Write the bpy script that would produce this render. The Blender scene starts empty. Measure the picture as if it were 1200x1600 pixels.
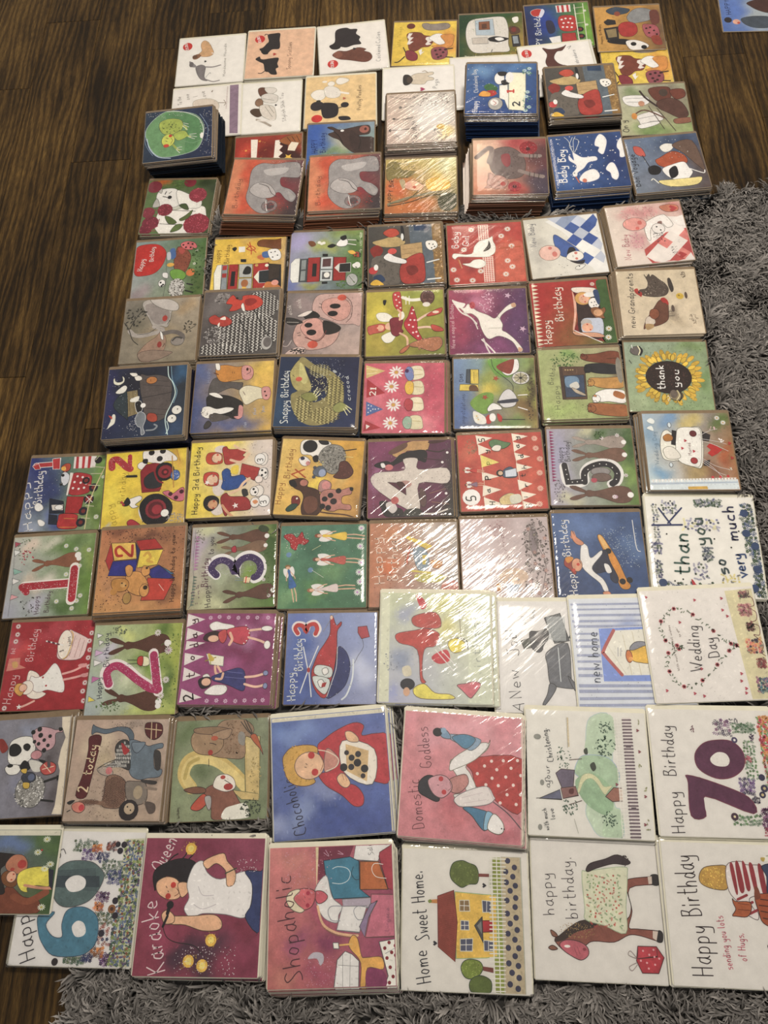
import bpy, math, random
import numpy as np
C = bpy.context.scene.collection
sc = bpy.context.scene

# ------------------------------------------------------------ camera, world, lights, exposure
cam_data = bpy.data.cameras.new('camera'); cam = bpy.data.objects.new('camera', cam_data); C.objects.link(cam)
cam_data.sensor_fit = 'HORIZONTAL'; cam_data.sensor_width = 36.0; cam_data.lens = 36.0
cam_data.clip_start = 0.05; cam_data.clip_end = 50
from mathutils import Matrix, Vector
PITCH, ROLL, CAM_H = 1.1689, -0.1682, 1.25744
fw = Vector((0, math.cos(PITCH), -math.sin(PITCH))); up = Vector((0, math.sin(PITCH), math.cos(PITCH))); rt = Vector((1, 0, 0))
cr, sr = math.cos(ROLL), math.sin(ROLL)
rt2 = rt * cr + up * sr; up2 = up * cr - rt * sr
m = Matrix((rt2, up2, -fw)).transposed().to_4x4(); m.translation = (0, 0, CAM_H)
cam.matrix_world = m
sc.camera = cam
world = bpy.data.worlds.new('room_glow'); sc.world = world; world.use_nodes = True
bgn = world.node_tree.nodes['Background']; bgn.inputs[0].default_value = (1.0, 0.92, 0.82, 1); bgn.inputs[1].default_value = 0.40
ld = bpy.data.lights.new('ceiling_lamp', 'AREA'); ld.shape = 'DISK'; ld.size = 0.44; ld.energy = 38; ld.color = (1.0, 0.90, 0.77)
lamp = bpy.data.objects.new('ceiling_lamp', ld); C.objects.link(lamp); lamp.location = (0.40, 1.00, 2.35)
l2 = bpy.data.lights.new('added_far_fill', 'AREA'); l2.shape = 'DISK'; l2.size = 0.40; l2.energy = 6; l2.color = (1.0, 0.86, 0.70)  # unseen fill added behind the spread for film glare and darker near sides
far_fill = bpy.data.objects.new('added_far_fill', l2); C.objects.link(far_fill); far_fill.location = (0.62, 2.85, 1.7)
far_fill.rotation_euler = (-math.radians(38), 0, 0)
sc.view_settings.view_transform = 'Standard'; sc.view_settings.look = 'None'
sc.view_settings.exposure = 0.0; sc.view_settings.gamma = 1.0; sc.view_settings.use_curve_mapping = False

# ------------------------------------------------------------ materials
def lin(c):
    c = c / 255.0
    return c / 12.92 if c <= 0.04045 else ((c + 0.055) / 1.055) ** 2.4
def rgb(h):
    if len(h) == 3: h = ''.join(a * 2 for a in h)
    r, g, b = (lin(int(h[i:i + 2], 16)) for i in (0, 2, 4))
    y = (.3 * r + .55 * g + .15 * b) * .10; r, g, b = (v * .93 + y for v in (r, g, b))
    return tuple(min(v * k * .95 + .008, .80) for v, k in ((r, 1.12), (g, 1.16), (b, 1.26)))     # paper colour once the warm lamp tint is taken off
def new_mat(name):
    m = bpy.data.materials.new(name); m.use_nodes = True
    nt = m.node_tree; return m, nt, nt.nodes, nt.links, nt.nodes['Principled BSDF']
def noise(N, L, scale, detail, vec, rough=.55):
    n = N.new('ShaderNodeTexNoise'); n.inputs['Scale'].default_value = scale; n.inputs['Detail'].default_value = detail
    n.inputs['Roughness'].default_value = rough
    if vec is not None: L.new(vec, n.inputs['Vector'])
    return n
def mrange(N, L, src, a, b, c=0., d=1.):
    r = N.new('ShaderNodeMapRange'); L.new(src, r.inputs[0])
    for i, v in enumerate((c, d, a, b)): r.inputs[i + 1].default_value = v
    return r
def mapping(N, L, src, scale, rot=(0, 0, 0)):
    mp = N.new('ShaderNodeMapping'); L.new(src, mp.inputs[0]); mp.inputs['Scale'].default_value = scale; mp.inputs['Rotation'].default_value = rot
    return mp.outputs[0]
def mul(N, L, col, fac):
    mx = N.new('ShaderNodeMix'); mx.data_type = 'RGBA'; mx.blend_type = 'MULTIPLY'; mx.inputs[0].default_value = 1
    L.new(col, mx.inputs[6]); L.new(fac, mx.inputs[7]); return mx.outputs[2]
def bump(N, L, P, h, strength, dist):
    b = N.new('ShaderNodeBump'); b.inputs['Strength'].default_value = strength; b.inputs['Distance'].default_value = dist
    L.new(h, b.inputs['Height']); L.new(b.outputs[0], P.inputs['Normal']); return b

def mat_print():
    m, nt, N, L, P = new_mat('printed_paint')
    at = N.new('ShaderNodeAttribute'); at.attribute_name = 'ink'
    tc = N.new('ShaderNodeTexCoord')
    n1 = noise(N, L, 55, 8, tc.outputs['Object'], .62); n2 = noise(N, L, 420, 3, tc.outputs['Object'], .6)
    f1 = mrange(N, L, n1.outputs[0], .78, 1.18, .3, .7); f2 = mrange(N, L, n2.outputs[0], .93, 1.07, .3, .7)
    mm = N.new('ShaderNodeMath'); mm.operation = 'MULTIPLY'; L.new(f1.outputs[0], mm.inputs[0]); L.new(f2.outputs[0], mm.inputs[1])
    sp = N.new('ShaderNodeSeparateColor'); L.new(at.outputs['Color'], sp.inputs[0])
    k = mrange(N, L, sp.outputs[2], 1, .3, .3, .62)              # bare paper is smoother than painted areas
    mxf = N.new('ShaderNodeMix'); mxf.data_type = 'FLOAT'; L.new(k.outputs[0], mxf.inputs[0]); mxf.inputs[2].default_value = 1; L.new(mm.outputs[0], mxf.inputs[3])
    L.new(mul(N, L, at.outputs['Color'], mxf.outputs[0]), P.inputs['Base Color'])
    P.inputs['Roughness'].default_value = .5; P.inputs['Specular IOR Level'].default_value = .35
    return m
def mat_plain(name, hexc, amt=.08, rough=.6, scale=60):
    m, nt, N, L, P = new_mat(name)
    tc = N.new('ShaderNodeTexCoord'); n = noise(N, L, scale, 6, tc.outputs['Object'])
    c = N.new('ShaderNodeRGB'); c.outputs[0].default_value = (*rgb(hexc), 1)
    f = mrange(N, L, n.outputs[0], 1 - amt, 1 + amt, .3, .7)
    L.new(mul(N, L, c.outputs[0], f.outputs[0]), P.inputs['Base Color']); P.inputs['Roughness'].default_value = rough
    return m
def mat_sleeve(name, refl, rough, bstr):
    m, nt, N, L, P = new_mat(name)
    N.remove(P); out = [n for n in N if n.type == 'OUTPUT_MATERIAL'][0]
    tr = N.new('ShaderNodeBsdfTransparent'); gl = N.new('ShaderNodeBsdfGlossy'); gl.inputs['Roughness'].default_value = rough
    gl.inputs['Color'].default_value = (1, 1, 1, 1)
    mx = N.new('ShaderNodeMixShader'); fr = N.new('ShaderNodeFresnel'); fr.inputs['IOR'].default_value = refl
    tc = N.new('ShaderNodeTexCoord'); oi = N.new('ShaderNodeObjectInfo')
    va = N.new('ShaderNodeVectorMath'); va.operation = 'ADD'; L.new(tc.outputs['Object'], va.inputs[0])
    sc3 = N.new('ShaderNodeMath'); sc3.operation = 'MULTIPLY'; sc3.inputs[1].default_value = 3.7; L.new(oi.outputs['Random'], sc3.inputs[0]); L.new(sc3.outputs[0], va.inputs[1])
    rot = mapping(N, L, va.outputs[0], (1, 1, 1), (0, 0, -.72))
    n1 = noise(N, L, 30, 2, mapping(N, L, rot, (.55, 3.4, 1)), .5)
    b = N.new('ShaderNodeBump'); b.inputs['Strength'].default_value = bstr; b.inputs['Distance'].default_value = .004
    L.new(n1.outputs[0], b.inputs['Height']); L.new(b.outputs[0], gl.inputs['Normal']); L.new(b.outputs[0], fr.inputs['Normal'])
    L.new(fr.outputs[0], mx.inputs[0]); L.new(tr.outputs[0], mx.inputs[1]); L.new(gl.outputs[0], mx.inputs[2]); L.new(mx.outputs[0], out.inputs[0])
    return m
def mat_wood():
    m, nt, N, L, P = new_mat('oak_laminate')
    tc = N.new('ShaderNodeTexCoord'); oi = N.new('ShaderNodeObjectInfo')
    off = N.new('ShaderNodeVectorMath'); off.operation = 'ADD'; L.new(tc.outputs['Object'], off.inputs[0])
    k = N.new('ShaderNodeMath'); k.operation = 'MULTIPLY'; k.inputs[1].default_value = 23.; L.new(oi.outputs['Random'], k.inputs[0]); L.new(k.outputs[0], off.inputs[1])
    v = off.outputs[0]
    big = noise(N, L, 5, 4, mapping(N, L, v, (1.6, .55, 1)), .6)          # broad tone and cathedral arches
    wv = N.new('ShaderNodeTexWave'); wv.wave_type = 'BANDS'; wv.bands_direction = 'X'; wv.inputs['Scale'].default_value = 16
    wv.inputs['Distortion'].default_value = 14; wv.inputs['Detail'].default_value = 3; wv.inputs['Detail Scale'].default_value = 1.1
    L.new(mapping(N, L, v, (1.3, .16, 1)), wv.inputs['Vector'])
    fine = noise(N, L, 60, 5, mapping(N, L, v, (7, .35, 1)), .7)
    pore = noise(N, L, 260, 3, mapping(N, L, v, (4, .25, 1)), .6)
    kn = noise(N, L, 7, 3, mapping(N, L, v, (1.2, .75, 1)), .5)
    knr = mrange(N, L, kn.outputs[0], 1, .35, .66, .78)
    ad = N.new('ShaderNodeMath'); ad.operation = 'MULTIPLY_ADD'; L.new(wv.outputs['Fac'], ad.inputs[0]); ad.inputs[1].default_value = .22; L.new(big.outputs[0], ad.inputs[2])
    ad2 = N.new('ShaderNodeMath'); ad2.operation = 'MULTIPLY_ADD'; L.new(fine.outputs[0], ad2.inputs[0]); ad2.inputs[1].default_value = .55; L.new(ad.outputs[0], ad2.inputs[2])
    cr = N.new('ShaderNodeValToRGB'); e = cr.color_ramp.elements
    L.new(mrange(N, L, ad2.outputs[0], 0, 1, .55, 1.25).outputs[0], cr.inputs[0])
    e[0].position = 0; e[0].color = (.008, .0042, .0017, 1); e[1].position = 1; e[1].color = (.175, .103, .030, 1)
    for p, c in ((.3, (.026, .0142, .0040, 1)), (.6, (.074, .041, .0115, 1))):
        x = e.new(p); x.color = c
    c1 = mul(N, L, cr.outputs[0], knr.outputs[0])
    c2 = mul(N, L, c1, mrange(N, L, pore.outputs[0], .55, 1.3, .35, .65).outputs[0])
    c3 = mul(N, L, c2, mrange(N, L, oi.outputs['Random'], .8, 1.2).outputs[0])
    L.new(c3, P.inputs['Base Color']); P.inputs['Roughness'].default_value = .5; P.inputs['Specular IOR Level'].default_value = .22
    bump(N, L, P, pore.outputs[0], .25, .0006)
    return m
def mat_pile():
    m, nt, N, L, P = new_mat('grey_shag')
    at = N.new('ShaderNodeAttribute'); at.attribute_name = 'ink'
    L.new(at.outputs['Color'], P.inputs['Base Color']); P.inputs['Roughness'].default_value = .55
    P.inputs['Specular IOR Level'].default_value = .35
    return m
M_PRINT = mat_print(); M_WHITE = mat_plain('white_card', 'dfdacf', .02); M_KRAFT = mat_plain('kraft_paper', '806a4c', .10, .75, 90)
M_CREAM = mat_plain('cream_paper', 'd6d0b8', .04, .7)
M_SLV = [mat_sleeve('clear_film', 1.30, .12, .12), mat_sleeve('wavy_film', 1.40, .08, .30), mat_sleeve('crinkled_film', 1.38, .08, .40)]
M_WOOD = mat_wood(); M_SUB = mat_plain('underlay', '18120c', .1, .9); M_PILE = mat_pile(); M_BACK = mat_plain('rug_backing', '2c2a28', .1, .95)

# ------------------------------------------------------------ object helpers
def link(name, mesh, parent=None, mats=()):
    o = bpy.data.objects.new(name, mesh); C.objects.link(o)
    if parent: o.parent = parent
    for m_ in mats: mesh.materials.append(m_)
    return o
def boxes(name, bs):
    V, F = [], []
    for x0, y0, z0, x1, y1, z1 in bs:
        b = len(V)
        V += [(x0, y0, z0), (x1, y0, z0), (x1, y1, z0), (x0, y1, z0), (x0, y0, z1), (x1, y0, z1), (x1, y1, z1), (x0, y1, z1)]
        F += [tuple(b + i for i in f) for f in ((3, 2, 1, 0), (4, 5, 6, 7), (0, 1, 5, 4), (1, 2, 6, 5), (2, 3, 7, 6), (3, 0, 4, 7))]
    me = bpy.data.meshes.new(name); me.from_pydata(V, [], F); me.update(); return me

# ------------------------------------------------------------ handwriting: one-stroke letters, x 0-7, y 0-c (baseline 3, x-height 7, capitals b)
FONT = {
'a':'47 27 15 14 23 33 45/48 47 44 53','b':'1b 13/15 27 37 46 44 33 13','c':'47 27 15 14 23 43','d':'46 27 15 14 23 33 45/4b 44 53','e':'15 45 46 37 27 15 14 23 43',
'f':'4a 3b 2a 23/18 38','g':'47 27 15 14 23 33 45/47 41 30 10','h':'1b 13/15 27 37 46 43','i':'17 13/19 1a','j':'27 21 10 00/29 2a','k':'1b 13/47 15 43','l':'1b 14 23',
'm':'17 13/15 27 36 33/36 57 66 63','n':'17 13/15 27 37 46 43','o':'27 15 14 23 33 45 46 37 27','p':'17 10/16 27 37 46 44 33 13','r':'17 13/15 27 37','s':'47 27 16 45 44 33 13',
't':'2b 24 33 43/18 48','u':'17 14 23 33 45/47 43','v':'17 33 57','w':'17 23 36 53 67','x':'17 43/47 13','y':'17 15 24 34 46/47 41 30 10','z':'17 47 13 43',
'A':'03 3b 53/16 46','B':'1b 13/1b 4b 4a 38 18/38 56 54 33 13','C':'5a 3b 1a 05 14 33 53','D':'1b 13/1b 4a 57 54 33 13','G':'5a 3b 1a 05 14 33 54 56 36','H':'1b 13/5b 53/17 57','I':'1b 13',
'J':'5b 54 33 14/3b 6b','K':'1b 13/5b 17 53','L':'1b 13 43','M':'03 1b 36 5b 63','N':'13 1b 53 5b','O':'3b 19 05 23 43 66 5a 3b','P':'1b 13/1b 4b 5a 58 37 17','R':'1b 13/1b 4b 59 47 17 53',
'S':'5a 3b 1a 28 46 54 33 13','T':'3b 33/0b 6b','V':'0b 33 6b','W':'0b 23 38 53 7b','Y':'1b 37 5b/37 33','Q':'3b 19 05 23 43 66 5a 3b/45 62','E':'1b 13/1b 5b/17 47/13 53',
'0':'3b 19 15 33 43 56 59 3b','1':'1a 2b 23/13 33','2':'1a 2b 4b 59 47 13/13 53','3':'1a 3b 5a 47 27/47 55 43 13','4':'43 4b 15 55','5':'5b 2b 17 47 55 43 13','6':'4b 26 14 33 44 46 27 16',
'7':'1b 5b 23','8':'37 1a 3b 5a 37 15 33 55 37','9':'47 27 19 3b 4a 43','.':'13 14','!':'1b 15/13 14',',':'14 02',"'":'1b 19','£':'5a 3b 2a 23/13 53/17 47'}
WID = {'i':3,'l':3.5,'j':3.5,'.':2.5,',':2.5,'!':2.5,'m':7.6,'w':7.4,'W':8.2,'M':7.6,' ':4,'I':3,'r':4.2,'t':5,'H':6.4,'O':7,'1':4}
SHARP = set('HNMKVWAETLIvwkzx1427Y')

class Draw:
    """collects flat coloured shapes of one printed picture; each shape a hair above the last"""
    def __init__(s, seed):
        s.V = []; s.F = []; s.K = []; s.layer = 1; s.r = random.Random(seed)
    def add(s, pts, col, bumpl=False):
        if bumpl: s.layer += 1
        z = s.layer
        b = len(s.V)
        for x, y in pts: s.V.append((min(398, max(2, x)), min(398, max(2, y)), z)); s.K.append(col)
        s.F.append(tuple(range(b, b + len(pts))))
    def next(s): s.layer += 1
    def vary(s, c, a):
        f = 1 + s.r.uniform(-a, a); return (c[0] * f, c[1] * f, c[2] * f)
    def disc(s, x, y, rx, ry, col, rot=0, n=14):
        cr, sr = math.cos(rot), math.sin(rot)
        s.add([(x + rx * math.cos(t) * cr - ry * math.sin(t) * sr, y + rx * math.cos(t) * sr + ry * math.sin(t) * cr) for t in (i * 2 * math.pi / n for i in range(n))], col)
    def ribbon(s, p, w, col):
        if len(p) < 2: return
        h = w / 2; Lf = []; Rt = []
        for i, (x, y) in enumerate(p):
            a = p[max(0, i - 1)]; b = p[min(len(p) - 1, i + 1)]
            dx, dy = b[0] - a[0], b[1] - a[1]; l = math.hypot(dx, dy) or 1; nx, ny = -dy / l, dx / l
            m = 1.
            if 0 < i < len(p) - 1:
                ux, uy = x - a[0], y - a[1]; q = math.hypot(ux, uy) or 1
                m = 1 / max(.5, abs((-uy / q) * nx + (ux / q) * ny))
            Lf.append((x + nx * h * m, y + ny * h * m)); Rt.append((x - nx * h * m, y - ny * h * m))
        b = len(s.V); z = s.layer
        for q in (Lf, Rt):
            for x, y in q: s.V.append((min(398, max(2, x)), min(398, max(2, y)), z)); s.K.append(col)
        n = len(p)
        for i in range(n - 1): s.F.append((b + i, b + i + 1, b + n + i + 1, b + n + i))
        if w > 2.5:                                             # round ends, half discs so nothing overlaps in one plane
            for (x, y), (u, v) in ((p[0], p[1]), (p[-1], p[-2])):
                a = math.atan2(y - v, x - u); s.add([(x + h * math.cos(a + q * .5236), y + h * math.sin(a + q * .5236)) for q in range(-3, 4)], col)
    def mesh(s, name, Sx, Sy):
        nl = s.layer; dz = min(8e-6, .00072 / nl)
        V = [((x / 400 - .5) * Sx, (.5 - y / 400) * Sy, 2e-5 + z * dz) for x, y, z in s.V]
        # keep every face pointing up
        F = []
        for f in s.F:
            a = 0
            for i in range(len(f)):
                p, q = V[f[i - 1]], V[f[i]]; a += p[0] * q[1] - q[0] * p[1]
            F.append(f if a > 0 else f[::-1])
        me = bpy.data.meshes.new(name); me.from_pydata(V, [], F); me.update()
        at = me.attributes.new('ink', 'FLOAT_COLOR', 'POINT')
        at.data.foreach_set('color', np.array([(c[0], c[1], c[2], 1) for c in s.K], 'f').ravel())
        me.materials.append(M_PRINT); return me

def smooth(p, closed, k=4):
    n = len(p)
    if n < 3: return list(p)
    out = []
    for i in range(n if closed else n - 1):
        if closed: a, b, c, d = p[i - 1], p[i], p[(i + 1) % n], p[(i + 2) % n]
        else: a, b, c, d = p[max(0, i - 1)], p[i], p[i + 1], p[min(n - 1, i + 2)]
        for j in range(k):
            t = j / k
            out.append(tuple(.5 * (2 * b[q] + (c[q] - a[q]) * t + (2 * a[q] - 5 * b[q] + 4 * c[q] - d[q]) * t * t + (3 * b[q] - a[q] - 3 * c[q] + d[q]) * t ** 3) for q in (0, 1)))
    if not closed: out.append(tuple(p[-1]))
    return out

def text(D, h, col, a, b, s, w):
    tot = 0; pos = []
    for ch in s:
        pos.append(tot); tot += WID.get(ch, 5.6 if ch.islower() else 6.6)
    Lx = math.hypot(b[0] - a[0], b[1] - a[1]); ex, ey = (b[0] - a[0]) / Lx, (b[1] - a[1]) / Lx
    kx = Lx / tot; ky = h / 8; ux, uy = ey, -ex          # letter-up direction
    if ux * 1 + uy * 0 > 0 and abs(ux) > .5: ux, uy = -ux, -uy
    for ch, x0 in zip(s, pos):
        wob = D.r.uniform(-.25, .25)
        for st in FONT.get(ch, '').split('/'):
            if not st: continue
            P = [(int(q[0]) - .5, int(q[1], 16) - 3 + wob) for q in st.split()]
            P = [(a[0] + ex * (x0 + px) * kx + ux * py * ky, a[1] + ey * (x0 + px) * kx + uy * py * ky) for px, py in P]
            if ch not in SHARP and len(P) > 2: P = smooth(P, False, 4)
            if len(P) == 2 and math.hypot(P[0][0] - P[1][0], P[0][1] - P[1][1]) < w: D.disc(P[0][0], P[0][1], w * .7, w * .7, col, 0, 8)
            else: D.ribbon(P, w, col)

def inside(p, poly):
    x, y = p; r = False
    for i in range(len(poly)):
        (x1, y1), (x2, y2) = poly[i - 1], poly[i]
        if (y1 > y) != (y2 > y) and x < (x2 - x1) * (y - y1) / (y2 - y1) + x1: r = not r
    return r

def picture(key, src, Sx, Sy):
    D = Draw(key); R = D.r; W = []; bgc = None; ops = []
    for l in src.strip().split('\n'):
        t = l.split()
        if not t: continue
        if t[0] == 'bg': bgc = [rgb(x) for x in t[1:]]
        elif t[0] == 'w': W.append((rgb(t[1]), tuple(map(float, t[2].split(','))), tuple(map(float, t[3].split(',')))))
        else: ops.append(t)
    if len(bgc) == 1: bgc = bgc * 4
    n = 22; ph = [R.uniform(0, 6.28) for _ in range(6)]; base = len(D.V)
    for j in range(n + 1):
        for i in range(n + 1):
            u, v = i / n, j / n; x, y = 400 * u, 400 * v
            wx = u + .06 * math.sin(7 * v + ph[0]) + .03 * math.sin(17 * v + 9 * u + ph[1]); wy = v + .06 * math.sin(8 * u + ph[2]) + .03 * math.sin(15 * u - 11 * v + ph[3])
            a, b = min(1, max(0, wx)), min(1, max(0, wy))
            c = [(bgc[0][q] * (1 - a) + bgc[1][q] * a) * (1 - b) + (bgc[3][q] * (1 - a) + bgc[2][q] * a) * b for q in range(3)]
            for wc, (cx, cy), (rx, ry) in W:
                if rx < 3: continue
                d = math.hypot((x + 14 * math.sin(y / 23 + ph[4]) - cx) / rx, (y + 14 * math.sin(x / 19 + ph[5]) - cy) / ry)
                k = max(0, min(1, 1.5 - d)) * .85
                if k > 0: c = [c[q] * (1 - k) + wc[q] * k for q in range(3)]
            D.V.append((x, y, 0)); D.K.append(tuple(c))
    for j in range(n):
        for i in range(n): b = base + j * (n + 1) + i; D.F.append((b, b + 1, b + n + 2, b + n + 1))
    if len(W) > 1 or len(set(bgc)) > 1:                      # loose brush marks over the washes
        for i in range(n * n):
            if R.random() < .45: continue
            b = (i // n) * (n + 1) + i % n; x, y, _z = D.V[base + b]
            D.disc(x + 9, y + 9, R.uniform(3, 8.5), R.uniform(1.5, 4), D.vary(D.K[base + b], .11), R.uniform(0, 3.1), 7)
        D.next()
        for _ in range(90):                                    # paint spatter
            x, y = R.uniform(5, 395), R.uniform(5, 395); b = base + int(y / 400 * n) * (n + 1) + int(x / 400 * n); k = R.choice((.45, .6, 1.5))
            D.disc(x, y, R.uniform(.6, 1.5), R.uniform(.6, 1.5), tuple(min(.8, v * k) for v in D.K[b]), 0, 5)
    P2 = lambda s: tuple(map(float, s.split(',')))
    def cols(s):
        a = s.split('/'); return rgb(a[0]), (rgb(a[1]) if len(a) > 1 else None)
    def shape(P, c, o, ow=2.1):
        D.next(); D.add(P, c)
        xs = [q[0] for q in P]; ys = [q[1] for q in P]; x0, x1, y0, y1 = min(xs), max(xs), min(ys), max(ys)
        ar = abs(sum(P[i - 1][0] * P[i][1] - P[i][0] * P[i - 1][1] for i in range(len(P)))) / 2
        if ar > 260 and len(P) > 2:                                           # brush marks inside the painted shape
            z = min(11, max(3.4, math.sqrt(ar) * .12)); D.next(); gx_ = max(1, int((x1 - x0) / (z * 1.5))); gy_ = max(1, int((y1 - y0) / (z * 1.5)))
            for n_ in range(gx_ * gy_):
                x, y = x0 + (n_ % gx_ + R.uniform(.4, .6)) * (x1 - x0) / gx_, y0 + (n_ // gx_ + R.uniform(.4, .6)) * (y1 - y0) / gy_
                a = R.uniform(0, 3.14); l_ = z * R.uniform(.4, .68)
                if not (inside((x + l_ * math.cos(a), y + l_ * math.sin(a)), P) and inside((x - l_ * math.cos(a), y - l_ * math.sin(a)), P)): continue
                e_ = .16 * R.uniform(-1, 1) - .10 * (2 * (x - x0) / (x1 - x0 + 1) - 1)
                D.disc(x, y, l_, l_ * .45, (c[0] * (1 + e_), c[1] * (1 + e_), c[2] * (1 + e_)), a, 6)
        if o: D.next(); D.ribbon(P + [P[0]], ow, o)
    for t in ops:
        op = t[0]; D.next()
        if op == 'e':
            c, o = cols(t[1]); x, y = P2(t[2]); rx, ry = P2(t[3])
            P = [(x + rx * math.cos(i * .2618), y + ry * math.sin(i * .2618)) for i in range(24)]; shape(P, c, o)
        elif op in 'pP':
            c, o = cols(t[1]); P = [P2(q) for q in t[2:]]
            if op == 'p': P = smooth(P, True, 4)
            shape(P, c, o)
        elif op in 'sS':
            P = [P2(q) for q in t[3:]]
            if op == 's': P = smooth(P, False, 5)
            D.ribbon(P, float(t[1]), rgb(t[2]))
        elif op == 't':
            text(D, float(t[1]), rgb(t[2]), P2(t[3]), P2(t[4]), t[5].replace('_', ' '), float(t[6]))
        elif op == 'o':
            r = float(t[1])
            for q in t[3:]: x, y = P2(q); D.disc(x, y, r, r, rgb(t[2]), 0, 14)
        elif op == 'd':
            r = float(t[2]); (x0, y0), (x1, y1) = P2(t[4]), P2(t[5]); c = rgb(t[3])
            for _ in range(int(t[1])): k = r * R.uniform(.4, 1.1); D.disc(R.uniform(x0, x1), R.uniform(y0, y1), k, k, c, 0, 5)
        elif op in 'bK':
            L0 = D.layer
            if op == 'K':                                       # rows of barred feathers or scales, herringbone fashion
                (x0, y0), (x1, y1) = P2(t[-2]), P2(t[-1]); cx, cy = (x0 + x1) / 2, (y0 + y1) / 2; wd, hd = float(t[2]), float(t[3]); tall = hd > wd * 1.6
                gx_ = wd * (1.25 if tall else .92); gy_ = hd * (.9 if tall else .56)
                for j in range(int((y1 - y0) / gy_) + 1):
                    for i in range(int((x1 - x0) / gx_) + 1):
                        x = x0 + (i + (.5 if j % 2 else 0)) * gx_ + R.uniform(-.7, .7); y = y0 + j * gy_ + R.uniform(-.7, .7)
                        if ((x - cx) / (x1 - x0) * 2) ** 2 + ((y - cy) / (y1 - y0) * 2) ** 2 > 1: continue
                        if tall: D.disc(x, y, hd * .42, wd * .36, D.vary(rgb(t[4]), .15), 1.4 + R.uniform(-.15, .15), 7)
                        else: D.disc(x, y, wd * .52, hd * .17, D.vary(rgb(t[4 + (i + j) % 2]), .15), (.65 if i % 2 else -.65) + .5 * math.sin(x * .02 + y * .013), 7)
                D.layer += 1; continue
            (x0, y0), (x1, y1) = P2(t[-2]), P2(t[-1]); cx, cy = (x0 + x1) / 2, (y0 + y1) / 2; k = 0
            for _ in range(int(t[1])):
                a, q = R.uniform(0, 6.28), math.sqrt(R.random()); x, y = cx + q * math.cos(a) * (x1 - x0) / 2, cy + q * math.sin(a) * (y1 - y0) / 2
                if op == 'b':
                    z = float(t[2]); D.disc(x, y, z * R.uniform(.35, .8), z * R.uniform(.15, .4), D.vary(rgb(t[3]), .28), R.uniform(0, 3.1), 7)
                else:
                    wd, hd = float(t[2]) * .5, float(t[3]) * .15; k += 1
                    D.disc(x, y, wd, hd, D.vary(rgb(t[4 + k % 2]), .15), math.atan2(y - cy, x - cx) + 1.2 + .5 * math.sin(x * .13) + R.uniform(-.3, .3), 6)
                D.layer += 1 if _ % 4 < 3 else -3
            D.layer = L0 + 3
        elif op == 'f':
            r = float(t[1]); pc, cc = rgb(t[2]), rgb(t[3])
            for q in t[4:]:
                x, y = P2(q); a0 = R.uniform(0, 1); n_ = 7 if r < 12 else 11
                for i in range(n_):
                    a = a0 + i * 6.283 / n_; D.disc(x + math.cos(a) * r * .62, y + math.sin(a) * r * .62, r * .4, r * (.2 if n_ == 7 else .14), pc, a, 6)
                D.disc(x, y, r * .24, r * .24, cc, 0, 8)
        elif op == 'H':
            r = float(t[1]); c = rgb(t[2])
            for q in t[3:]:
                x, y = P2(q); P = [(x - r * .35, y), (x - r * .8, y - r * .45), (x - r * .35, y - r * .9), (x + r * .3, y - r * .55), (x + r, y), (x + r * .3, y + r * .55), (x - r * .35, y + r * .9), (x - r * .8, y + r * .45)]
                D.add(P, c)
        elif op == '*':
            r = float(t[1])
            for q in t[3:]:
                x, y = P2(q); a0 = R.uniform(0, 1)
                D.add([(x + math.cos(a0 + i * .6283) * r * (1 if i % 2 == 0 else .42), y + math.sin(a0 + i * .6283) * r * (1 if i % 2 == 0 else .42)) for i in range(10)], rgb(t[2]))
        elif op == 'Z':
            z = float(t[1]); a, b = P2(t[3]), P2(t[4]); Lx = math.hypot(b[0] - a[0], b[1] - a[1]); k = max(2, int(Lx / (z * .75)))
            ux, uy = (b[0] - a[0]) / Lx, (b[1] - a[1]) / Lx; nx, ny = abs(uy), -ux if uy > 0 else ux
            for i in range(k):
                g = Lx / k; p = (a[0] + ux * g * i, a[1] + uy * g * i)
                D.add([p, (p[0] + ux * g * .9, p[1] + uy * g * .9), (p[0] + ux * g * .45 + nx * z, p[1] + uy * g * .45 + ny * z)], D.vary(rgb(t[2]), .15))
        elif op == 'B':
            cs = [tuple(v * 1.15 for v in rgb(q)) for q in t[3:6]]; z = float(t[2]) * 1.2; (x0, y0), (x1, y1) = P2(t[6]), P2(t[7])
            x0, x1 = min(x0, x1), max(x0, x1); y0, y1 = min(y0, y1), max(y0, y1); n_ = int(t[1]); dense = n_ > 80
            if not dense: z *= .8
            ncol = max(1, round(math.sqrt(n_ * (x1 - x0) / (y1 - y0)))); nrow = max(1, round(n_ / ncol))
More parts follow.
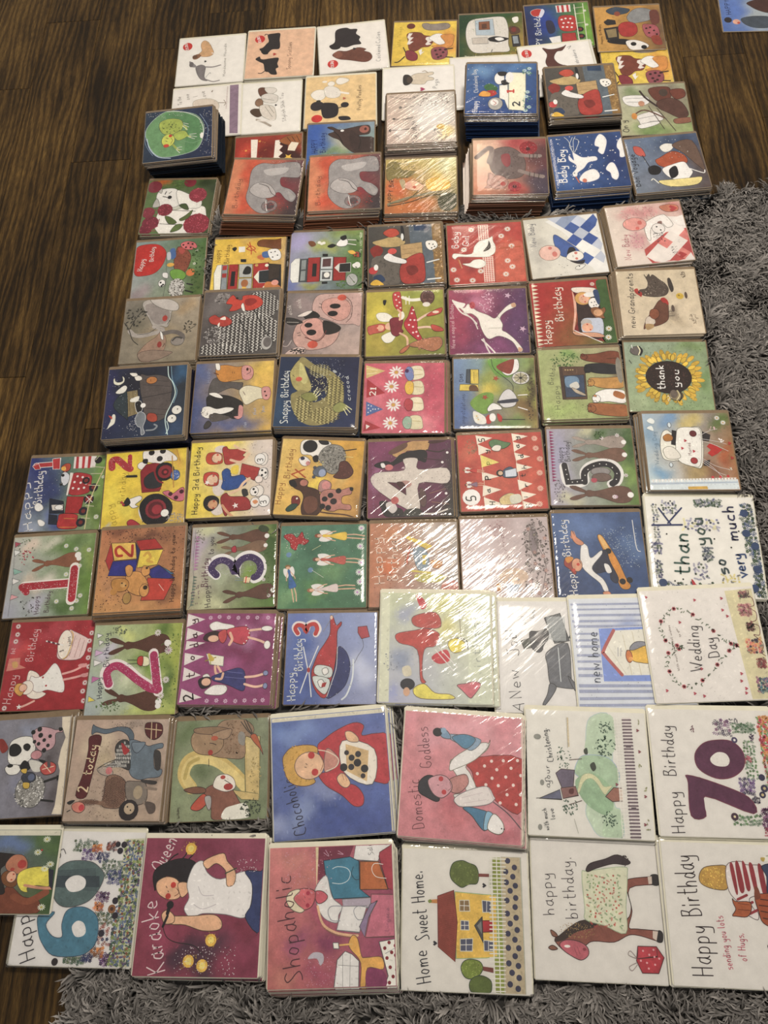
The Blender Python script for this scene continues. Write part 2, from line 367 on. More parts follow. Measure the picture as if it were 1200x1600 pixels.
            for i in range(ncol * nrow):
                x = x0 + (i % ncol + R.uniform(.2, .8)) * (x1 - x0) / ncol; y = y0 + (i // ncol + R.uniform(.2, .8)) * (y1 - y0) / nrow
                q_ = R.randrange(3); c = D.vary(cs[q_], .2); D.layer += 1 if i % 4 < 3 else -3
                if (q_ == 2 and cs[0] != cs[2]) or (q_ == 0 and t[3] != t[5]) and R.random() < .5 or (cs[0] == cs[2] and R.random() < .25):
                    for j in range(5): D.disc(x + math.cos(j * 1.257) * z * .3, y + math.sin(j * 1.257) * z * .3, z * .27, z * .2, c, j * 1.257, 7)
                    D.disc(x, y, z * .12, z * .12, rgb('d8c890'), 0, 6)
                elif dense: D.disc(x, y, z * .5, z * .22, c, R.uniform(0, 3.1), 8)
                else:                                           # leafy sprig
                    a = R.uniform(0, 6.28); ca_, sa_ = math.cos(a), math.sin(a)
                    z_ = z; D.ribbon([(x - ca_ * z * .8, y - sa_ * z * .8), (x + ca_ * z * .8, y + sa_ * z * .8)], 1.1, c)
                    for u in (-.5, 0, .5):
                        for sg in (-1, 1):
                            D.disc(x + ca_ * z * (u + .15) - sa_ * sg * z * .26, y + sa_ * z * (u + .15) + ca_ * sg * z * .26, z * .27, z * .11, c, a + sg * .9, 7)
                    D.disc(x + ca_ * z * .95, y + sa_ * z * .95, z * .26, z * .12, c, a, 7)
            D.layer += 5
        elif op == 'V':
            x, y = P2(t[4]); rx, ry = P2(t[5]); z = float(t[1]) * .4
            for i in range(150):
                a = i / 150 * 6.283; hx = 16 * math.sin(a) ** 3 / 16; hy = (13 * math.cos(a) - 5 * math.cos(2 * a) - 2 * math.cos(3 * a) - math.cos(4 * a)) / 15
                px, py = x - hy * rx * .95 + R.uniform(-z, z) * .7, y + hx * ry * 1.05 + R.uniform(-z, z) * .7
                D.disc(px, py, z * .5, z * .17, D.vary(rgb(t[3]), .3), R.uniform(0, 3.1), 6)
                if i % 10 == 4:
                    D.next()
                    for j in range(6): D.disc(px + math.cos(j * 1.05) * z * .4, py + math.sin(j * 1.05) * z * .4, z * .4, z * .3, D.vary(rgb(t[2]), .2), j, 7)
                    D.disc(px, py, z * .2, z * .2, rgb('e0a090'), 0, 6)
        elif op == 'X':
            g = float(t[1]); (x0, y0), (x1, y1) = P2(t[3]), P2(t[4]); c = rgb(t[2])
            x = x0
            while x < x1: D.ribbon([(x, y0), (x, y1)], g * .38, c); x += g
            y = y0; D.next()
            while y < y1: D.ribbon([(x0, y), (x1, y)], g * .38, c); y += g
        elif op == 'q':
            z = float(t[1]) * .707; cs = [rgb(q) for q in t[2].split(':')]; P = [P2(q) for q in t[3:]]
            D.add(P, cs[0]); D.next(); k = 0
            for i in range(-2, 26):
                for j in range(-2, 16):
                    x = i * z; y = j * z * 2 + (z if i % 2 else 0)
                    if not inside((x, y), P): continue
                    c = cs[(i * 7 + j * 13 + (i * i * 3 + j * j * 5 + i * j) % 11) % len(cs)]; D.add([(x - z, y), (x, y - z), (x + z, y), (x, y + z)], D.vary(c, .08))
                    k += 1
                    if k % 5 == 0:
                        for _ in range(9): D.disc(x + R.uniform(-.4, .4) * z, y + R.uniform(-.4, .4) * z, 1.4, 1.4, rgb('333'), 0, 5)
        elif op == 'U':
            Lp, wp, n_ = float(t[1]), float(t[2]), int(t[3]); c1, c2 = rgb(t[4]), rgb(t[5]); x, y = P2(t[6]); rx, ry = P2(t[7]); n_ = 34
            for i in range(n_):
                a = i * 6.283 / n_ + R.uniform(-.06, .06); k = R.uniform(.86, 1.08)
                px, py = x + math.cos(a) * rx * k * .80, y + math.sin(a) * ry * k * .80
                D.disc(px, py, Lp * .66, wp * .72, D.vary(c2, .15), math.atan2(math.sin(a) * ry, math.cos(a) * rx), 8); D.next()
                D.disc(px, py, Lp * .6, wp * .58, D.vary(c1, .2), math.atan2(math.sin(a) * ry, math.cos(a) * rx), 8)
        elif op == 'R':                                         # rabbit seen from behind: ear tips at the first point, rump at the second
            wd = float(t[1]) * 1.5; c = rgb(t[2]); c = (c[0] * 1.7, c[1] * 1.6, c[2] * 1.5); a, b = P2(t[3]), P2(t[4]); Lx = math.hypot(b[0] - a[0], b[1] - a[1]); ex, ey = (b[0] - a[0]) / Lx, (b[1] - a[1]) / Lx
            q = lambda u, v: (a[0] + ex * u * Lx - ey * v * wd, a[1] + ey * u * Lx + ex * v * wd)
            dk = (c[0] * .45, c[1] * .45, c[2] * .45)
            for sgn in (-1, 1): shape(smooth([q(0, .36 * sgn), q(.1, .16 * sgn), q(.27, .03 * sgn), q(.27, .14 * sgn), q(.1, .42 * sgn)], True, 3), D.vary(c, .1), dk, 1)
            shape(smooth([q(.24, 0), q(.3, -.2), q(.4, -.15), q(.55, -.28), q(.75, -.5), (q(.93, -.42)), q(1, 0), q(.93, .42), q(.75, .5), q(.55, .28), q(.4, .15), q(.3, .2)], True, 3), c, dk, 1.2)
            D.next(); x, y = q(.96, 0); D.disc(x, y, wd * .17, wd * .17, rgb('e4e0d6'))
        elif op == 'g':                                         # small dancing fairy, head at the first point, toes at the second
            wd = float(t[1]); a, b = P2(t[4]), P2(t[5]); Lx = math.hypot(b[0] - a[0], b[1] - a[1]); ex, ey = (b[0] - a[0]) / Lx, (b[1] - a[1]) / Lx
            q = lambda u, v: (a[0] + ex * u * Lx - ey * v * wd, a[1] + ey * u * Lx + ex * v * wd)
            hc, dc, sk = rgb(t[2]), rgb(t[3]), rgb('d4ab8c')
            for sgn in (-1, 1): D.next(); D.add(smooth([q(.18, 0), q(.1, .5 * sgn), q(.24, .62 * sgn), q(.36, .3 * sgn)], True, 3), rgb('d8d4cc'))
            x, y = q(.08, 0); D.next(); D.disc(x, y, Lx * .07, wd * .22, hc); x, y = q(.11, 0); D.next(); D.disc(x, y, Lx * .05, wd * .16, sk)
            for sgn in (-1, 1): D.ribbon(smooth([q(.2, .1 * sgn), q(.33, .4 * sgn), q(.42, .5 * sgn)], False), wd * .1, sk); D.ribbon([q(.55, .14 * sgn), q(.8, .2 * sgn), q(.98, .16 * sgn + .1)], wd * .12, sk)
            shape(smooth([q(.18, -.14), q(.32, -.13), q(.6, -.45), q(.64, 0), q(.6, .45), q(.32, .13), q(.18, .14)], True, 3), dc, (dc[0] * .5, dc[1] * .5, dc[2] * .5), 1)
        elif op == 'L':
            a, b, c_, d_ = map(P2, t[4:8]); k = int(t[1])
            for i in range(k):
                u = (i + .5) / k; D.ribbon([(a[0] + (b[0] - a[0]) * u, a[1] + (b[1] - a[1]) * u), (c_[0] + (d_[0] - c_[0]) * u, c_[1] + (d_[1] - c_[1]) * u)], float(t[2]), rgb(t[3]))
    return D.mesh('printed_picture', Sx, Sy)

# ------------------------------------------------------------ floor: oak laminate planks, each one its own board
FA = math.radians(-8.8)                                          # the boards run slightly clockwise of the camera's view
def fp(p, a): return (p * math.cos(FA) - a * math.sin(FA), p * math.sin(FA) + a * math.cos(FA))
fl = link('floor', boxes('subfloor', [(-1.55, -1.1, -.03, 1.9, 3.3, -.0095)]), None, [M_SUB]); fl['kind'] = 'structure'; fl.rotation_euler.z = FA
fl['label'] = 'dark brown oak-effect laminate floor'
PW, PLN = .14, 1.055
def plank_mesh(length):
    h = .0009; w, l = PW / 2 - .0003, length / 2 - .0003
    V = [(-w, -l, -.009), (w, -l, -.009), (w, l, -.009), (-w, l, -.009), (-w, -l, -h), (w, -l, -h), (w, l, -h), (-w, l, -h)]
    V += [(x * (1 - .0010 / w), y * (1 - .0010 / l), 0) for x, y in ((-w, -l), (w, -l), (w, l), (-w, l))]
    F = [(3, 2, 1, 0), (8, 9, 10, 11)] + [(i, (i + 1) % 4, 4 + (i + 1) % 4, 4 + i) for i in range(4)] + [(4 + i, 4 + (i + 1) % 4, 8 + (i + 1) % 4, 8 + i) for i in range(4)]
    me = bpy.data.meshes.new('plank'); me.from_pydata(V, [], F); me.update(); me.materials.append(M_WOOD); return me
pm = plank_mesh(PLN); rp = random.Random(7)
STAG = {-1: .841, 0: 1.413 - PLN}                                # board joints seen in the photograph
for k in range(-5, 19):
    x0 = -.797 + PW * k
    s0 = STAG.get(k, rp.uniform(0, PLN)) % PLN
    for j in range(-2, 4):
        y0 = s0 + j * PLN
        if y0 > 3.2 or y0 + PLN < -1.0 or x0 < -1.55 or x0 > 1.75: continue
        o = link('plank', pm, fl); o.location = (x0 + PW / 2, y0 + PLN / 2, 0)
        if rp.random() < .5: o.rotation_euler.z = math.pi


# ------------------------------------------------------------ where each stack lies: metres, radians, size, base height, cards in it, spread, film, envelope, label
PLACES = """
a1|-0.2290|1.7752|-0.1271|0.162|0.162|0.0005|1|0|0|0|w|white card with a tan and white hound above a grey one, red price dot;white hounds card
a2|-0.0610|1.7500|-0.1557|0.162|0.162|0.0005|3|0|0|0|w|tan card with two small black terriers and a red heart;tan terriers card
a3|0.1117|1.7320|-0.0823|0.162|0.162|0.0005|2|0|0|1|w|white card with a black spaniel and a brown spaniel;white spaniels card
a4|0.2809|1.7084|-0.2107|0.15|0.15|0.0005|1|0|0|0|k|yellow card with a horned brown cow and pig at the far edge of the spread;far yellow cow card
a5|0.4389|1.6967|-0.1877|0.15|0.15|0.0005|1|0|0|0|k|dark green card with a white caravan pictured on it;green caravan card
a6|0.5984|1.6871|-0.1443|0.15|0.15|0.0005|2|0|0|0|k|blue card with a red train by white fence, far row beside caravan card;far train card
b3|0.0595|1.5587|-0.1484|0.162|0.162|0.0005|3|0|0|0|w|pale yellow card with a white poodle above a black poodle;poodles card
d1|-0.3270|1.3131|-0.1997|0.15|0.15|0.0005|6|0.004|-0.004|0|k|card with a white dog among dark red raspberries;raspberries card
d4|0.1913|1.2414|-0.1764|0.15|0.15|0.0005|11|-0.004|-0.006|2|k|golden orange birthday card with a sleeping face, under crinkled film;golden birthday card
d5|0.3742|1.2229|-0.1939|0.15|0.15|0.0005|20|-0.016|-0.008|0|k|peach card with a striped cat upside down among red flowers;striped cat card
d6|0.5375|1.2113|-0.1189|0.15|0.15|0.0005|17|-0.004|-0.012|0|k|blue Baby Boy card with a white stork, clouds and snow dots;Baby Boy card
d7|0.6975|1.1863|-0.0987|0.15|0.15|0.0005|12|0.002|-0.002|0|k|grey blue Bon Voyage card with cats looking out to sea;Bon Voyage card
e1|-0.3556|1.1517|-0.1244|0.15|0.15|0.0120|1|0|0|0|k|card with a big red balloon reading Happy Birthday and a hedgehog;red balloon card
e2|-0.1915|1.1210|-0.1609|0.15|0.15|0.0120|1|0|0|0|k|yellow birthday card with a red bus and a teddy driver;yellow bus card
e3|-0.0307|1.1015|-0.1676|0.15|0.15|0.0120|2|0|0|0|k|green and lilac card with a red bus among farm animals;green bus card
e4|0.1299|1.0684|-0.1413|0.15|0.15|0.0120|7|0|-0.004|1|k|dark farmyard card with red hen, between the bus and Baby Girl cards;near farmyard card
e5|0.2880|1.0406|-0.1450|0.15|0.15|0.0120|6|0.002|-0.004|0|k|red Baby Girl card with a white stork and daisies;Baby Girl card
e6|0.4484|1.0333|-0.0926|0.15|0.15|0.0120|3|0|0|0|k|pale New Baby card with a blue and white patchwork quilt;blue patchwork card
e7|0.6131|1.0205|-0.0930|0.15|0.15|0.0120|6|-0.008|-0.004|0|k|cream New Baby card with pink patchwork and a sleeping pink baby;pink patchwork card
f1|-0.3762|0.9879|-0.1318|0.15|0.15|0.0120|6|-0.001|-0.01|0|k|grey green card with two elephants holding trunks and leafy twigs;two elephants card
f2|-0.2148|0.9638|-0.1516|0.15|0.15|0.0120|10|0.002|-0.005|0|k|grey card with speckled black and white hens with red combs;speckled hens card
f3|-0.0571|0.9432|-0.1960|0.15|0.15|0.0120|3|0|0|0|k|grey pink card with two smiling pig faces;pigs card
f4|0.1014|0.9071|-0.1584|0.15|0.15|0.0120|6|0|0|0|k|yellow green card with a toadstool fairy in a spotted skirt;toadstool fairy card
f5|0.2602|0.8831|-0.1682|0.15|0.15|0.0120|4|0|0|0|k|purple card with a leaping white unicorn;unicorn card
f6|0.4225|0.8717|-0.1235|0.15|0.15|0.0120|3|0|0|0|k|red birthday card with children in a circus tent doorway;red tent card
f7|0.5869|0.8583|-0.1663|0.15|0.15|0.0120|5|-0.01|-0.002|0|k|cream New Grandparents card with two brown hens;New Grandparents card
g1|-0.4029|0.8118|-0.1193|0.15|0.15|0.0120|14|0.006|-0.004|1|k|night blue card with a wooden ark, moon and two grey monkeys;ark card
g2|-0.2428|0.8031|-0.1430|0.15|0.15|0.0120|8|0|-0.004|0|k|blue and yellow card with three cow faces;cow faces card
g3|-0.0849|0.7773|-0.2017|0.15|0.15|0.0120|11|0.003|-0.005|0|k|dark blue Snappy Birthday card with a curled crocodile;crocodile card
g4|0.0718|0.7442|-0.1872|0.15|0.15|0.0120|5|0.01|0.006|1|k|pink card with number 21 bunting, daisies and cupcakes;twenty-one card
g5|0.2390|0.7254|-0.1800|0.15|0.15|0.0120|3|0|0|0|k|card with a horse and cart before a yellow church;church and cart card
g6|0.3996|0.7130|-0.1510|0.15|0.15|0.0120|4|-0.001|-0.004|0|k|pale green birthday card with cats and dogs watching a television;television card
g7|0.5586|0.7005|-0.1953|0.15|0.15|0.0120|2|0|0|0|k|green thank you card with a big yellow sunflower and bees;sunflower card
h1|-0.5769|0.6788|-0.1421|0.15|0.15|0.0005|1|0|0|0|k|blue birthday card with a red train and red number 1;red train card
h2|-0.4212|0.6527|-0.0934|0.15|0.15|0.0120|3|0|0|0|k|yellow birthday card with red tractor and spotted red number 2;yellow tractor card
h3|-0.2632|0.6389|-0.1339|0.15|0.15|0.0120|5|0.002|0|0|k|yellow Happy 3rd Birthday card with three girls and cakes;third birthday girls card
h4|-0.1030|0.6109|-0.2269|0.15|0.15|0.0120|5|0|0|1|k|golden birthday card with number 4, sheep, cow, pony and pig;golden four card
h5|0.0558|0.5819|-0.1539|0.15|0.15|0.0120|3|0.01|0|1|k|plum card with a large white number 4 and ponies;plum four card
h6|0.2177|0.5657|-0.1407|0.15|0.15|0.0120|3|0|0|0|k|red birthday card with white lettered bunting and number 5;red bunting five card
h7|0.3752|0.5474|-0.1781|0.15|0.15|0.0120|2|0|0|0|k|lilac and green card with rabbits around a black spotted number 5;rabbits and five card
h8|0.5459|0.5408|-0.1812|0.15|0.15|0.0120|5|-0.01|0|0|k|wedding card with a white car trailing tin cans and a red heart;wedding car card
i1|-0.5999|0.5203|-0.1163|0.15|0.15|0.0005|2|0|0|0|k|card with a brown rabbit beside a tall red spotted number 1;rabbit and one card
i2|-0.4292|0.4928|-0.1165|0.15|0.15|0.0120|7|-0.006|-0.01|0|k|orange card with a teddy and coloured toy blocks;teddy and blocks card
i3|-0.2737|0.4745|-0.1314|0.15|0.15|0.0120|2|0|0|1|k|card with brown rabbits around a purple spotted number 3;rabbits and three card
i4|-0.1189|0.4478|-0.1533|0.15|0.15|0.0120|2|0|0|0|k|green card with small fairies dancing among white flowers;dancing fairies card
i5|0.0349|0.4226|-0.1600|0.15|0.15|0.0120|3|0|0|2|k|orange birthday card with a digger under heavily crinkled film;crinkled digger card
i6|0.1902|0.4045|-0.1500|0.15|0.15|0.0120|2|0|0|2|k|pale mauve birthday card with leaves under heavily crinkled film;crinkled mauve card
i7|0.3458|0.3860|-0.1630|0.15|0.15|0.0120|2|0|0|1|k|blue birthday card with a boy leaping on a yellow skateboard;skateboard card
i8|0.5189|0.3685|-0.1964|0.18|0.18|0.0120|2|0|0|0|w|white thank you so very much card bordered with blue flowers;thank you so very much card
j1|-0.6000|0.3594|-0.1374|0.15|0.15|0.0005|2|0|0|0|k|red first birthday card with a fairy in white and a big cupcake;red fairy and cupcake card
j2|-0.4502|0.3252|-0.1418|0.15|0.15|0.0120|2|0|0|0|k|green card with two dark rabbits and a pink spotted number 2;rabbits and two card
j3|-0.2921|0.3139|-0.1729|0.15|0.15|0.0120|5|0.01|-0.004|1|k|magenta card with 2 today bunting and two dancing fairies;magenta two today card
j4|-0.1249|0.2882|-0.1592|0.15|0.15|0.0120|2|0|0|1|k|blue birthday card with a red and blue helicopter, number 3;helicopter card
j5|0.0452|0.2749|-0.1861|0.18|0.18|0.0213|2|0.01|-0.004|2|w|large pale card with red aeroplane under crinkled film, in the middle;large aeroplane card
j6|0.2249|0.2310|-0.1751|0.18|0.18|0.0182|1|0|0|0|w|large white A New Job card with a grey dachshund in a hat;new job card
j7|0.3496|0.2142|-0.1515|0.18|0.18|0.0213|1|0|0|0|w|large white and blue striped new home card with a beach hut;new home card
j8|0.4662|0.2082|-0.1270|0.18|0.18|0.0244|1|0|0|0|w|large white Wedding Day card with a heart shaped rose wreath;Wedding Day card
k1|-0.6381|0.1987|-0.0993|0.15|0.15|0.0005|5|0.016|0.004|0|k|grey card with a spotted pig, cow and sheep at the left edge;pig, cow and sheep card
k2|-0.4759|0.1682|-0.1537|0.15|0.15|0.0120|7|0.008|-0.004|1|k|cream card with an elephant, giraffe and a maroon 2 today banner;elephant banner card
k3|-0.3192|0.1446|-0.1184|0.15|0.15|0.0120|2|0|0|0|k|olive green card with a rabbit and fox beside a straw number 2;rabbit and fox card
k4|-0.1472|0.1097|-0.0734|0.18|0.18|0.0120|5|0.01|0|1|w|large blue Chocoholic card with a curly haired woman in red;Chocoholic card
k5|0.0486|0.0740|-0.2311|0.18|0.18|0.0120|8|0.012|-0.008|2|w|large pink Domestic Goddess card with a woman in a spotted apron;Domestic Goddess card
k6|0.2361|0.0489|-0.1991|0.18|0.18|0.0244|1|0|0|0|w|large white Christening card with a church on green hills;church on hills card
k7|0.4215|0.0202|-0.1789|0.18|0.18|0.0244|1|0|0|0|w|large white birthday card with a plum number 70 and flowers;seventieth birthday card
l2|-0.5425|-0.0030|-0.1713|0.18|0.18|0.0120|2|-0.004|0|1|w|large white birthday card with a teal number 60 and flowers;sixtieth birthday card
l3|-0.3593|-0.0411|-0.1584|0.18|0.18|0.0120|5|0.008|-0.005|0|w|large dark pink Karaoke Queen card with a singing woman;Karaoke Queen card
l4|-0.1705|-0.0812|-0.1199|0.18|0.18|0.0120|7|0.004|-0.012|1|w|large pink Shopaholic card with a pile of shopping bags;Shopaholic card
l5|0.0173|-0.1161|-0.1819|0.18|0.18|0.0120|3|0|0|1|w|large white Home Sweet Home card with a yellow house;Home Sweet Home card
l6|0.2039|-0.1315|-0.1880|0.18|0.18|0.0120|2|0|0|1|w|large white birthday card with a brown horse in a flowery rug;horse birthday card
l7|0.3866|-0.1647|-0.1887|0.18|0.18|0.0120|4|-0.008|0|0|w|large white birthday card with a woman in stripes holding a ginger cat;striped jumper hug card
b2|-0.1129|1.5850|-0.1444|0.162|0.162|0.0005|1|0|0|0|w|white card with three long haired dogs sitting in a line;long haired dogs card
b5|0.3965|1.5423|-0.1604|0.162|0.162|0.0036|1|0|0|0|w|plain white card mostly hidden behind the blue christening stack;half hidden white card
b7|0.5671|1.5413|-0.0820|0.162|0.162|0.0067|1|0|0|0|w|white card peeping out beneath the brown dog card;card beneath the brown dog card
l1|-0.6558|0.0501|-0.1549|0.16|0.115|0.0182|1|0|0|0|w|small card with a girl in yellow hugging, lying over the 60 card;girl in yellow card
c2|-0.1233|1.4083|-0.1321|0.15|0.15|0.0098|1|0|0|0|k|red circus card with bunting and yellow stars, above left elephant card;circus card
c3|0.0399|1.4093|-0.1582|0.15|0.15|0.0098|1|0|0|0|k|blue and green card with a dark brown horse head;horse head card
a8|1.0481|1.6362|-0.2185|0.15|0.15|0.0005|1|0|0|0|k|blue card with a small jockey lying alone on the far right floor;jockey card
b1|-0.2507|1.5998|-0.1096|0.162|0.162|0.0036|1|0|0|0|w|white card with a sheep and a mauve strip, partly under frog stack;mauve striped sheep card
b6|0.5605|1.5382|-0.0841|0.162|0.162|0.0098|1|0|0|0|w|white card with a brown dog and red price dot, behind farmyard stack;brown dog card
b8|0.7310|1.5031|-0.1585|0.15|0.15|0.0098|1|0|0|0|k|yellow cow card lying just below the mustard tractor card;right yellow cow card
c1|-0.3060|1.4785|-0.0829|0.15|0.15|0.0067|17|0.014|0.004|1|k|dark blue card with a green frog sitting on a lily pad;frog card
c5|0.3995|1.4295|-0.2308|0.15|0.15|0.0129|21|0.01|-0.01|1|k|blue christening card with football, numbered blocks and sheep, on the tallest stack;blue christening card
c6|0.5778|1.4184|-0.1514|0.15|0.15|0.0129|11|0.002|-0.006|0|k|dark farmyard card with red hen and cow on the tall far stack;far farmyard card
c7|0.7279|1.3639|-0.1702|0.15|0.15|0.0129|1|0|0|0|k|pale green card with people in white striped deckchairs;deckchair card
d2|-0.1330|1.2845|-0.2372|0.15|0.15|0.0129|15|-0.016|-0.012|1|k|orange and maroon elephant card on the left of two elephant stacks;left elephant card
d3|0.0341|1.2692|-0.1544|0.15|0.15|0.0129|12|-0.012|-0.012|2|k|orange and maroon elephant card on the right stack, its film more crinkled;right elephant card
b4|0.2378|1.5423|-0.1660|0.162|0.162|0.0067|1|0|0|0|w|white card with a small seated pug, behind the silvery towers card;pug card
a7|0.7482|1.6270|-0.1818|0.15|0.15|0.0129|1|0|0|0|k|mustard card with a red tractor and farm animals, far right corner;mustard tractor card
c4|0.2248|1.4309|-0.1617|0.15|0.15|0.0098|9|-0.002|-0.014|2|k|silvery grey crinkled card with long necked birds, on a tall stack;silvery birds card
"""
ALIAS = {'c6': 'farm', 'd2': 'elephant', 'd3': 'elephant', 'e4': 'farm', 'b8': 'a4', 'b7': 'b5'}
BGEDGE = {'a1': 'ddd8cd', 'a2': 'd9b493', 'a3': 'ddd7cc', 'a4': 'cfae33', 'a5': '2a4a22', 'a6': '1e3272', 'b3': 'd9bd88', 'd1': '66804a', 'd4': 'b86a34', 'd5': 'c98a6a', 'd6': '33558a', 'd7': '7a8490', 'e1': 'a0a098', 'e2': 'e0c23a', 'e3': '8a8ca8', 'e4': '4a4440', 'e5': 'b0443a', 'e6': 'ccc6b6', 'e7': 'd6c9ba', 'f1': '8a806c', 'f2': '5c5450', 'f3': '776a68', 'f4': 'a89c3a', 'f5': '8a3a58', 'f6': 'a02424', 'f7': 'c8b99e', 'g1': '1c2448', 'g2': '4a557e', 'g3': '27405e', 'g4': 'c86a74', 'g5': '56688c', 'g6': 'a8b070', 'g7': '98a67c', 'h1': '8088a0', 'h2': 'd8c02c', 'h3': 'd8c434', 'h4': 'd8b454', 'h5': '803c58', 'h6': 'ba5040', 'h7': 'a8a0ac', 'h8': 'c0ccc8', 'i1': 'a8a8b0', 'i2': 'c49458', 'i3': 'b8b090', 'i4': '4f7f58', 'i5': 'b87a58', 'i6': 'c4b4ac', 'i7': '2f4670', 'i8': 'dcd8cc', 'j1': 'a0242c', 'j2': 'a8b0b0', 'j3': '964878', 'j4': '4a5c98', 'j5': 'a8a8c0', 'j6': 'd4d0c8', 'j7': 'cdd0d4', 'j8': 'd4cec4', 'k1': '8f8f9a', 'k2': 'b09c88', 'k3': '8f9672', 'k4': '5a6898', 'k5': 'c88488', 'k6': 'd4d0c4', 'k7': 'd4cfc4', 'l2': 'd8d4cc', 'l3': '8c3a4c', 'l4': 'b86a64', 'l5': 'd3cec2', 'l6': 'd2cdc2', 'l7': 'd2cdc2', 'b2': 'dcd7cc', 'b5': 'd8d3ca', 'b7': 'd8d3ca', 'l1': '8a6a54', 'c2': 'a82a1c', 'c3': '3f66a0', 'a8': '4a6aa8', 'b1': 'dcd6cb', 'b6': 'dcd7cd', 'b8': 'cfae33', 'c1': '26384c', 'c5': '2f5590', 'c6': '4a4440', 'c7': 'b4b08c', 'd2': 'c98058', 'd3': 'c98058', 'b4': 'dcd7cd', 'a7': 'c0964a', 'c4': 'bfa898'}

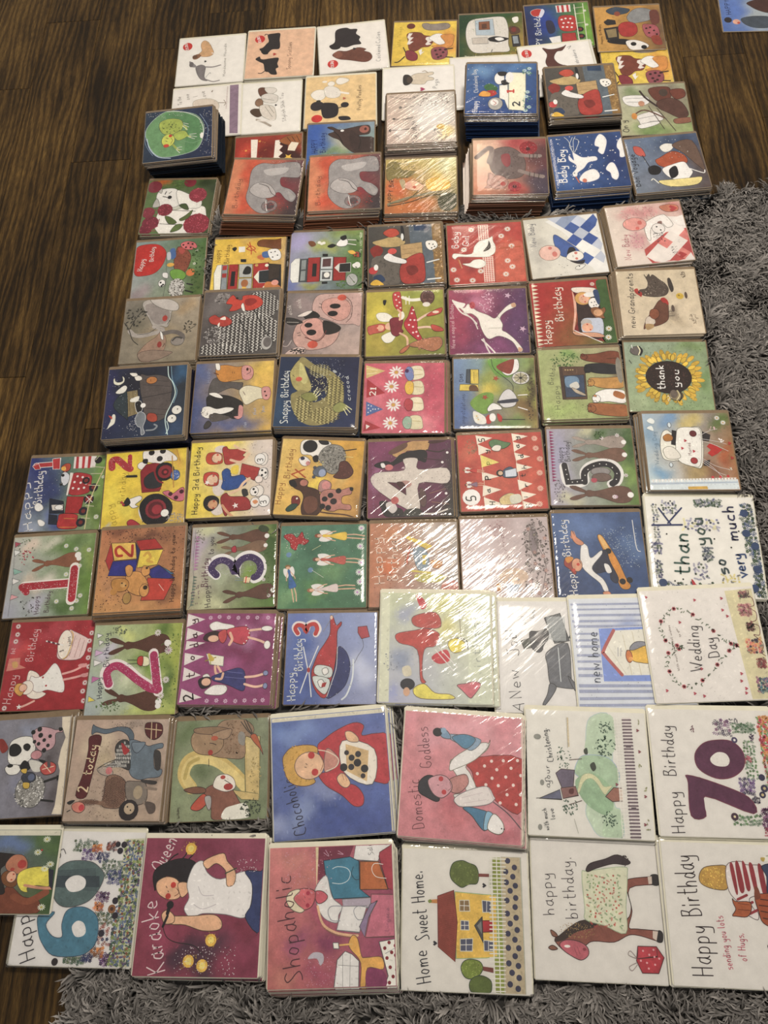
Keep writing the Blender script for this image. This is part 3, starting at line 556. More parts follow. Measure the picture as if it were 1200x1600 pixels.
# ------------------------------------------------------------ printed pictures, drawn in card units 0-400 from the far left corner
ART = {
'a1': '''bg ddd8cd
e c22b25 51,67 29,34
t 15.3 eee 59,98 45,35 £1.80 3.9
p c9a172/7a5a38 136,42 153,25 180,47 199,90 214,141 194,165 167,168 140,162 122,144 141,114 133,73
s 6.5 d8d2c8 186,56 220,77 245,40 266,23
s 6.5 d8d2c8 203,139 238,155 266,169
p 8a6040 90,155 122,139 139,157 114,183 92,180
e 6b4a33 102,162 15.3,16
p 7f7876/444 114,250 145,235 171,255 170,295 170,343 189,374 155,362 133,330 119,288
s 7.8 7f7876 166,254 213,261 262,249
s 6.5 7f7876 179,361 223,384 261,378
p 8a8482 72,196 101,221 119,251 90,248 75,225
e 6d6664 85,226 13.1,22
s 2.6 888 178,345 200,308 206,317
H 9.1 222 168,208
t 17.5 9a958c 295,346 288,62 Handsome_Hounds 2.1''',
'a2': '''bg d9b493
e c22b25 72,70 30,33
t 15.2 eee 80,99 66,40 £1.80 3.8
p 2c2626 117,36 155,26 191,29 191,84 196,125 191,163 150,166 126,194 103,192 73,157 94,144 113,114 126,92
p 1f1b1b 85,174 124,179 126,202 99,202
s 5.1 2c2626 126,41 106,29 99,38
p 2c2626 55,241 79,220 97,246 189,238 188,287 196,319 181,333 190,377 157,376 139,356 117,344 106,286 83,267
s 5.1 2c2626 117,344 97,362 80,360
H 12.7 b3352c 167,207
t 22 6a4a3a 266,342 266,109 Spoony_Scotties 2.3''',
'a3': '''bg ddd7cc
p 2a2225/111 109,42 168,25 195,41 235,48 226,85 249,117 240,143 251,178 207,181 163,195 124,182 112,196 73,189 66,166 98,139
e 221c1f 100,183 31,22
p 70402f/4a2a20 79,245 115,219 162,228 230,207 277,227 265,241 300,265 307,310 266,336 180,308 121,291 90,269
e 8a5540 110,251 27,28
H 11.5 222 210,215
e c22b25 77,324 31,33
t 15.7 eee 80,355 81,295 £1.80 4.1
t 24 777 354,341 369,89 Cockered_Cuties 2.3''',
'a4': '''bg d9bd3a d9bd3a e4cc5c cfae33
w d08a30 342,195 73,111
t 24 a8902a 50,227 52,37 Wild_Things 2.2
p 8f8378/444 181,21 208,13 245,24 336,17 360,46 336,74 270,85 209,76 184,50
e 6b2f22 109,39 27,26
p 7a3c2a/3a1c14 86,115 123,96 172,102 197,127 234,137 259,165 235,229 187,238 158,265 127,274 102,246 94,171
P d8cfc4 98,105 123,106 106,143 130,144 107,181 131,182 107,209 89,209 100,162 89,143
P d8cfc4 210,146 246,137 228,165 253,178 229,196 247,211 217,220 205,211 220,183 205,164
p dfd9cf/777 228,155 258,122 300,116 336,148 354,204 319,222 283,212 253,184
p c98a3c/7a4a1a 300,138 342,121 384,131 384,186 372,231 331,253 283,252 247,230 283,221 331,204
p 8e4a50/4a2226 248,257 283,239 331,245 348,276 342,330 302,352 261,347 246,302
o 8.8 3a1a1c 272,270 301,263 321,288 281,306 307,321 333,263 291,331
p 86313a/3a1014 85,273 121,265 158,301 159,347 130,359 93,337
s 7.3 241818 80,319 45,364 21,369
s 5.8 241818 85,283 72,246 68,236
s 8.8 3a2a2a 342,258 378,253
s 8.8 3a2a2a 340,330 380,335
P ddd 166,269 188,251 186,284 202,275 177,311''',
'a5': '''bg 1f4a28 2b5522 b58f3c 2a4a22
w 163c20 24,60 70,108
w 5a6a2a 337,370 70,54
w a9802e 349,388 35,25
p cfc9bd/555 41,189 53,90 89,47 178,33 261,28 295,54 311,154 306,279 309,350 222,354 105,356 58,299
P aab6bb/777 101,57 214,48 224,202 106,194
P 8a5538/333 125,72 192,68 194,146 125,146
P 5e3a2b 142,91 173,90 175,135 144,137
P bfb6a8/666 80,219 177,217 181,274 84,275
p 1e1a1c 182,226 224,211 270,219 310,235 293,251 246,266 206,258 188,250
p e6e0d6 223,229 258,222 281,242 246,254
o 7.1 eee 234,278 260,272
s 4.3 333 205,330 199,352
P 2c2a2c 326,209 374,203 384,311 332,313
P 8f979c 334,218 365,217 371,283 339,285
p 5a3a28 312,136 341,121 375,141 380,186 328,200
e 7a2c24 343,157 16.4,22
p ddd8cc 336,49 371,37 374,79 347,94
d 40 2.8 5a8a3a 12,14 397,178
d 25 2.8 d8c84a 16,278 394,408''',
'a6': '''bg 1c2f6a 4a7a2a 6c9a34 1e3272
w 17285c 55,214 82,170
w 24429a 141,160 70,127
w 7aa63a 375,189 35,191
t 35 d8dae0 83,405 89,55 PPY_Birthday 5.3
p b5302a/eee 40,49 79,32 114,47 99,90 62,103 40,82
p c9c9d2 108,36 125,60 103,112 86,105
P d8d2ca 197,13 290,13 288,80 200,80
P b03030 206,14 218,16 218,78 206,79
P b03030 233,13 248,15 247,79 233,80
P b03030 265,13 278,14 278,81 264,79
p b3342e/611 209,121 298,119 310,181 298,255 211,244
o 7.5 eee 224,149 249,141 278,145 233,182 263,180 286,189 225,218 251,221 279,225
P a82e2c/511 214,276 296,276 300,412 202,416
o 23 1a1a1e 328,248 330,312
o 12.1 7a2a28 328,248 330,312
p 2a2a44 123,158 165,159 175,250 133,266
P d8d4cc 130,307 201,295 201,362 149,368
s 6 d8d4c0 314,16 312,413
s 4.5 d8d4c0 369,12 358,409
S 4.5 cfcab0 307,49 365,45
S 4.5 cfcab0 309,105 367,101
S 4.5 cfcab0 308,192 365,188
S 4.5 cfcab0 299,360 358,357
f 12.1 e0e0c8 ddd 374,80 373,211 379,377''',
'a7': '''bg b98a3a b98a3a 7a5a38 c0964a
w 6b5238 366,216 47,206
w c99a48 61,63 71,112
p 3c4a58/222 76,28 126,4 185,15 219,33 192,67 119,76 80,54
e 8a4530 138,67 18.8,22
p 8a8a88/333 195,100 230,43 280,21 339,40 369,91 328,137 278,153 230,160 203,139
p 6d3a2e 336,60 385,53 387,160 341,176
p a8302c/511 132,202 154,155 202,145 241,170 246,237 207,278 149,268
P 2a2626 49,139 75,112 121,125 124,163 70,169 59,159
P 2a2626 45,196 134,183 130,295 54,300
P 8c7a52 57,212 120,201 120,276 67,282
p a5565c/511 281,182 323,175 368,197 377,273 345,299 294,277
o 7.2 311 302,212 326,204 346,234 360,268 315,254
p 1e1c1e 65,300 147,296 214,319 235,348 154,348 69,328
p d8d2c8/333 167,325 215,310 271,332 302,370 252,403 190,394
o 17.3 1e1c1e 212,346 272,377
p 8c3a2a 323,288 370,282 384,357 338,354
d 60 2.9 7a5a28 10,20 391,394
t 14.1 6b4a1a 30,335 28,157 Happy_Birthday 2.2''',
'a8': '''bg 6f86a8 8a9aa8 7f96b8 4a6aa8
w a9b0ac 232,262 91,152
w 5a7ab8 80,177 73,121
t 27 2c3c68 60,248 59,102 HAPPY 4.3
e 2a2226 37,297 23,25
e d0a088 86,315 23,23
e b8402c 98,325 9.1,8.1
p 46505a/222 115,291 172,269 262,269 290,290 280,367 196,373 137,342
p 4a2a22/211 168,141 250,105 315,99 298,231 232,217 183,173''',
'b1': '''bg dcd6cb
P 8c7484 331,1 382,2 387,391 340,385
Z 9.3 b9a8a0 315,10 312,192
t 24 77706a 57,123 43,56 To_the 2.3
t 24 77706a 99,90 89,38 one 2.3
t 26 77706a 144,72 138,41 I 2.3
t 26 77706a 196,96 180,26 Love 2.3
p cfc2b0/998 122,147 125,107 160,95 216,98 259,124 273,166 253,204 171,194
s 4.6 8a7c6c 270,136 306,141
s 3.5 8a7c6c 299,118 311,144 302,163
p 8a7c6c 223,39 233,29 228,47''',
'b3': '''bg d9bd88
p ddd6c8/998 29,143 45,115 77,104 110,115 112,166 80,192 47,174
p d6cfc2/998 104,100 135,78 178,95 201,133 192,168 155,178 117,160
e ddd6c8/998 145,62 21,20
p ddd6c8/998 171,44 191,17 239,28 245,48 209,70 183,69
s 14.5 ddd6c8 190,132 243,148
e ddd6c8 107,43 14.7,8.6
p 2e282c 32,224 48,203 81,199 103,216 94,259 56,270 33,253
p 2a2428 92,222 135,212 178,227 190,268 181,317 139,335 101,318
s 6 2a2428 184,260 216,249
e 2a2428 225,236 23,21
p 2a2428 192,326 244,327 258,353 204,355
e 332 75,196 12.6,8.6
e c22b25 69,332 31,29
H 10.9 b5604a 221,185
t 23 7a6448 317,283 316,86 Pretty_Poodles 2.4''',
'b4': '''bg dcd7cd
p c9bca6/665 156,73 188,48 234,46 281,41 285,60 254,74 286,89 283,107 252,111 231,136 185,134 155,121
p 2e2826 115,63 136,52 156,66 169,98 154,129 128,140 113,119
e 4a3c32 150,97 16.3,28
s 4.9 9c8c74 255,47 240,30 224,34
H 17.2 a5305c 222,176
t 22 777 303,176 312,98 Pugs 2.5''',
'b6': '''bg dcd7cd
e c22b25 42,53 29,33
t 13.2 eee 50,92 48,23 £1.80 3.7
p 5a3028/311 136,21 170,35 212,37 255,26 271,16 244,56 212,62 189,108 204,153 234,182 180,183 147,177 138,134 155,76
s 6.2 5a3028 234,177 253,186
s 2.9 777 275,37 297,28 280,51
t 19.7 888 319,193 314,58 Labradors 2.5''',
'b5': '''bg d8d3ca''',
'c1': '''bg 2a3d50 233455 1c2a4c 26384c
w 1a2848 409,207 62,216
p 6f9a68/cdd 6,185 33,85 121,5 213,18 304,59 348,138 351,223 325,319 264,358 131,374 58,326
p 5a8a58 120,20 213,22 304,59 348,138 347,217 306,318 245,353 244,211 209,99 124,64
s 3.5 dfe4dc 127,6 224,23 313,80 346,164 348,243
s 2.3 8fb08a 242,264 289,282 339,262
p a3b04c/334 89,90 146,68 210,85 228,129 215,176 172,201 118,191 89,147
p a8b650/334 172,201 215,176 245,184 258,219 231,244 195,249
b 26 10.6 5e7030 96,76 218,203
s 12.9 a3b04c 207,127 242,150 248,171
s 12.9 a3b04c 234,204 272,233
s 12.9 a3b04c 168,275 196,316 211,329
s 3.5 e8ead0 229,115 259,128
s 3.5 e8ead0 230,129 262,152
s 3.5 e8ead0 225,139 254,174
s 3.5 e8ead0 269,213 308,212
s 3.5 e8ead0 268,223 311,238
s 3.5 e8ead0 262,232 299,253
s 3.5 e8ead0 197,309 226,306
s 3.5 e8ead0 196,318 226,329
s 3.5 e8ead0 194,324 215,353
e c8cc58/334 143,244 39,51
s 3.5 443 130,222 140,228
s 3.5 443 129,247 137,252
e c2402c 133,285 16.6,13.5
e c2402c 155,209 10.4,10.8
s 2.3 633 160,227 169,248 159,272
s 4.7 b8c8d8 17,214 37,298 89,367 162,387
s 2.3 90a8c0 2,141 10,256 57,353
s 2.3 90a8c0 325,54 375,166 370,282
d 90 2.3 e8ecf0 327,27 398,394
d 50 2.3 e8ecf0 12,9 232,59
e e6e2cc 341,232 10.4,24''',
'c2': '''bg 9a2a1a a03a20 2a1818 a82a1c
w c04028 60,101 43,56
w 6a1a14 181,139 64,84
w 8a4a20 344,63 53,42
w 241414 353,180 75,56
P e0d4c4 92,22 134,25 134,214 101,207
Z 16.9 9a2a1a 135,30 131,209
P e0d4c4 240,41 289,41 267,80 287,92 265,124 287,147 263,174 284,196 261,224 233,222
P 3a1614 289,41 267,72 289,92 269,122 289,147 267,174 286,201 278,231 315,233 317,43
p 9a5a28/311 267,43 322,9 394,7 396,75 354,94 289,74
s 3.6 4a2412 311,24 338,70
s 3.6 4a2412 339,18 365,72
s 3.6 4a2412 367,13 387,64
P dcd0b8 322,94 338,63 382,74 359,138 316,129
* 29 e0b83a 321,185 160,197
* 10.9 e0a040 66,109 146,41
p d8a830 288,248 320,223 392,218 391,255
d 30 2.4 e8a04a 29,25 235,214''',
'c3': '''bg 3a5f9a 8a9aa0 6a8a50 3f66a0
w 355ea8 45,101 55,114
w b8b49a 213,152 67,85
w 7a9060 180,222 89,28
t 33 1f3a78 64,231 56,116 HAPPY 5
t 31 1f3a78 112,230 100,68 Birthday 4.4
p 45302a/1a1210 151,113 123,83 162,63 116,32 145,26 190,53 258,41 314,29 365,28 376,65 365,99 314,106 258,126 280,170 336,201 369,196 397,207 402,254 291,249 224,189 191,137
p 3a2824 258,60 314,114 398,132 402,247 302,242 258,183
e a06050 339,59 29,30
e 4a2018 346,57 7.8,11.4
e e8e0d0 207,62 11.1,8.5
s 3.7 1a1414 303,99 319,157 308,214
s 3.7 1a1414 122,25 136,47
s 5 1a1010 213,167 190,108 162,70''',
'c4': '''bg c8b4a2 b0a698 bcae9e bfa898
w d8d2c8 270,166 119,166
w d8c070 337,319 43,45
w d8ccc0 73,304 43,60
s 3.8 665c54 17,17 85,38 141,46
s 3.8 665c54 73,112 162,106
s 3.8 665c54 35,202 95,210 155,202
s 3.8 665c54 14,291 84,293 158,284
s 6.3 665c54 106,206 160,194
s 6.3 665c54 110,292 164,280
e 5c544e 79,112 9.7,10.5
e 5c544e 41,202 8.6,9
e 5c544e 20,294 8.6,10.5
b 60 11.3 8a7f76 130,-0 393,112
b 40 11.3 8f857c 133,219 187,403
b 30 10.1 7d736c 254,285 354,398
e c9a64a 313,281 24,21
s 2.5 6a6058 52,332 73,355 68,369
s 2.5 6a6058 41,353 84,327
d 60 2.5 eee 173,99 390,322''',
'c5': '''bg 3e6690 355c8c 26467c 2f5590
w 6f96b8 94,59 62,42
w 2a4a84 142,362 93,55
w 4f7ba8 283,30 83,42
t 29 dfe6ee 70,381 68,301 Happy 3.6
t 23 dfe6ee 70,233 53,45 Christening_Day 2.8
P e8e0cc/887 190,178 237,171 238,241 274,238 270,378 239,357 221,295 192,281
P e6dcbe/887 241,73 338,79 339,227 332,379 245,370
t 37 b83a30 272,241 272,199 1 9.5
t 37 2a2a38 306,344 304,296 2 8.3
e e8e4dc/333 189,122 29,49
p 1e1e22 178,73 214,66 236,80 220,101 189,101
p 1e1e22 200,143 236,136 247,164 211,178
e e8e4dc 247,115 23,44
p 3a6a3c 103,185 138,164 180,199 160,233 119,219
p b5302a 119,226 160,219 176,247 140,267
p d8a03a/711 74,253 99,223 140,240 135,267 89,267
e a8a49c/444 170,325 41,49
e e0dcd0 164,315 23,25
s 3.6 b04a3a 156,302 174,322 162,335
f 14.2 c8dcd8 68a 331,61 359,44 355,79 349,234 342,269 358,352 338,379
b 20 9.5 5a8a70 320,37 379,101
b 20 9.5 5a8a70 321,227 369,393
d 60 2.4 dfe6ee 11,17 390,393''',
'c7': '''bg b0ad94 9aa07c 8a9a5a b4b08c
w 8a7a6c 298,134 126,141
w 6f8a4a 155,370 92,47
w 7a8a5c 87,66 57,47
t 32 3a3830 43,369 31,276 On_y 4.6
p d8d4cc/555 37,89 135,84 181,108 177,151 128,173 81,172 41,146
s 2.6 666 49,107 157,107
s 2.6 666 53,134 154,141
p d4cfc6/555 99,250 193,218 236,244 241,290 173,300 117,318 107,296
s 2.6 666 109,273 212,250
p d8d4cc/555 100,324 184,301 228,304 192,330 114,351
p 6a3a2c/211 188,37 265,20 312,37 306,118 248,148 205,110
p 5a3a30/211 225,146 300,117 365,156 392,255 342,282 272,231 230,196
p 743c2c/211 309,55 385,48 392,107 334,129
p 8a5a44/211 308,287 399,279 397,316 313,324
e 4a3a30 270,71 25,31
e b8886a 135,153 18.3,22
s 11.9 3a2a28 137,51 163,107 221,179
s 9.3 6b4a3a 77,248 148,206 254,276
s 4 4a3830 219,195 303,380
s 4 4a3830 174,176 242,362
e c98a3a 84,252 16,25''',
'farm': '''bg 4a4844 6a5f50 55504a 4a4440
P 5f6a72 220,0 400,0 400,400 240,400
P 29415f 248,0 328,0 328,48 248,40
P 8a6a3a 344,0 400,0 400,400 352,400
b 90 15.1 a07f48 344,0 400,400
p b8a06a/443 20,108 80,88 140,72 200,112 168,144 80,144
p b84a34/411 80,48 112,20 152,24 168,60 120,80
p 8a2a22 8,160 48,128 80,168 40,220
p 1e1e22 176,8 192,16 196,100 184,100
e d8d8d8 184,80 8,24
P b89a68/6a5a3a 172,136 288,124 292,220 176,232
s 2.2 8a7048 180,168 288,160
s 2.2 8a7048 180,200 288,192
p 6a6258 20,220 140,208 168,272 160,392 40,392
b 60 9.7 59534c 32,224 160,392
p a83a30/411 168,288 220,220 288,200 300,280 296,380 240,400 176,384
p 7f2a24 200,288 248,280 264,320 220,344
p d8d4cc/444 80,216 112,184 136,208 200,240 192,264 120,248
e c85048 128,176 24,20
e b83a3a 24,300 24,24
e e0dad0 40,280 12,20
p 2c3f5c 24,344 64,328 88,368 48,384
p d8b030 8,388 40,360 80,396 40,400
p ddd8cc/555 312,120 360,120 372,160 336,184 312,160
o 4.3 222 328,140 348,144 340,168 356,160
s 7.6 d8d8d8 312,264 376,248
s 8.6 d8d8d8 312,376 380,372''',
'd1': '''bg 5a7040 4a5a30 3f4a2a 66804a
w d0cdbe 188,183 61,57
w c0601c 89,14 51,28
w 2f3c22 371,34 61,57
p ddd8cc/665 93,233 193,226 232,212 334,198 369,242 365,403 116,402
s 3.6 3a3a30 163,229 307,239
s 3.6 3a3a30 111,328 257,339
p d4d0c6/555 61,111 82,74 132,63 174,73 206,125 204,191 151,212 99,204 69,169
p d8d4c8/555 175,81 251,110 329,154 325,213 242,212 204,191
p b0aca2/333 49,204 65,140 90,197
p b0aca2/333 64,78 86,66 86,103
e 222 140,132 12.2,12.7
s 4.7 222 99,125 125,132
s 4.7 222 109,108 114,88
s 3.6 444 132,103 145,88
o 53 8c2c3a 305,117
o 45 7f2834 127,226
o 45 80303c 38,52
o 77 8a2a38 327,334
o 50 7a2636 56,323
o 40 7a2636 34,370
o 36 7f2834 247,20
o 40 84303c 31,246
b 90 8.3 b34a5a 257,255 397,418
b 50 8.3 b04a58 254,62 355,176
b 40 8.3 a84456 84,183 168,269
b 60 8.3 a04050 -24,211 112,405
p 46562c/222 207,191 244,183 266,227 233,219
p 5a6a34/222 222,297 254,269 290,230 276,284 238,309
p 5a6a34/222 134,275 170,283 210,322 166,331
p 62743c/222 183,390 207,339 246,337 231,373
b 30 11.8 5f7a3a 133,-9 225,66''',
'elephant': '''bg c97850 a04a44 4a3a3c c98058
w c4502f 100,80 60,120
w c9502f 120,320 80,80
w 8a2a3a 300,200 80,120
w 3a3034 400,360 80,120
w d08a60 24,200 40,200
w 5c4648 380,80 80,120
p 9a9490/4a4444 112,200 112,80 160,28 240,32 320,16 380,28 392,120 352,132 288,132 296,192 352,220 388,264 372,308 332,288 288,240 240,272 208,272 248,312 288,344 248,388 192,388 136,340 108,280
p b3aca6/4a4444 120,232 152,176 220,180 272,248 248,280 180,280
p b8b2ac 180,80 260,60 320,60 300,100 220,120
p a8a29c 340,232 380,272 360,296
e 8a7c78/444 248,340 44,40
e 5a4a4a 252,340 24,24
s 3.2 3a3436 168,180 220,200 248,248 280,272
s 4.3 ddd 224,304 232,352 240,376
b 50 6.5 a8302c 220,288 360,392
t 26 7a4a38 68,360 60,140 Birthday 2.4
d 60 1.6 d8a070 8,8 392,392
d 90 1.6 e0c8c0 200,0 392,80''',
'd4': '''bg b8a458 c8bc78 8a7040 b86a34
w c86030 62,210 80,83
w c07030 160,347 121,55
w d8b858 295,172 50,55
w 5a5a3a 339,295 60,69
w d0cca0 353,31 50,55
t 24 3a3028 38,347 53,24 HAPPY_BIRTHDAY 4
p 8a7c44/443 11,37 63,24 94,83 166,99 124,141 62,140 10,153
b 90 11.7 7a6e3c 5,8 165,156
s 16.3 8a8262 20,333 121,293 222,267 322,241
s 5.8 3f3a28 20,347 141,321 241,281 360,268
s 5.8 5a5438 30,327 121,307 214,212
p d8b08c/644 113,190 144,162 184,177 214,205 203,233 163,239 123,225
e cc6a50 163,214 10.1,11.1
e d8a890 128,200 22,24
p b0a07a 78,161 103,155 113,183 107,232 92,211
p d8b040/864 225,171 287,144 355,173 362,228 302,247 243,240
p d8d4c0 310,275 340,261 344,282 319,295
p 4a4a30 300,295 389,269 398,348 362,394 306,374
s 3.5 e0dcc8 84,39 189,12 252,2
s 3.5 e0dcc8 175,156 270,58 333,16
d 70 2.3 e8e0b0 21,8 391,394''',
'd5': '''bg d8b49a 8a2a2c 3a3440 c98a6a
w a83038 242,28 71,58
w d8b898 51,115 61,115
w 443c4c 366,334 71,101
w 5a3a3c 371,120 61,87
w b04840 226,374 51,43
o 50 8c2028 304,67
b 30 9.5 b03038 264,13 345,127
o 11.9 441418 302,74
p 6b5a55/2c2220 93,131 120,71 199,57 259,104 286,178 271,264 219,291 160,284 110,248 91,197
b 60 8.3 574845 109,86 270,278
s 29 85746c 87,168 104,86 84,63 20,130
s 24 8a7a72 258,119 309,127 365,128
s 24 8a7a72 252,235 321,264 375,279
s 3.6 332825 310,112 308,149
s 3.6 332825 330,112 328,149
s 3.6 332825 351,113 348,150
s 3.6 332825 307,243 302,281
s 3.6 332825 332,250 327,290
s 3.6 332825 356,262 351,296
p 8a3038 155,117 197,110 204,177 183,205 158,169
p b08474/3a2826 73,318 89,276 135,262 175,284 188,319 167,353 122,360 93,346
p b08474/3a2826 84,290 85,247 115,269
p b08474/3a2826 83,332 62,353 97,353
e b04a44 160,326 14.2,14.4
s 3.6 332 134,305 143,316
s 3.6 332 133,339 143,335
o 36 9a3038 222,347
o 10.7 2c1a20 222,347
b 24 9.5 b04040 194,305 254,388
d 50 1.9 dcc 294,29 391,389''',
'd6': '''bg 2f4f80 2a477a 28406e 33558a
w 3c5f92 62,320 80,85
w 24386a 340,202 60,142
d 95 4 e4e6e0 9,-7 377,419
t 40 e8e8e2 64,345 80,97 Baby_Boy 6.5
p e4e2d6/99a 97,150 120,189 120,130 141,147 172,172 238,171 244,200 197,211 166,251 132,277 119,297 108,274 126,247 125,219 95,187
e e4e2d6 113,289 13.1,19.9
s 5.9 c8652c 115,308 128,351
o 3.5 222 111,282
p e8e5da/99a 132,326 166,280 219,263 243,301 232,335 185,352 146,348
e c8755a 159,340 12.1,14.2
p e6e3d8/aab 258,46 284,10 307,27 316,66 300,124 281,160 259,136 269,107 248,90
p e6e3d8/aab 377,71 402,46 418,75 405,178 372,190 375,146 365,115
p e6e3d8/aab 283,269 310,228 334,237 346,310 329,351 307,335 303,299
s 2.4 d8d8cc 120,130 109,47 88,12
s 2.4 d8d8cc 128,131 134,50 150,13
s 2.4 d8d8cc 124,131 110,78 134,16
s 2.4 d8d8cc 132,131 165,52 143,28''',
'd7': '''bg 6a7a90 4a5a72 5a4a44 7a8490
w 3a4a66 291,61 107,59
w 5e4c42 388,206 50,99
t 32 26262e 29,353 36,111 Bon_Voyage 4.1
p b8564a/311 41,59 82,74 96,134 71,136 43,112
p d8d4c8/555 182,81 219,58 263,74 237,114 199,120
p a8502c/411 142,176 170,158 243,120 301,153 311,207 256,231 191,233 153,213
p 6a5244/322 252,73 367,54 392,268 356,233 303,143
p e0dcd2/444 168,241 223,217 290,204 310,248 322,290 259,352 203,316 175,282
p 1e1c20 93,226 132,211 162,240 140,278 96,272
p 1e1c20 201,255 242,229 244,291 203,316
p d8c884/553 131,326 201,325 307,324 364,326 332,372 225,378 159,360
s 5.8 e0dcc8 128,341 106,308 94,317
s 4.1 2c2c34 79,132 106,233
s 5.8 e0dcd2 315,259 378,297 389,278
d 40 2.5 d8dce0 13,-9 376,178''',
'b2': '''bg dcd7cc
p 6b4534/321 150,47 172,37 204,49 216,75 202,109 170,113 153,83
p cfc8bc/776 188,43 231,43 255,57 254,78 223,97 195,73
p 8a6a50/432 138,146 155,126 177,138 182,178 158,190 139,174
p cfc8bc/776 170,106 212,89 266,115 259,164 215,167 183,150
p 55402f/321 112,221 138,205 181,220 188,255 157,274 124,250
p cfc6b8/776 163,190 205,180 249,205 263,282 248,308 200,284 177,254
s 14.4 a89c8c 153,294 196,318 234,348
s 9.6 d8d0c4 159,301 206,308 253,302
H 8.4 222 258,187
t 21 8a8680 321,320 296,89 Stylish_Shih_Tzu 2.2
s 2.4 776 195,193 242,280
s 2.4 776 216,188 251,253
s 2.4 776 176,128 246,148''',
'e1': '''bg 8a9a98 4a6a34 5f7a3c a0a098
w 9a8a8a 50,363 53,57
w 4a6028 371,310 62,103
w 6f8a50 305,175 53,69
p b8281f/711 10,228 0,130 4,39 59,19 122,25 160,55 177,98 162,171 123,224 64,240
t 27 e8dcd0 47,206 56,119 Happy 3.5
t 23 e8dcd0 107,144 105,38 Birthday 3.2
s 2 444 178,103 189,266 183,391
p 8a4a34/311 240,52 286,68 318,118 314,176 292,232 257,239 226,190 228,120
b 50 8 6b3524 214,61 321,247
o 12 c07a40 312,246 329,236
e c8743a 324,238 25,25
p c86a6a/511 256,30 291,16 332,29 349,63 323,78 287,74 263,56
o 6 301010 270,41 297,32 322,39 286,59 313,62
p a84a40 241,64 268,61 283,86 263,107
p 4a6a9a 197,71 223,62 233,121 208,136
p b8b8b8 181,92 200,88 205,135 187,139
e d8a840 207,176 21,13.7
p 6f9a3a/232 211,217 255,210 298,244 292,278 253,291 215,258
p d8d4cc/444 168,229 195,232 198,267 171,258
e e0dcd2/333 168,300 19.4,25
o 6 222 161,295 176,310 168,318
e b8b4ac 253,337 42,63
b 110 8 555048 207,274 300,405
b 60 7 d8d4c8 207,274 300,405
s 8 222 309,314 341,324
s 8 222 304,360 346,376
f 10 d8d8c8 aa4 342,179 351,87
b 60 12 3f5c2a 309,24 397,394''',
'e2': '''bg d9b83a d9b040 b08a50 e0c23a
w b89858 391,259 27,129
w c8a85a 204,5 54,26
t 27 7a5a1a 43,163 29,72 Happy 3
t 27 7a5a1a 90,172 85,37 Birthday 3
p 222 100,69 118,58 127,71 115,89
P d8d4c8 136,58 173,57 175,95 140,97
s 5.3 b83a24 181,74 207,56 231,76 209,88 181,74
s 5.3 b83a24 196,30 208,75 211,114
s 4.2 b83a24 184,42 237,102
p 7a4a2a/311 241,32 267,14 339,18 392,12 401,79 352,83 279,66 247,58
p c8743a 247,129 283,118 285,156 253,148
p 4a6a9a 273,104 308,100 315,139 279,139
p e0dcd2/444 303,93 352,83 376,110 375,155 326,159
o 4.2 333 322,107 344,102 359,128 333,140
P 1e1e22 154,145 186,147 187,168 156,166
P dcd8c8/555 26,181 53,179 64,371 23,366 12,238
P 8a8f90/222 53,182 87,180 93,373 60,373
P a8302c 58,187 82,185 82,216 58,218
P a8302c 59,241 84,240 83,268 60,269
P a52c28/411 93,181 145,181 150,378 97,375
P 222 110,228 132,229 134,329 110,328
P b0b0a8/222 150,181 224,183 226,273 154,272
P b0b0a8/222 154,280 228,279 229,375 155,373
p 222 174,247 189,199 216,208 215,249
e a86a3a 189,313 19.7,26
p d8b040 179,336 202,342 199,365 179,358
P a52c28/411 229,183 313,177 325,379 237,370
P 2c3032/ccc 263,233 330,227 333,314 266,314
P d8d4c0 237,274 261,233 266,314
P 2a2626 314,184 386,194 399,390 321,372
P 3c3028 314,190 377,194 374,284 321,294
o 10.6 dcd8c0 304,196 302,345
o 9.5 c8a050 247,193 257,356
p b8743a 304,313 349,315 392,350 390,389 308,378
e d89a88 356,316 19.7,18
P 1a1a1c 164,379 195,378 194,398 165,396
P c8a868 374,8 400,3 404,396 395,396''',
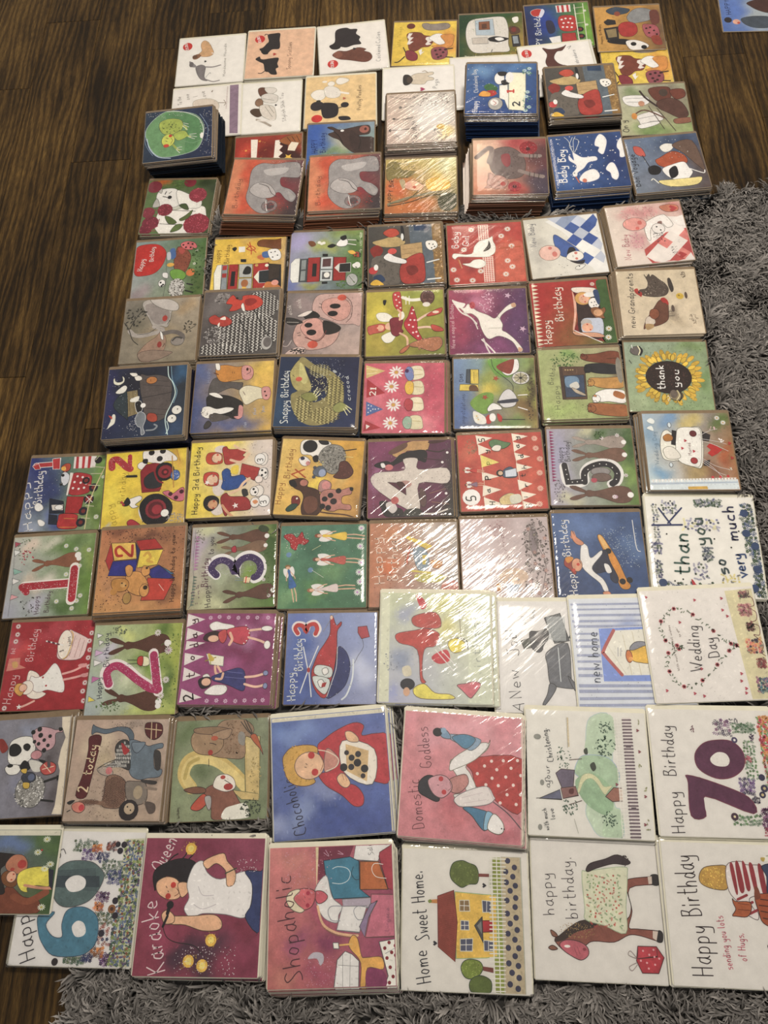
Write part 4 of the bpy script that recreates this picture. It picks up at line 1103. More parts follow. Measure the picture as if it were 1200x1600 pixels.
'e3': '''bg a09ab0 7a9a4a 4f6e32 8a8ca8
w a8a0c0 58,76 53,58
w 8a9a50 289,6 89,35
w 4a6a2c 362,169 44,138
w a8ac50 186,105 71,35
w 6f7aa8 21,356 44,46
w 9a9a40 130,369 53,23
P d8d6cc/666 29,184 57,182 58,345 21,347 9,321 6,216
P 4a4e50/222 60,188 98,186 97,346 57,343
P 8a8f8c 66,197 91,195 91,259 66,260
P 8a8f8c 66,270 91,268 91,334 65,336
P a02c28/411 102,181 168,180 169,344 101,346
P 222 128,222 151,222 151,310 127,309
P c0c4c0/222 173,180 239,177 239,262 172,261
P c0c4c0/222 172,267 239,268 238,342 172,341
P 5a3a3a 183,192 228,190 227,245 182,246
P 5a5a5a 183,281 229,282 227,331 183,330
e dcd8cc 208,302 15.9,18.4
P 952824/411 242,182 311,185 310,343 243,342
P 222/ddd 275,229 337,225 337,287 274,286
P ccc8bc 248,255 273,226 275,286
P 1a1a1c 180,157 209,158 210,176 180,175
P 1a1a1c 183,347 214,347 214,361 184,361
p 7a4a2a 99,66 126,68 140,92 118,105 99,84
o 10 dcd8c8 158,78 172,87 183,82
p e0dcd2/333 252,96 273,63 299,52 317,76 309,105 274,111
p 1e1e1e 203,106 230,90 252,102 226,118
p 1e1e1e 273,45 303,32 308,59 286,69
s 5 ddd8cc 317,65 360,69
s 5 ddd8cc 317,93 361,103
p a8402c 345,157 379,153 388,182 358,186
p d8b040 318,145 344,140 362,160 336,166
p 222 379,153 392,170 384,193
e a8a8a0/444 346,340 31,41
e dcd8d0 372,243 17.7,21
p d8d4c8 346,237 380,226 381,260 355,260
s 4 6a6a60 330,315 361,361
b 40 9 3c5a24 342,8 404,394
b 30 9 5a7a3a 262,337 324,396''',
'e5': '''bg a83c34 b04038 b84c3c b0443a
w 9c3430 190,34 68,32
w c05a44 312,141 51,42
w 8f2a2c 101,264 34,63
w c46048 361,282 42,63
p c0614a 250,169 321,142 394,137 397,254 390,387 241,392
X 12.2 dfc6b6 169,10 220,113
X 12.2 dfc6b6 183,228 235,391
s 2.8 7a2a26 244,211 238,397
t 34 e6e0d2 55,160 59,41 Baby 4.7
t 32 e6e0d2 111,143 114,72 Girl 4.7
p e0dccc/887 35,233 20,216 28,195 53,197 95,205 130,197 140,156 168,120 203,109 229,97 240,90 243,125 253,158 247,201 217,225 171,227 120,223 53,218
p 3a3028 219,118 228,151 220,177 185,191 213,150
s 5.6 b8642c 50,234 65,294
s 2.8 d0a888 56,239 68,292
p e0dccc/998 72,267 110,264 132,245 170,242 193,260 189,286 158,301 121,291
f 17.9 e0dccc c84 84,171 130,39 325,46 288,91 338,162 311,260 333,301 296,348 166,320 38,370 120,378 23,302
s 3.8 a8582c 267,175 387,168''',
'e6': '''bg c9c4b4 d2cfc4 d2cfc4 ccc6b6
w b5b0a4 56,210 42,134
t 32 5a5a66 48,191 52,27 New_Baby 2.9
p 46619a/334 153,120 194,155 267,240 280,329 211,287 164,259 144,176
q 60 d8d5cc:46619a:8f9bb0:d8d5cc:b8bcc4:d8d5cc:3f5a98 118,26 180,-16 399,6 402,398 332,416 263,206 200,105
e d8b4a4/554 112,240 57,51
e c8786c 137,251 13.5,17.8
e c8786c 118,209 10.1,10
s 2.9 c8a090 76,195 60,256 91,288
p 2a262a 202,253 220,216 245,220 249,248 231,259 209,270
p dcd6ca/444 194,285 210,256 250,243 281,258 283,292 249,309 213,302
p 2a262a 209,304 249,312 287,306 275,331 239,326
e c87a6c 248,257 8.4,8.9
e c87a6c 247,294 7.6,7.8
s 1.9 333 230,268 229,284
p d8d4c8/444 232,351 262,336 286,341 258,365 234,364
o 3.8 222 253,346
d 14 2.4 333 130,321 213,397''',
'e7': '''bg cbbdae c8a094 d2c6ba d6c9ba
w c08884 160,56 103,32
w b8736c 357,35 43,32
w c49490 143,240 51,63
b 120 8.5 c48a88 73,6 272,108
b 60 8.5 c08890 94,180 164,307
t 34 a04a58 77,364 88,190 New_Baby 2.8
P dcd4ca 198,127 309,96 421,110 400,379 247,401 184,245
q 55 b8524c:d8cfc4:c87a70:d8cfc4:b04a48:d8cfc4 287,204 404,186 398,389 180,398 156,348 156,305
p ddd6cc/554 188,137 239,99 286,82 310,91 336,155 302,173 275,137 217,168 201,247 184,224
p 8a6a60 259,129 281,126 277,148 258,157
e d9d2c8/444 255,173 34,34
o 4.7 222 248,161 265,185
e d4988c/655 137,130 62,44
e c46a60 165,123 12,14.8
e c46a60 147,159 10.3,10.5
s 1.9 875 91,103 92,130
p c07a5c/644 288,26 343,16 384,32 377,65 316,64
H 25 b04040 357,46
H 25 a83c3c 342,361
d 60 2.8 444 220,196 275,262
d 30 2.8 555 293,302 324,359
p ddd6cc 340,117 423,99 413,165 365,164''',
'f1': '''bg 857c6c a89a84 8a7e66 8a806c
w 6f6a5c 71,72 52,64
w 9a8868 219,246 104,64
w 77705c 65,169 52,53
w a8906c 336,58 52,43
p aaa298/554 91,18 133,-2 222,2 260,24 290,55 287,77 257,84 252,130 239,184 203,175 165,177 133,121 106,74
p 948a82 107,41 162,29 238,79 236,151 167,156
p bab2a8/554 137,-4 231,3 284,38 287,77 247,80 183,53 144,22
s 25 a79e94 169,178 215,203 131,228 72,228 39,199
s 2.9 444 179,189 139,218 80,223
p a0826c/543 107,320 137,281 184,243 207,213 238,259 235,322 212,350 166,397 116,392 94,349
p 8f7a68/433 101,340 167,325 271,341 268,356 207,386 132,394 101,370
s 25 6b635c 217,225 277,217 324,245 319,287 297,294
e 8f867c/444 300,277 35,28
s 9.5 4a4640 274,273 294,253 321,261
e a83a30 221,128 13.8,19.2
e 92342c 206,293 12.1,19.2
p e0dcd0/333 202,208 217,225 225,263 211,256
s 2.9 332 238,167 249,141
s 2.9 332 225,310 234,290
s 3.8 33302a 2,142 33,188 58,253 91,287
s 3.8 33302a 37,183 60,126 96,68
b 22 13.4 3a3830 17,57 125,174
b 16 13.4 3a3830 -9,55 67,191
s 2.9 4a4438 340,225 365,205 390,186
b 14 12.4 4a4438 325,147 398,230
d 90 1.9 6a6254 -17,-12 416,412''',
'f2': '''bg 5f5652 6a6460 6e6862 5c5450
w 77706c 60,96 50,63
w 4a4442 53,285 50,84
b 90 13 8a837e 56,11 143,77
p 55504c 1,346 72,327 134,225 199,185 264,145 277,61 325,21 392,7 404,395 8,396
K 480 12.1 15.8 dcd8cc 35302e 79,138 408,390
K 90 11.2 14.9 dcd8cc 35302e 0,325 192,402
K 260 10.2 13 dcd8cc 35302e 207,6 400,192
b 120 8.4 a8a29c 16,221 130,329
b 60 6.5 46403e 24,221 130,329
p c0402e/511 118,76 149,25 176,52 201,58 208,32 267,31 306,57 312,94 271,124 230,128 204,111 171,126 137,125 152,88
p 942a22 218,59 260,50 282,72 253,97 224,91
p e0dccc/444 199,95 211,80 223,133 209,127
e 2a1a1a 175,47 6.7,6.3
p b03c2e/511 34,169 63,148 89,165 113,155 153,183 154,209 117,224 83,214 48,201
p dcd4c4 93,176 118,161 123,182
p dcd4c4 83,212 94,197 92,228
s 4.7 222 271,124 299,188 354,295
s 4.7 222 199,185 246,291 259,396
e b0aca4/444 347,336 29,42
e 6a6460 351,331 21,31''',
'f3': '''bg 7a706c 8f8480 bfa89c 776a68
w 6a605e 19,264 43,62
w b09a8e 320,322 86,82
w a08c88 90,76 52,41
t 22 cfc6ba 32,140 19,71 oink 2.8
t 22 cfc6ba 79,97 69,33 oink 2.8
p bf9f94/433 141,118 141,54 174,10 280,4 396,3 402,200 358,201 289,201 218,170 174,150
p c8988a/433 194,54 246,32 308,42 341,85 334,149 288,180 226,149 188,102
s 2.8 4a3030 307,20 344,64 349,149 323,191
e 1f1a1c 259,86 29,16.4
e 1f1a1c 249,134 27,17.5
e c4543e 292,31 24,19.5
s 2.8 333 173,67 188,75
s 2.8 333 172,91 188,94
p 2a2624/111 94,129 146,118 182,150 149,171 106,166
p d8ccc0/444 61,150 111,118 141,118 104,150
p bf9a8c/433 49,264 65,202 106,171 166,160 210,181 272,211 291,252 276,303 236,342 162,362 94,353 58,314
p c8988a/433 84,218 123,171 175,165 208,212 207,273 167,303 114,273
p 2a2624 202,181 254,191 298,222 283,252 232,268 210,253
e 1f1a1c 126,207 21,15.4
e 1f1a1c 145,253 26,18.5
s 4.7 6a2f2a 114,283 175,308 208,283 222,242
e c4543e 157,328 27,23
s 2.8 333 70,258 85,253
s 2.8 333 75,273 90,271
p 34302e/111 -11,166 36,161 94,187 65,202 22,202
s 1.9 d8d0c4 8,187 73,190
p c8b0a4/544 14,392 37,363 85,343 120,353 113,382 32,400
b 34 11.2 3a3432 44,348 118,382
s 4.7 b8a8a0 6,304 0,334 26,338 44,304
d 50 1.9 6a4a44 192,10 400,190''',
'f4': '''bg b8a838 9a9a3c 7a7a34 a89c3a
w c8b83c 54,134 50,63
w 7a8034 357,339 50,63
w 90983c 274,19 101,42
w a8963a 58,341 50,52
p b83a3a/511 136,21 154,3 176,8 185,126 164,124 142,86
o 4.7 e0d8cc 150,22 167,34 155,55 172,72 159,92 177,107
s 18.6 ddd8c8 189,41 231,59 283,57
s 4.7 ddd8c8 206,36 206,85
s 4.7 ddd8c8 223,35 223,86
e 5a3a34/311 318,46 37,46
b 60 7.4 7a544a 287,1 352,90
e d8cfc0 312,91 20,14.6
p ded8c8/887 50,154 63,134 105,137 135,165 123,190 72,187
p ded8c8/887 78,291 90,271 132,253 157,265 133,315 99,321
p b85a4a/611 6,225 30,211 81,203 102,220 90,251 40,263 15,267
e d8a88a 73,229 18.5,18.8
e c05040 56,217 5.9,7.3
e c05040 56,240 5.9,7.3
e d8b090 119,221 22,23
p 7f2834/311 122,180 156,166 190,184 182,235 191,257 157,284 132,269 125,232
p ded8c8 164,151 189,131 198,163 181,183
s 11.2 d8b090 173,183 177,141 164,119
s 11.2 d8b090 174,266 208,294 212,340
p b02c38/411 232,107 244,108 262,188 266,251 287,304 274,318 241,291 207,247 194,205 215,164
o 5.6 e0c8c0 236,145 228,186 249,188 241,229 220,217 258,261 241,265 266,287 244,124
s 13 d8b8a0 266,189 300,164 342,141
s 13 d8b8a0 270,236 316,233 358,246
p b84a3c/511 312,160 359,126 393,117 384,149 333,166
p b84a3c/511 337,219 383,237 396,259 358,262 337,245
e d8c8b0 359,142 16.8,8.3
p a8704c/544 216,340 258,317 341,297 383,304 386,351 341,383 274,359 233,351
b 60 8.4 b88060 241,301 382,376
p b06a44/533 171,378 200,349 224,341 208,370 183,389
p 222 87,56 104,57 96,88 87,77''',
'f5': '''bg a04a60 5a3a5c 54385a 8a3a58
w c07a90 174,84 56,51
w a04058 52,191 48,124
w 643f66 333,208 48,124
w 8a4a74 234,365 96,41
w c06a80 126,7 48,31
t 19.3 d8b8b8 26,362 22,85 Have_a_magical_Birthday 2.2
p dcd5c8/776 36,86 77,115 101,90 141,134 197,163 233,186 262,152 303,107 336,94 344,115 294,143 261,183 272,225 268,260 291,277 330,320 365,378 348,392 314,329 251,295 203,312 179,290 160,238 148,186 117,153 84,146
p e0dacd 16,64 52,77 85,89 68,114 40,107
s 8.1 dcd5c8 20,64 60,140 108,174 140,217
s 6.3 d0c8bc 76,141 124,195 144,248
s 8.1 dcd5c8 163,315 194,352 225,394
s 8.1 cfc6bc 171,310 186,362 201,398
p c8a080 320,98 340,92 344,115 326,119
p c8a080 345,366 365,378 356,392 343,391
e b85058 121,100 14.5,23
o 4.5 9a2c3c 113,91 125,107 118,117
b 50 8.1 d8b0bc 158,20 238,150
* 19.8 c8a8b8 306,44 372,256
s 1.8 777 261,193 245,171
s 1.8 998 200,246 268,245
d 120 1.8 d8b8c8 4,0 400,415''',
'f6': '''bg a82828 a02424 5f7a34 a02424
p 3f5c2c 344,11 400,0 400,400 335,402 328,274 346,130
w 7f8a3a 387,354 24,59
w 3c5a30 363,181 24,78
Z 32 d8d0b4 10,6 5,395
t 38 e0d6c4 75,382 76,233 Happy 5.3
t 41 e0d6c4 150,249 153,29 Birthday 5.3
p 7a2020 214,46 225,128 218,255 195,321 333,388 332,360 336,80 225,57
p 382624 229,88 328,79 344,140 332,360 225,333 223,217
p d8ccbc/555 218,44 327,54 327,84 231,78
p d8a890 214,66 225,128 220,206 196,307 189,301 208,205 213,126
e c89a50/643 263,117 41,41
e d8a888 268,120 26,29
o 4.4 b84030 269,102 272,139
o 1.8 222 258,111 260,123
e dcd6cc/555 315,152 28,35
o 3.6 555 304,146 320,143 313,166 326,163
e d8d4ca 302,96 33,15.6
p 34486c 320,78 345,71 348,141 334,159
p 8a5a34/311 295,184 324,177 346,189 363,181 368,201 353,228 358,248 339,248 316,244 296,213
e c89a70 328,212 23,21
p b8bcc4/555 243,248 300,243 345,257 332,360 287,347 234,324
e b0a8a0 261,269 28,23
e d8a888 263,298 28,27
o 4.4 b84030 264,280 276,313
p c89878/433 187,316 226,326 304,334 341,356 316,364 224,347 193,336
s 4.4 ddd6cc 196,312 324,395
f 17.8 e0dcc8 c94 368,314 359,366
f 13.3 e0c8bc c94 322,30
d 70 1.8 c84a40 18,-8 177,406''',
'f7': '''bg c3b498 c6b79a ccbda2 c8b99e
w b5a68a 261,321 48,38
t 31 3c3430 63,355 84,9 new_Grandparents 3.5
p 55483e/222 142,26 152,41 167,23 172,42 186,28 215,59 243,89 254,128 234,161 184,169 129,160 111,142 109,122 143,114 156,76
b 70 8.7 6b5e52 150,56 241,166
p a03028 81,121 98,112 104,127 119,142 113,166 101,156 86,141
p 333 100,131 111,137 102,146
o 3.5 a89a84 140,133 150,148 134,152 163,144
p 3f3630 257,56 271,57 281,120 268,143 259,119 255,90
o 19.2 c8a830 305,169
o 5.2 8a7018 301,164
e 5a4a40 336,165 7.3,21
p 6b4230/311 102,364 117,316 147,269 177,222 197,194 223,185 240,205 238,253 229,310 195,338 153,351 120,355
p c8baa8/765 114,336 123,297 153,289 164,328 137,346
p a88a5c 114,336 150,337 152,356 118,370
p 8a4f34/311 150,250 182,246 190,280 166,308 141,288
p a83028 206,184 224,175 241,195 242,222 227,209 216,206
s 1.7 333 237,263 269,259
s 1.7 333 233,291 265,288
w 8a7a66 270,283 21,43
e 5a4a40 261,244 8.1,21
b 30 6.1 6a5c4a 329,16 351,55
b 40 6.1 9a8a74 335,276 377,344
d 60 1.7 8a7c66 10,0 379,392''',
'g1': '''bg 1f2a50 24282e 2c3f50 1c2448
w 1c1c28 153,81 131,95
w 2f5a7c 368,47 49,57
w 30486a 354,360 49,47
w 2c2c5c 12,167 33,151
p 5a504c/222 163,43 201,50 251,49 311,72 331,122 330,180 330,237 313,292 270,317 220,304 202,275 187,199 170,130
s 2.6 1c1a1c 178,179 333,156
s 1.8 2a2426 180,102 322,122
s 1.8 2a2426 190,237 323,255
s 1.8 2a2426 186,73 312,92
s 1.8 2a2426 206,275 309,282
P 8a7a54/222 98,137 157,130 178,264 119,283
s 1.8 5a4a30 112,138 132,270
s 1.8 5a4a30 133,137 152,267
p 2c3a40/111 41,212 87,134 104,140 121,284 109,287
p e0dac4/333 27,62 33,87 59,96 82,81 84,57 71,44 76,71 57,79 40,73 33,53
p d8d4c8/444 46,136 84,100 102,111 92,139 63,147
p d8d4c4 24,342 37,301 44,264 58,270 58,312 36,333
p b84030 23,267 43,278 40,290
e b87a3a/311 224,79 28,21
s 1.8 311 219,71 220,86
p dcd6c8/333 133,41 168,53 173,73 144,75
p dcd6c8/333 107,29 141,31 150,47 126,50
p a8442c/311 218,276 234,268 263,279 270,312 246,320 220,304
e d8d4c8/333 364,260 25,25
e d8d4c8/333 343,308 23,23
o 3.5 222 368,256 344,304
p d8d4c8 125,185 148,172 169,169 163,197 130,199
p 1c1c20/ddd 151,206 179,198 191,246 168,263
p 7f8488/ccc 159,300 176,259 205,271 212,304 203,345 214,378 198,388 191,349 174,338
s 8.8 8a9094 221,365 257,363 272,345 259,335
e e0dcd2 193,223 13.1,13.2
s 4.4 c8dae0 302,5 310,63 334,103 350,162 337,218 316,274 311,320 328,395
s 2.6 8ab0c0 319,6 330,83 358,153 345,219
s 3.5 c8dae0 319,321 330,358 320,390
b 30 5.3 9a9aa0 123,307 168,366
d 70 1.8 c8ccd8 -12,1 179,403''',
'g2': '''bg 5b6488 c8a850 c8a448 4a557e
w d8b84c 350,56 70,48
w d8b450 339,122 47,58
w 55608a 214,356 124,39
w 5a6890 21,43 47,58
p 5c5652/222 92,97 120,89 152,110 223,120 247,126 234,164 186,151 125,177 79,204 76,145
p c08434/422 101,48 115,20 154,13 210,27 249,25 288,42 298,72 284,104 245,102 199,109 153,115 120,99
p ddd8cc/444 97,-1 118,3 124,40 105,39
p c89088/644 237,29 272,23 296,52 291,95 265,110 241,92
e 3a1a1a 265,45 6.2,9.6
s 2.6 322 263,74 282,61 277,41
s 4.3 5a2f1a 94,58 118,69
s 1.7 322 188,54 190,66
s 1.7 322 198,55 200,67
p d0c8ac/444 230,169 263,142 317,150 356,167 388,183 382,221 329,222 270,253 244,213
p c89088/644 345,161 379,155 392,193 379,228 352,219
o 5.2 3a1a1a 361,181 368,205
s 2.6 644 250,175 262,195
p 2c2826/111 67,203 94,190 126,187 189,200 245,232 255,262 243,319 212,329 173,315 127,332 87,321 76,272
p ddd8cc/444 51,261 82,253 123,269 169,262 209,269 194,287 148,300 109,293 87,321 54,305
p ddd8cc 78,179 117,178 150,208 111,200
b 40 7.7 cfc8bc 47,256 82,316
p 5a524c 93,297 172,310 189,326 104,341
p c89088/644 212,317 242,309 251,261 258,291 251,324 232,333
p c89088 235,256 255,266 254,319 235,318
o 4.3 111 199,299
p 3f3a38/111 67,359 84,335 103,351 90,374 70,379
t 17.1 b8bcc8 281,378 275,349 Moo 1.7
t 17.1 b8bcc8 327,308 317,270 Moo 1.7
t 17.1 b8bcc8 368,296 360,262 Moo 1.7
t 17.1 9aa0b8 78,115 68,27 Happy 1.4
d 90 1.7 8a92b0 5,288 401,411
d 60 1.7 a88a3a 232,-1 400,136''',
'g3': '''bg 24324e 1f2240 202a50 27405e
w 1c1c34 196,139 73,76
w 2c4a68 17,313 32,95
t 36 d8dcd8 69,381 48,78 Snappy_Birthday 4.4
p a89c60/332 56,103 67,63 92,21 109,23 125,52 139,92 164,150 171,188 152,207 111,203 76,170
p c0b878 102,33 127,72 150,130 132,160 105,121
e c05a44 104,131 16.2,13.3
s 2.6 332 71,107 80,117
s 35 8f8452 113,18 174,66 233,90 276,118 300,186 308,253 280,319 235,356 180,366 130,339 98,284 89,227
s 47 a0945c 284,243 271,309 218,352 163,348 119,302 103,246
p 8f8452 80,218 127,193 169,217 188,264 250,225 244,129 192,81 113,15 156,42 241,80 310,137 335,214 327,309 275,374 205,393 149,380 102,330 80,265
K 150 10.5 13.1 4a4424 c8bc7c 96,218 180,375
K 150 10.5 13.1 c0b474 5a5028 174,292 324,383
K 120 11.4 13.1 b8ac68 4a4424 243,109 335,290
K 70 8.7 10.5 c0b884 5a5430 148,42 260,119
b 80 6.1 d0c898 160,101 269,272
p 8a8a4a/332 121,227 160,207 193,216 207,245 164,259
s 4.4 d8d4a8 185,216 202,178
s 4.4 d8d4a8 194,226 212,197
s 4.4 d8d4a8 198,235 219,216
p 8f9050/332 286,290 317,262 350,276 359,299 320,318 296,314
s 4.4 d0cca0 350,280 379,303
s 4.4 d0cca0 347,290 372,319
s 4.4 d0cca0 339,299 359,334
t 17.8 c8ccc8 371,252 349,107 crocod 2.6
t 17.8 c8ccc8 329,113 265,70 ile 2.6
d 60 1.7 b8bcc8 154,12 325,118''',
'g4': '''bg c86070 c4606e bc5066 c86a74
w d88a90 293,346 71,46
w b84c62 354,125 40,74
w cc7a84 54,206 47,56
P cdb878 5,10 103,45 9,88
s 5.1 dccfa0 10,29 63,40
s 5.1 dccfa0 11,63 59,56
P a83038 13,92 108,174 14,201
P 566c9c 14,222 100,267 16,305
o 3.4 e0dcd8 26,243 40,248 27,261 49,266 38,275 61,266 26,284 76,264
P a83038 13,329 93,370 5,391
P e0d8cc 18,351 38,361 20,378
t 28 e0d8cc 57,189 59,136 21 5.1
f 39 e0dcd2 c8a040 159,54 137,137 149,242 137,344
p d8ceb0/876 228,27 281,18 299,52 294,86 238,97
p d4cba8/876 230,119 282,105 300,148 291,181 236,180
p d8ceb0/876 232,208 283,201 298,241 292,273 234,273
p d0c8a4/876 230,309 281,305 295,346 290,377 228,372
p 7a86b0/556 201,61 216,22 241,37 246,90 222,103
e 4a2a5a 213,47 9.5,11.2
p d8b440/864 203,142 218,106 246,119 243,176 216,180
p b04048/622 201,240 216,208 244,222 241,268 218,275
p 9ab09a/565 196,340 211,309 238,318 236,372 209,373
s 2.6 b8a470 249,37 289,43
s 2.6 b8a470 249,71 290,67
s 2.6 b8a470 251,138 291,143
s 2.6 b8a470 252,232 292,235
s 2.6 b8a470 246,332 285,337
w a84a5c 306,134 9.5,112
d 80 2.6 dca0a4 175,17 394,400''',
'g5': '''bg 7a90ac 8a9c4a a08a3c 56688c
w 5a72a0 32,292 39,96
w 9aa040 180,145 63,96
w 4a3a28 380,171 21,173
w 7a9a40 189,35 47,39
w 6f8a4a 278,376 79,39
w c8b448 156,183 47,39
w 7a5c34 344,286 39,58
t 21 2c3450 52,389 54,203 Congratulations 1.7
t 18.9 2c3450 47,131 37,86 Day 2.6
P d0b848/333 83,63 124,64 123,148 81,146
P 4a5258/222 64,62 83,61 83,146 61,141
P d4bc4c/333 30,149 120,152 123,189 27,186
p 6a4a30 77,185 81,156 109,157 120,186
s 1.7 333 100,78 101,132
p 6f9a44 173,4 254,1 310,49 284,108 220,106 188,66
p 789a40 78,256 140,201 195,213 171,307 124,314
e c8c4bc/222 331,117 43,37
e b0a888 331,117 33,28
s 2.6 222 292,116 369,118
s 2.6 222 332,85 330,150
s 2.6 222 305,94 356,141
s 2.6 222 304,139 358,96
o 6.9 333 331,117
p e0dcd2/444 237,67 286,18 320,8 322,69 268,103
p 8a4030 213,46 287,7 303,18 285,88 245,82
p c8c4c0/444 218,243 243,195 275,182 306,227 296,274 249,286 226,271
p 3a3c48 218,247 305,236 305,255 222,262
s 2.6 333 189,5 204,66 284,148 290,197
p dcd8d0/444 163,288 187,260 218,271 233,295 194,298 167,307
s 5.2 ddd8d0 314,217 358,214
s 5.2 ddd8d0 312,284 355,300
p b83a34 151,343 171,325 178,367 159,375
p b83a34 209,318 232,337 228,365 213,355
e e0dcd0 186,340 15.8,23
p d8d4c8 94,304 147,334 151,375 102,368
s 3.5 333 232,351 341,353
* 17.3 a84a34 208,118 152,226
f 13.9 d8d4bc c94 109,332 117,351
b 40 8.7 4a3a2a 352,19 388,362''',
'g6': '''bg a0a870 a89c7a 8f9a60 a8b070
w 7a9a50 142,32 47,28
w a0b068 81,353 93,37
w 7a6a50 359,188 23,140
t 26 3c4030 82,346 82,206 Happy 2.2
t 26 3c4030 58,205 86,72 Birthday 2.2
b 60 11 4a6a34 63,17 199,103
P 5e4434/211 96,101 222,107 216,293 99,290
P 48342a 95,106 112,102 115,290 97,288
P 3c4a60/221 115,155 214,154 208,278 114,279
p 6f8aa0 122,165 178,164 182,206 125,222
p c8c4b8 138,209 175,192 184,225 152,233
p b8a890/444 149,224 208,264 203,273 162,253
o 4.2 b89a68 126,122 138,123 150,123 162,123
s 1.7 8a6a50 182,117 179,145
p 7a4028/311 213,38 283,34 360,21 418,44 426,110 353,95 278,85 218,67
p 26262a/111 223,100 278,90 353,100 396,117 393,153 302,152 243,135
p b88a44/422 235,181 255,173 308,176 390,176 410,205 392,236 317,237 258,220
e 8a8476 387,135 15.6,75
p e0dcd0/444 254,266 309,241 391,250 417,283 391,323 318,311 272,309
p a86a34 353,252 396,273 386,300 343,280
p 9a5f30/311 218,321 256,317 331,325 404,337 406,391 340,394 236,372
s 3.4 5a3a20 403,43 430,147 395,200
e 7a4028/311 223,50 17.1,16.8
p 6a3420/311 209,36 221,31 228,43 216,46
e 26262a/111 236,125 18.7,18.7
p 1c1c20 217,114 228,105 237,115 225,122
p 1c1c20 218,138 227,132 236,139 225,145
e b88a44/422 244,202 15.6,18.7
p b88a44/422 226,192 238,183 243,195
p b88a44/422 223,218 235,213 241,221
e e0dcd0/444 259,293 20,21
p c88a50/444 243,277 258,270 260,283
p e0dcd0/444 240,310 255,303 258,315
e 9a5f30/311 231,347 20,21
p 8a4f28/311 211,331 224,325 230,338
p 8a4f28/311 211,363 224,356 229,367
s 2.5 5a3a20 333,66 386,65
d 100 1.7 5a6438 14,294 210,404''',
'g7': '''bg 93a08a 8a9a74 8aa070 98a67c
w 6f8a50 372,221 24,57
w 7a9058 312,23 71,28
w a0ac84 43,356 47,38
U 39 17.2 150 c9a428 a88422 201,207 189,175
U 34 17.2 125 d4b434 8a6a1c 201,207 161,142
e 2c1c18/111 201,207 110,93
b 90 7.7 4a3028 107,122 295,289
t 35 e4dfd2 178,277 181,131 thank 5.1
t 31 e4dfd2 246,265 253,155 you 5.1
e 6a625c/222 59,53 31,26
s 6.9 1c1c1e 75,28 85,51 77,79
s 5.1 e0d8b0 67,25 76,51 67,78
s 3.4 ddd 37,19 40,37
s 2.6 222 19,108 29,127
e 8a7a58/222 226,311 33,28
e 6a5c50 216,303 17.3,23
s 5.1 c8bc90 234,284 242,311 227,337
s 6 1c1c1e 244,289 253,313 239,342
b 16 5.1 d8d4c0 174,313 203,347
d 120 1.9 5f7048 11,9 415,89
d 120 1.9 5f7048 15,318 396,395''',
'h1': '''bg 2c3a7a 7a9a44 7a9040 8088a0
w 26306a 106,183 87,105
w 243070 38,58 52,53
w a0a8b4 57,374 44,26
w 8a98b0 132,336 26,35
w 56702c 370,315 26,70
w 6f9040 367,92 26,70
w 3c4a8a 175,352 52,53
t 40 dcd8d4 71,393 -5,121 Happy 5.2
t 40 dcd8d4 92,254 72,68 Birthday 5.2
s 30 e0d8d0 30,42 138,38
s 23 b03034 30,42 138,38
P b03034/ddd 12,45 42,32 57,63 30,66
P b03034/ddd 119,7 152,5 156,69 128,67
P b03034/ddd 110,9 150,5 157,67 121,67
P d8d0c8 222,-8 337,-12 337,66 226,68
P b03034 233,-6 246,-6 252,68 237,68
P b03034 264,-7 279,-8 282,69 269,69
P b03034 294,-8 310,-9 311,68 298,69
p a82c30/511 225,98 317,106 329,149 320,204 224,207
P dcd4c8 214,90 230,92 219,214 211,214
o 6.1 e0d8d0 254,112 281,118 309,125 243,143 275,148 303,153 240,176 269,181 296,176
P a42628/411 217,220 304,224 295,314 219,309
s 2.6 c8903c 228,317 291,322
p b02c2c/411 199,313 278,318 286,353 284,391 197,387 190,337
s 2.6 c8903c 219,337 273,341
s 2.6 c8903c 200,383 281,385
o 19.2 1c1a20 301,137 349,26
o 26 1c1a20 329,239
o 23 22202a 310,302 305,361 344,177
o 17.5 8a2a2c 329,239
o 10.5 7a2a28 310,302 305,361 301,137 344,177
s 3.5 e0d8d0 312,221 349,256
s 3.5 e0d8d0 347,222 315,260
s 5.2 c8b888 410,0 339,230 330,399
s 3.5 b8a878 319,-1 381,10
S 3.5 c8c4a0 352,-1 335,25
S 3.5 c8c4a0 323,61 389,70
S 3.5 c8c4a0 321,101 381,102
S 3.5 c8c4a0 317,163 375,168
S 3.5 c8c4a0 316,273 359,278
S 3.5 c8c4a0 305,338 347,342
P 222838/111 131,228 203,246 215,309 140,308
P c8c0b4 145,263 205,263 207,293 154,292
e e0dcd2/333 185,277 21,14
P 222838/111 140,312 183,321 188,368 145,364
p e0dcd4/888 88,344 104,340 127,356 122,373 101,371
p e0dcd4/888 60,266 74,249 98,262 106,283 87,295 68,287
p c8c8c8/333 170,104 186,85 212,104 212,143 192,161 175,138
o 7.9 222 177,152 179,104
p b04a30/511 164,59 185,39 209,44 208,75 182,84
p d8a840 164,61 182,54 190,75 171,77
f 14 d8d8c4 cc8 379,335
f 10.5 d8d8c4 cc8 386,121
d 30 1.7 c8ccd8 19,57 216,211''',
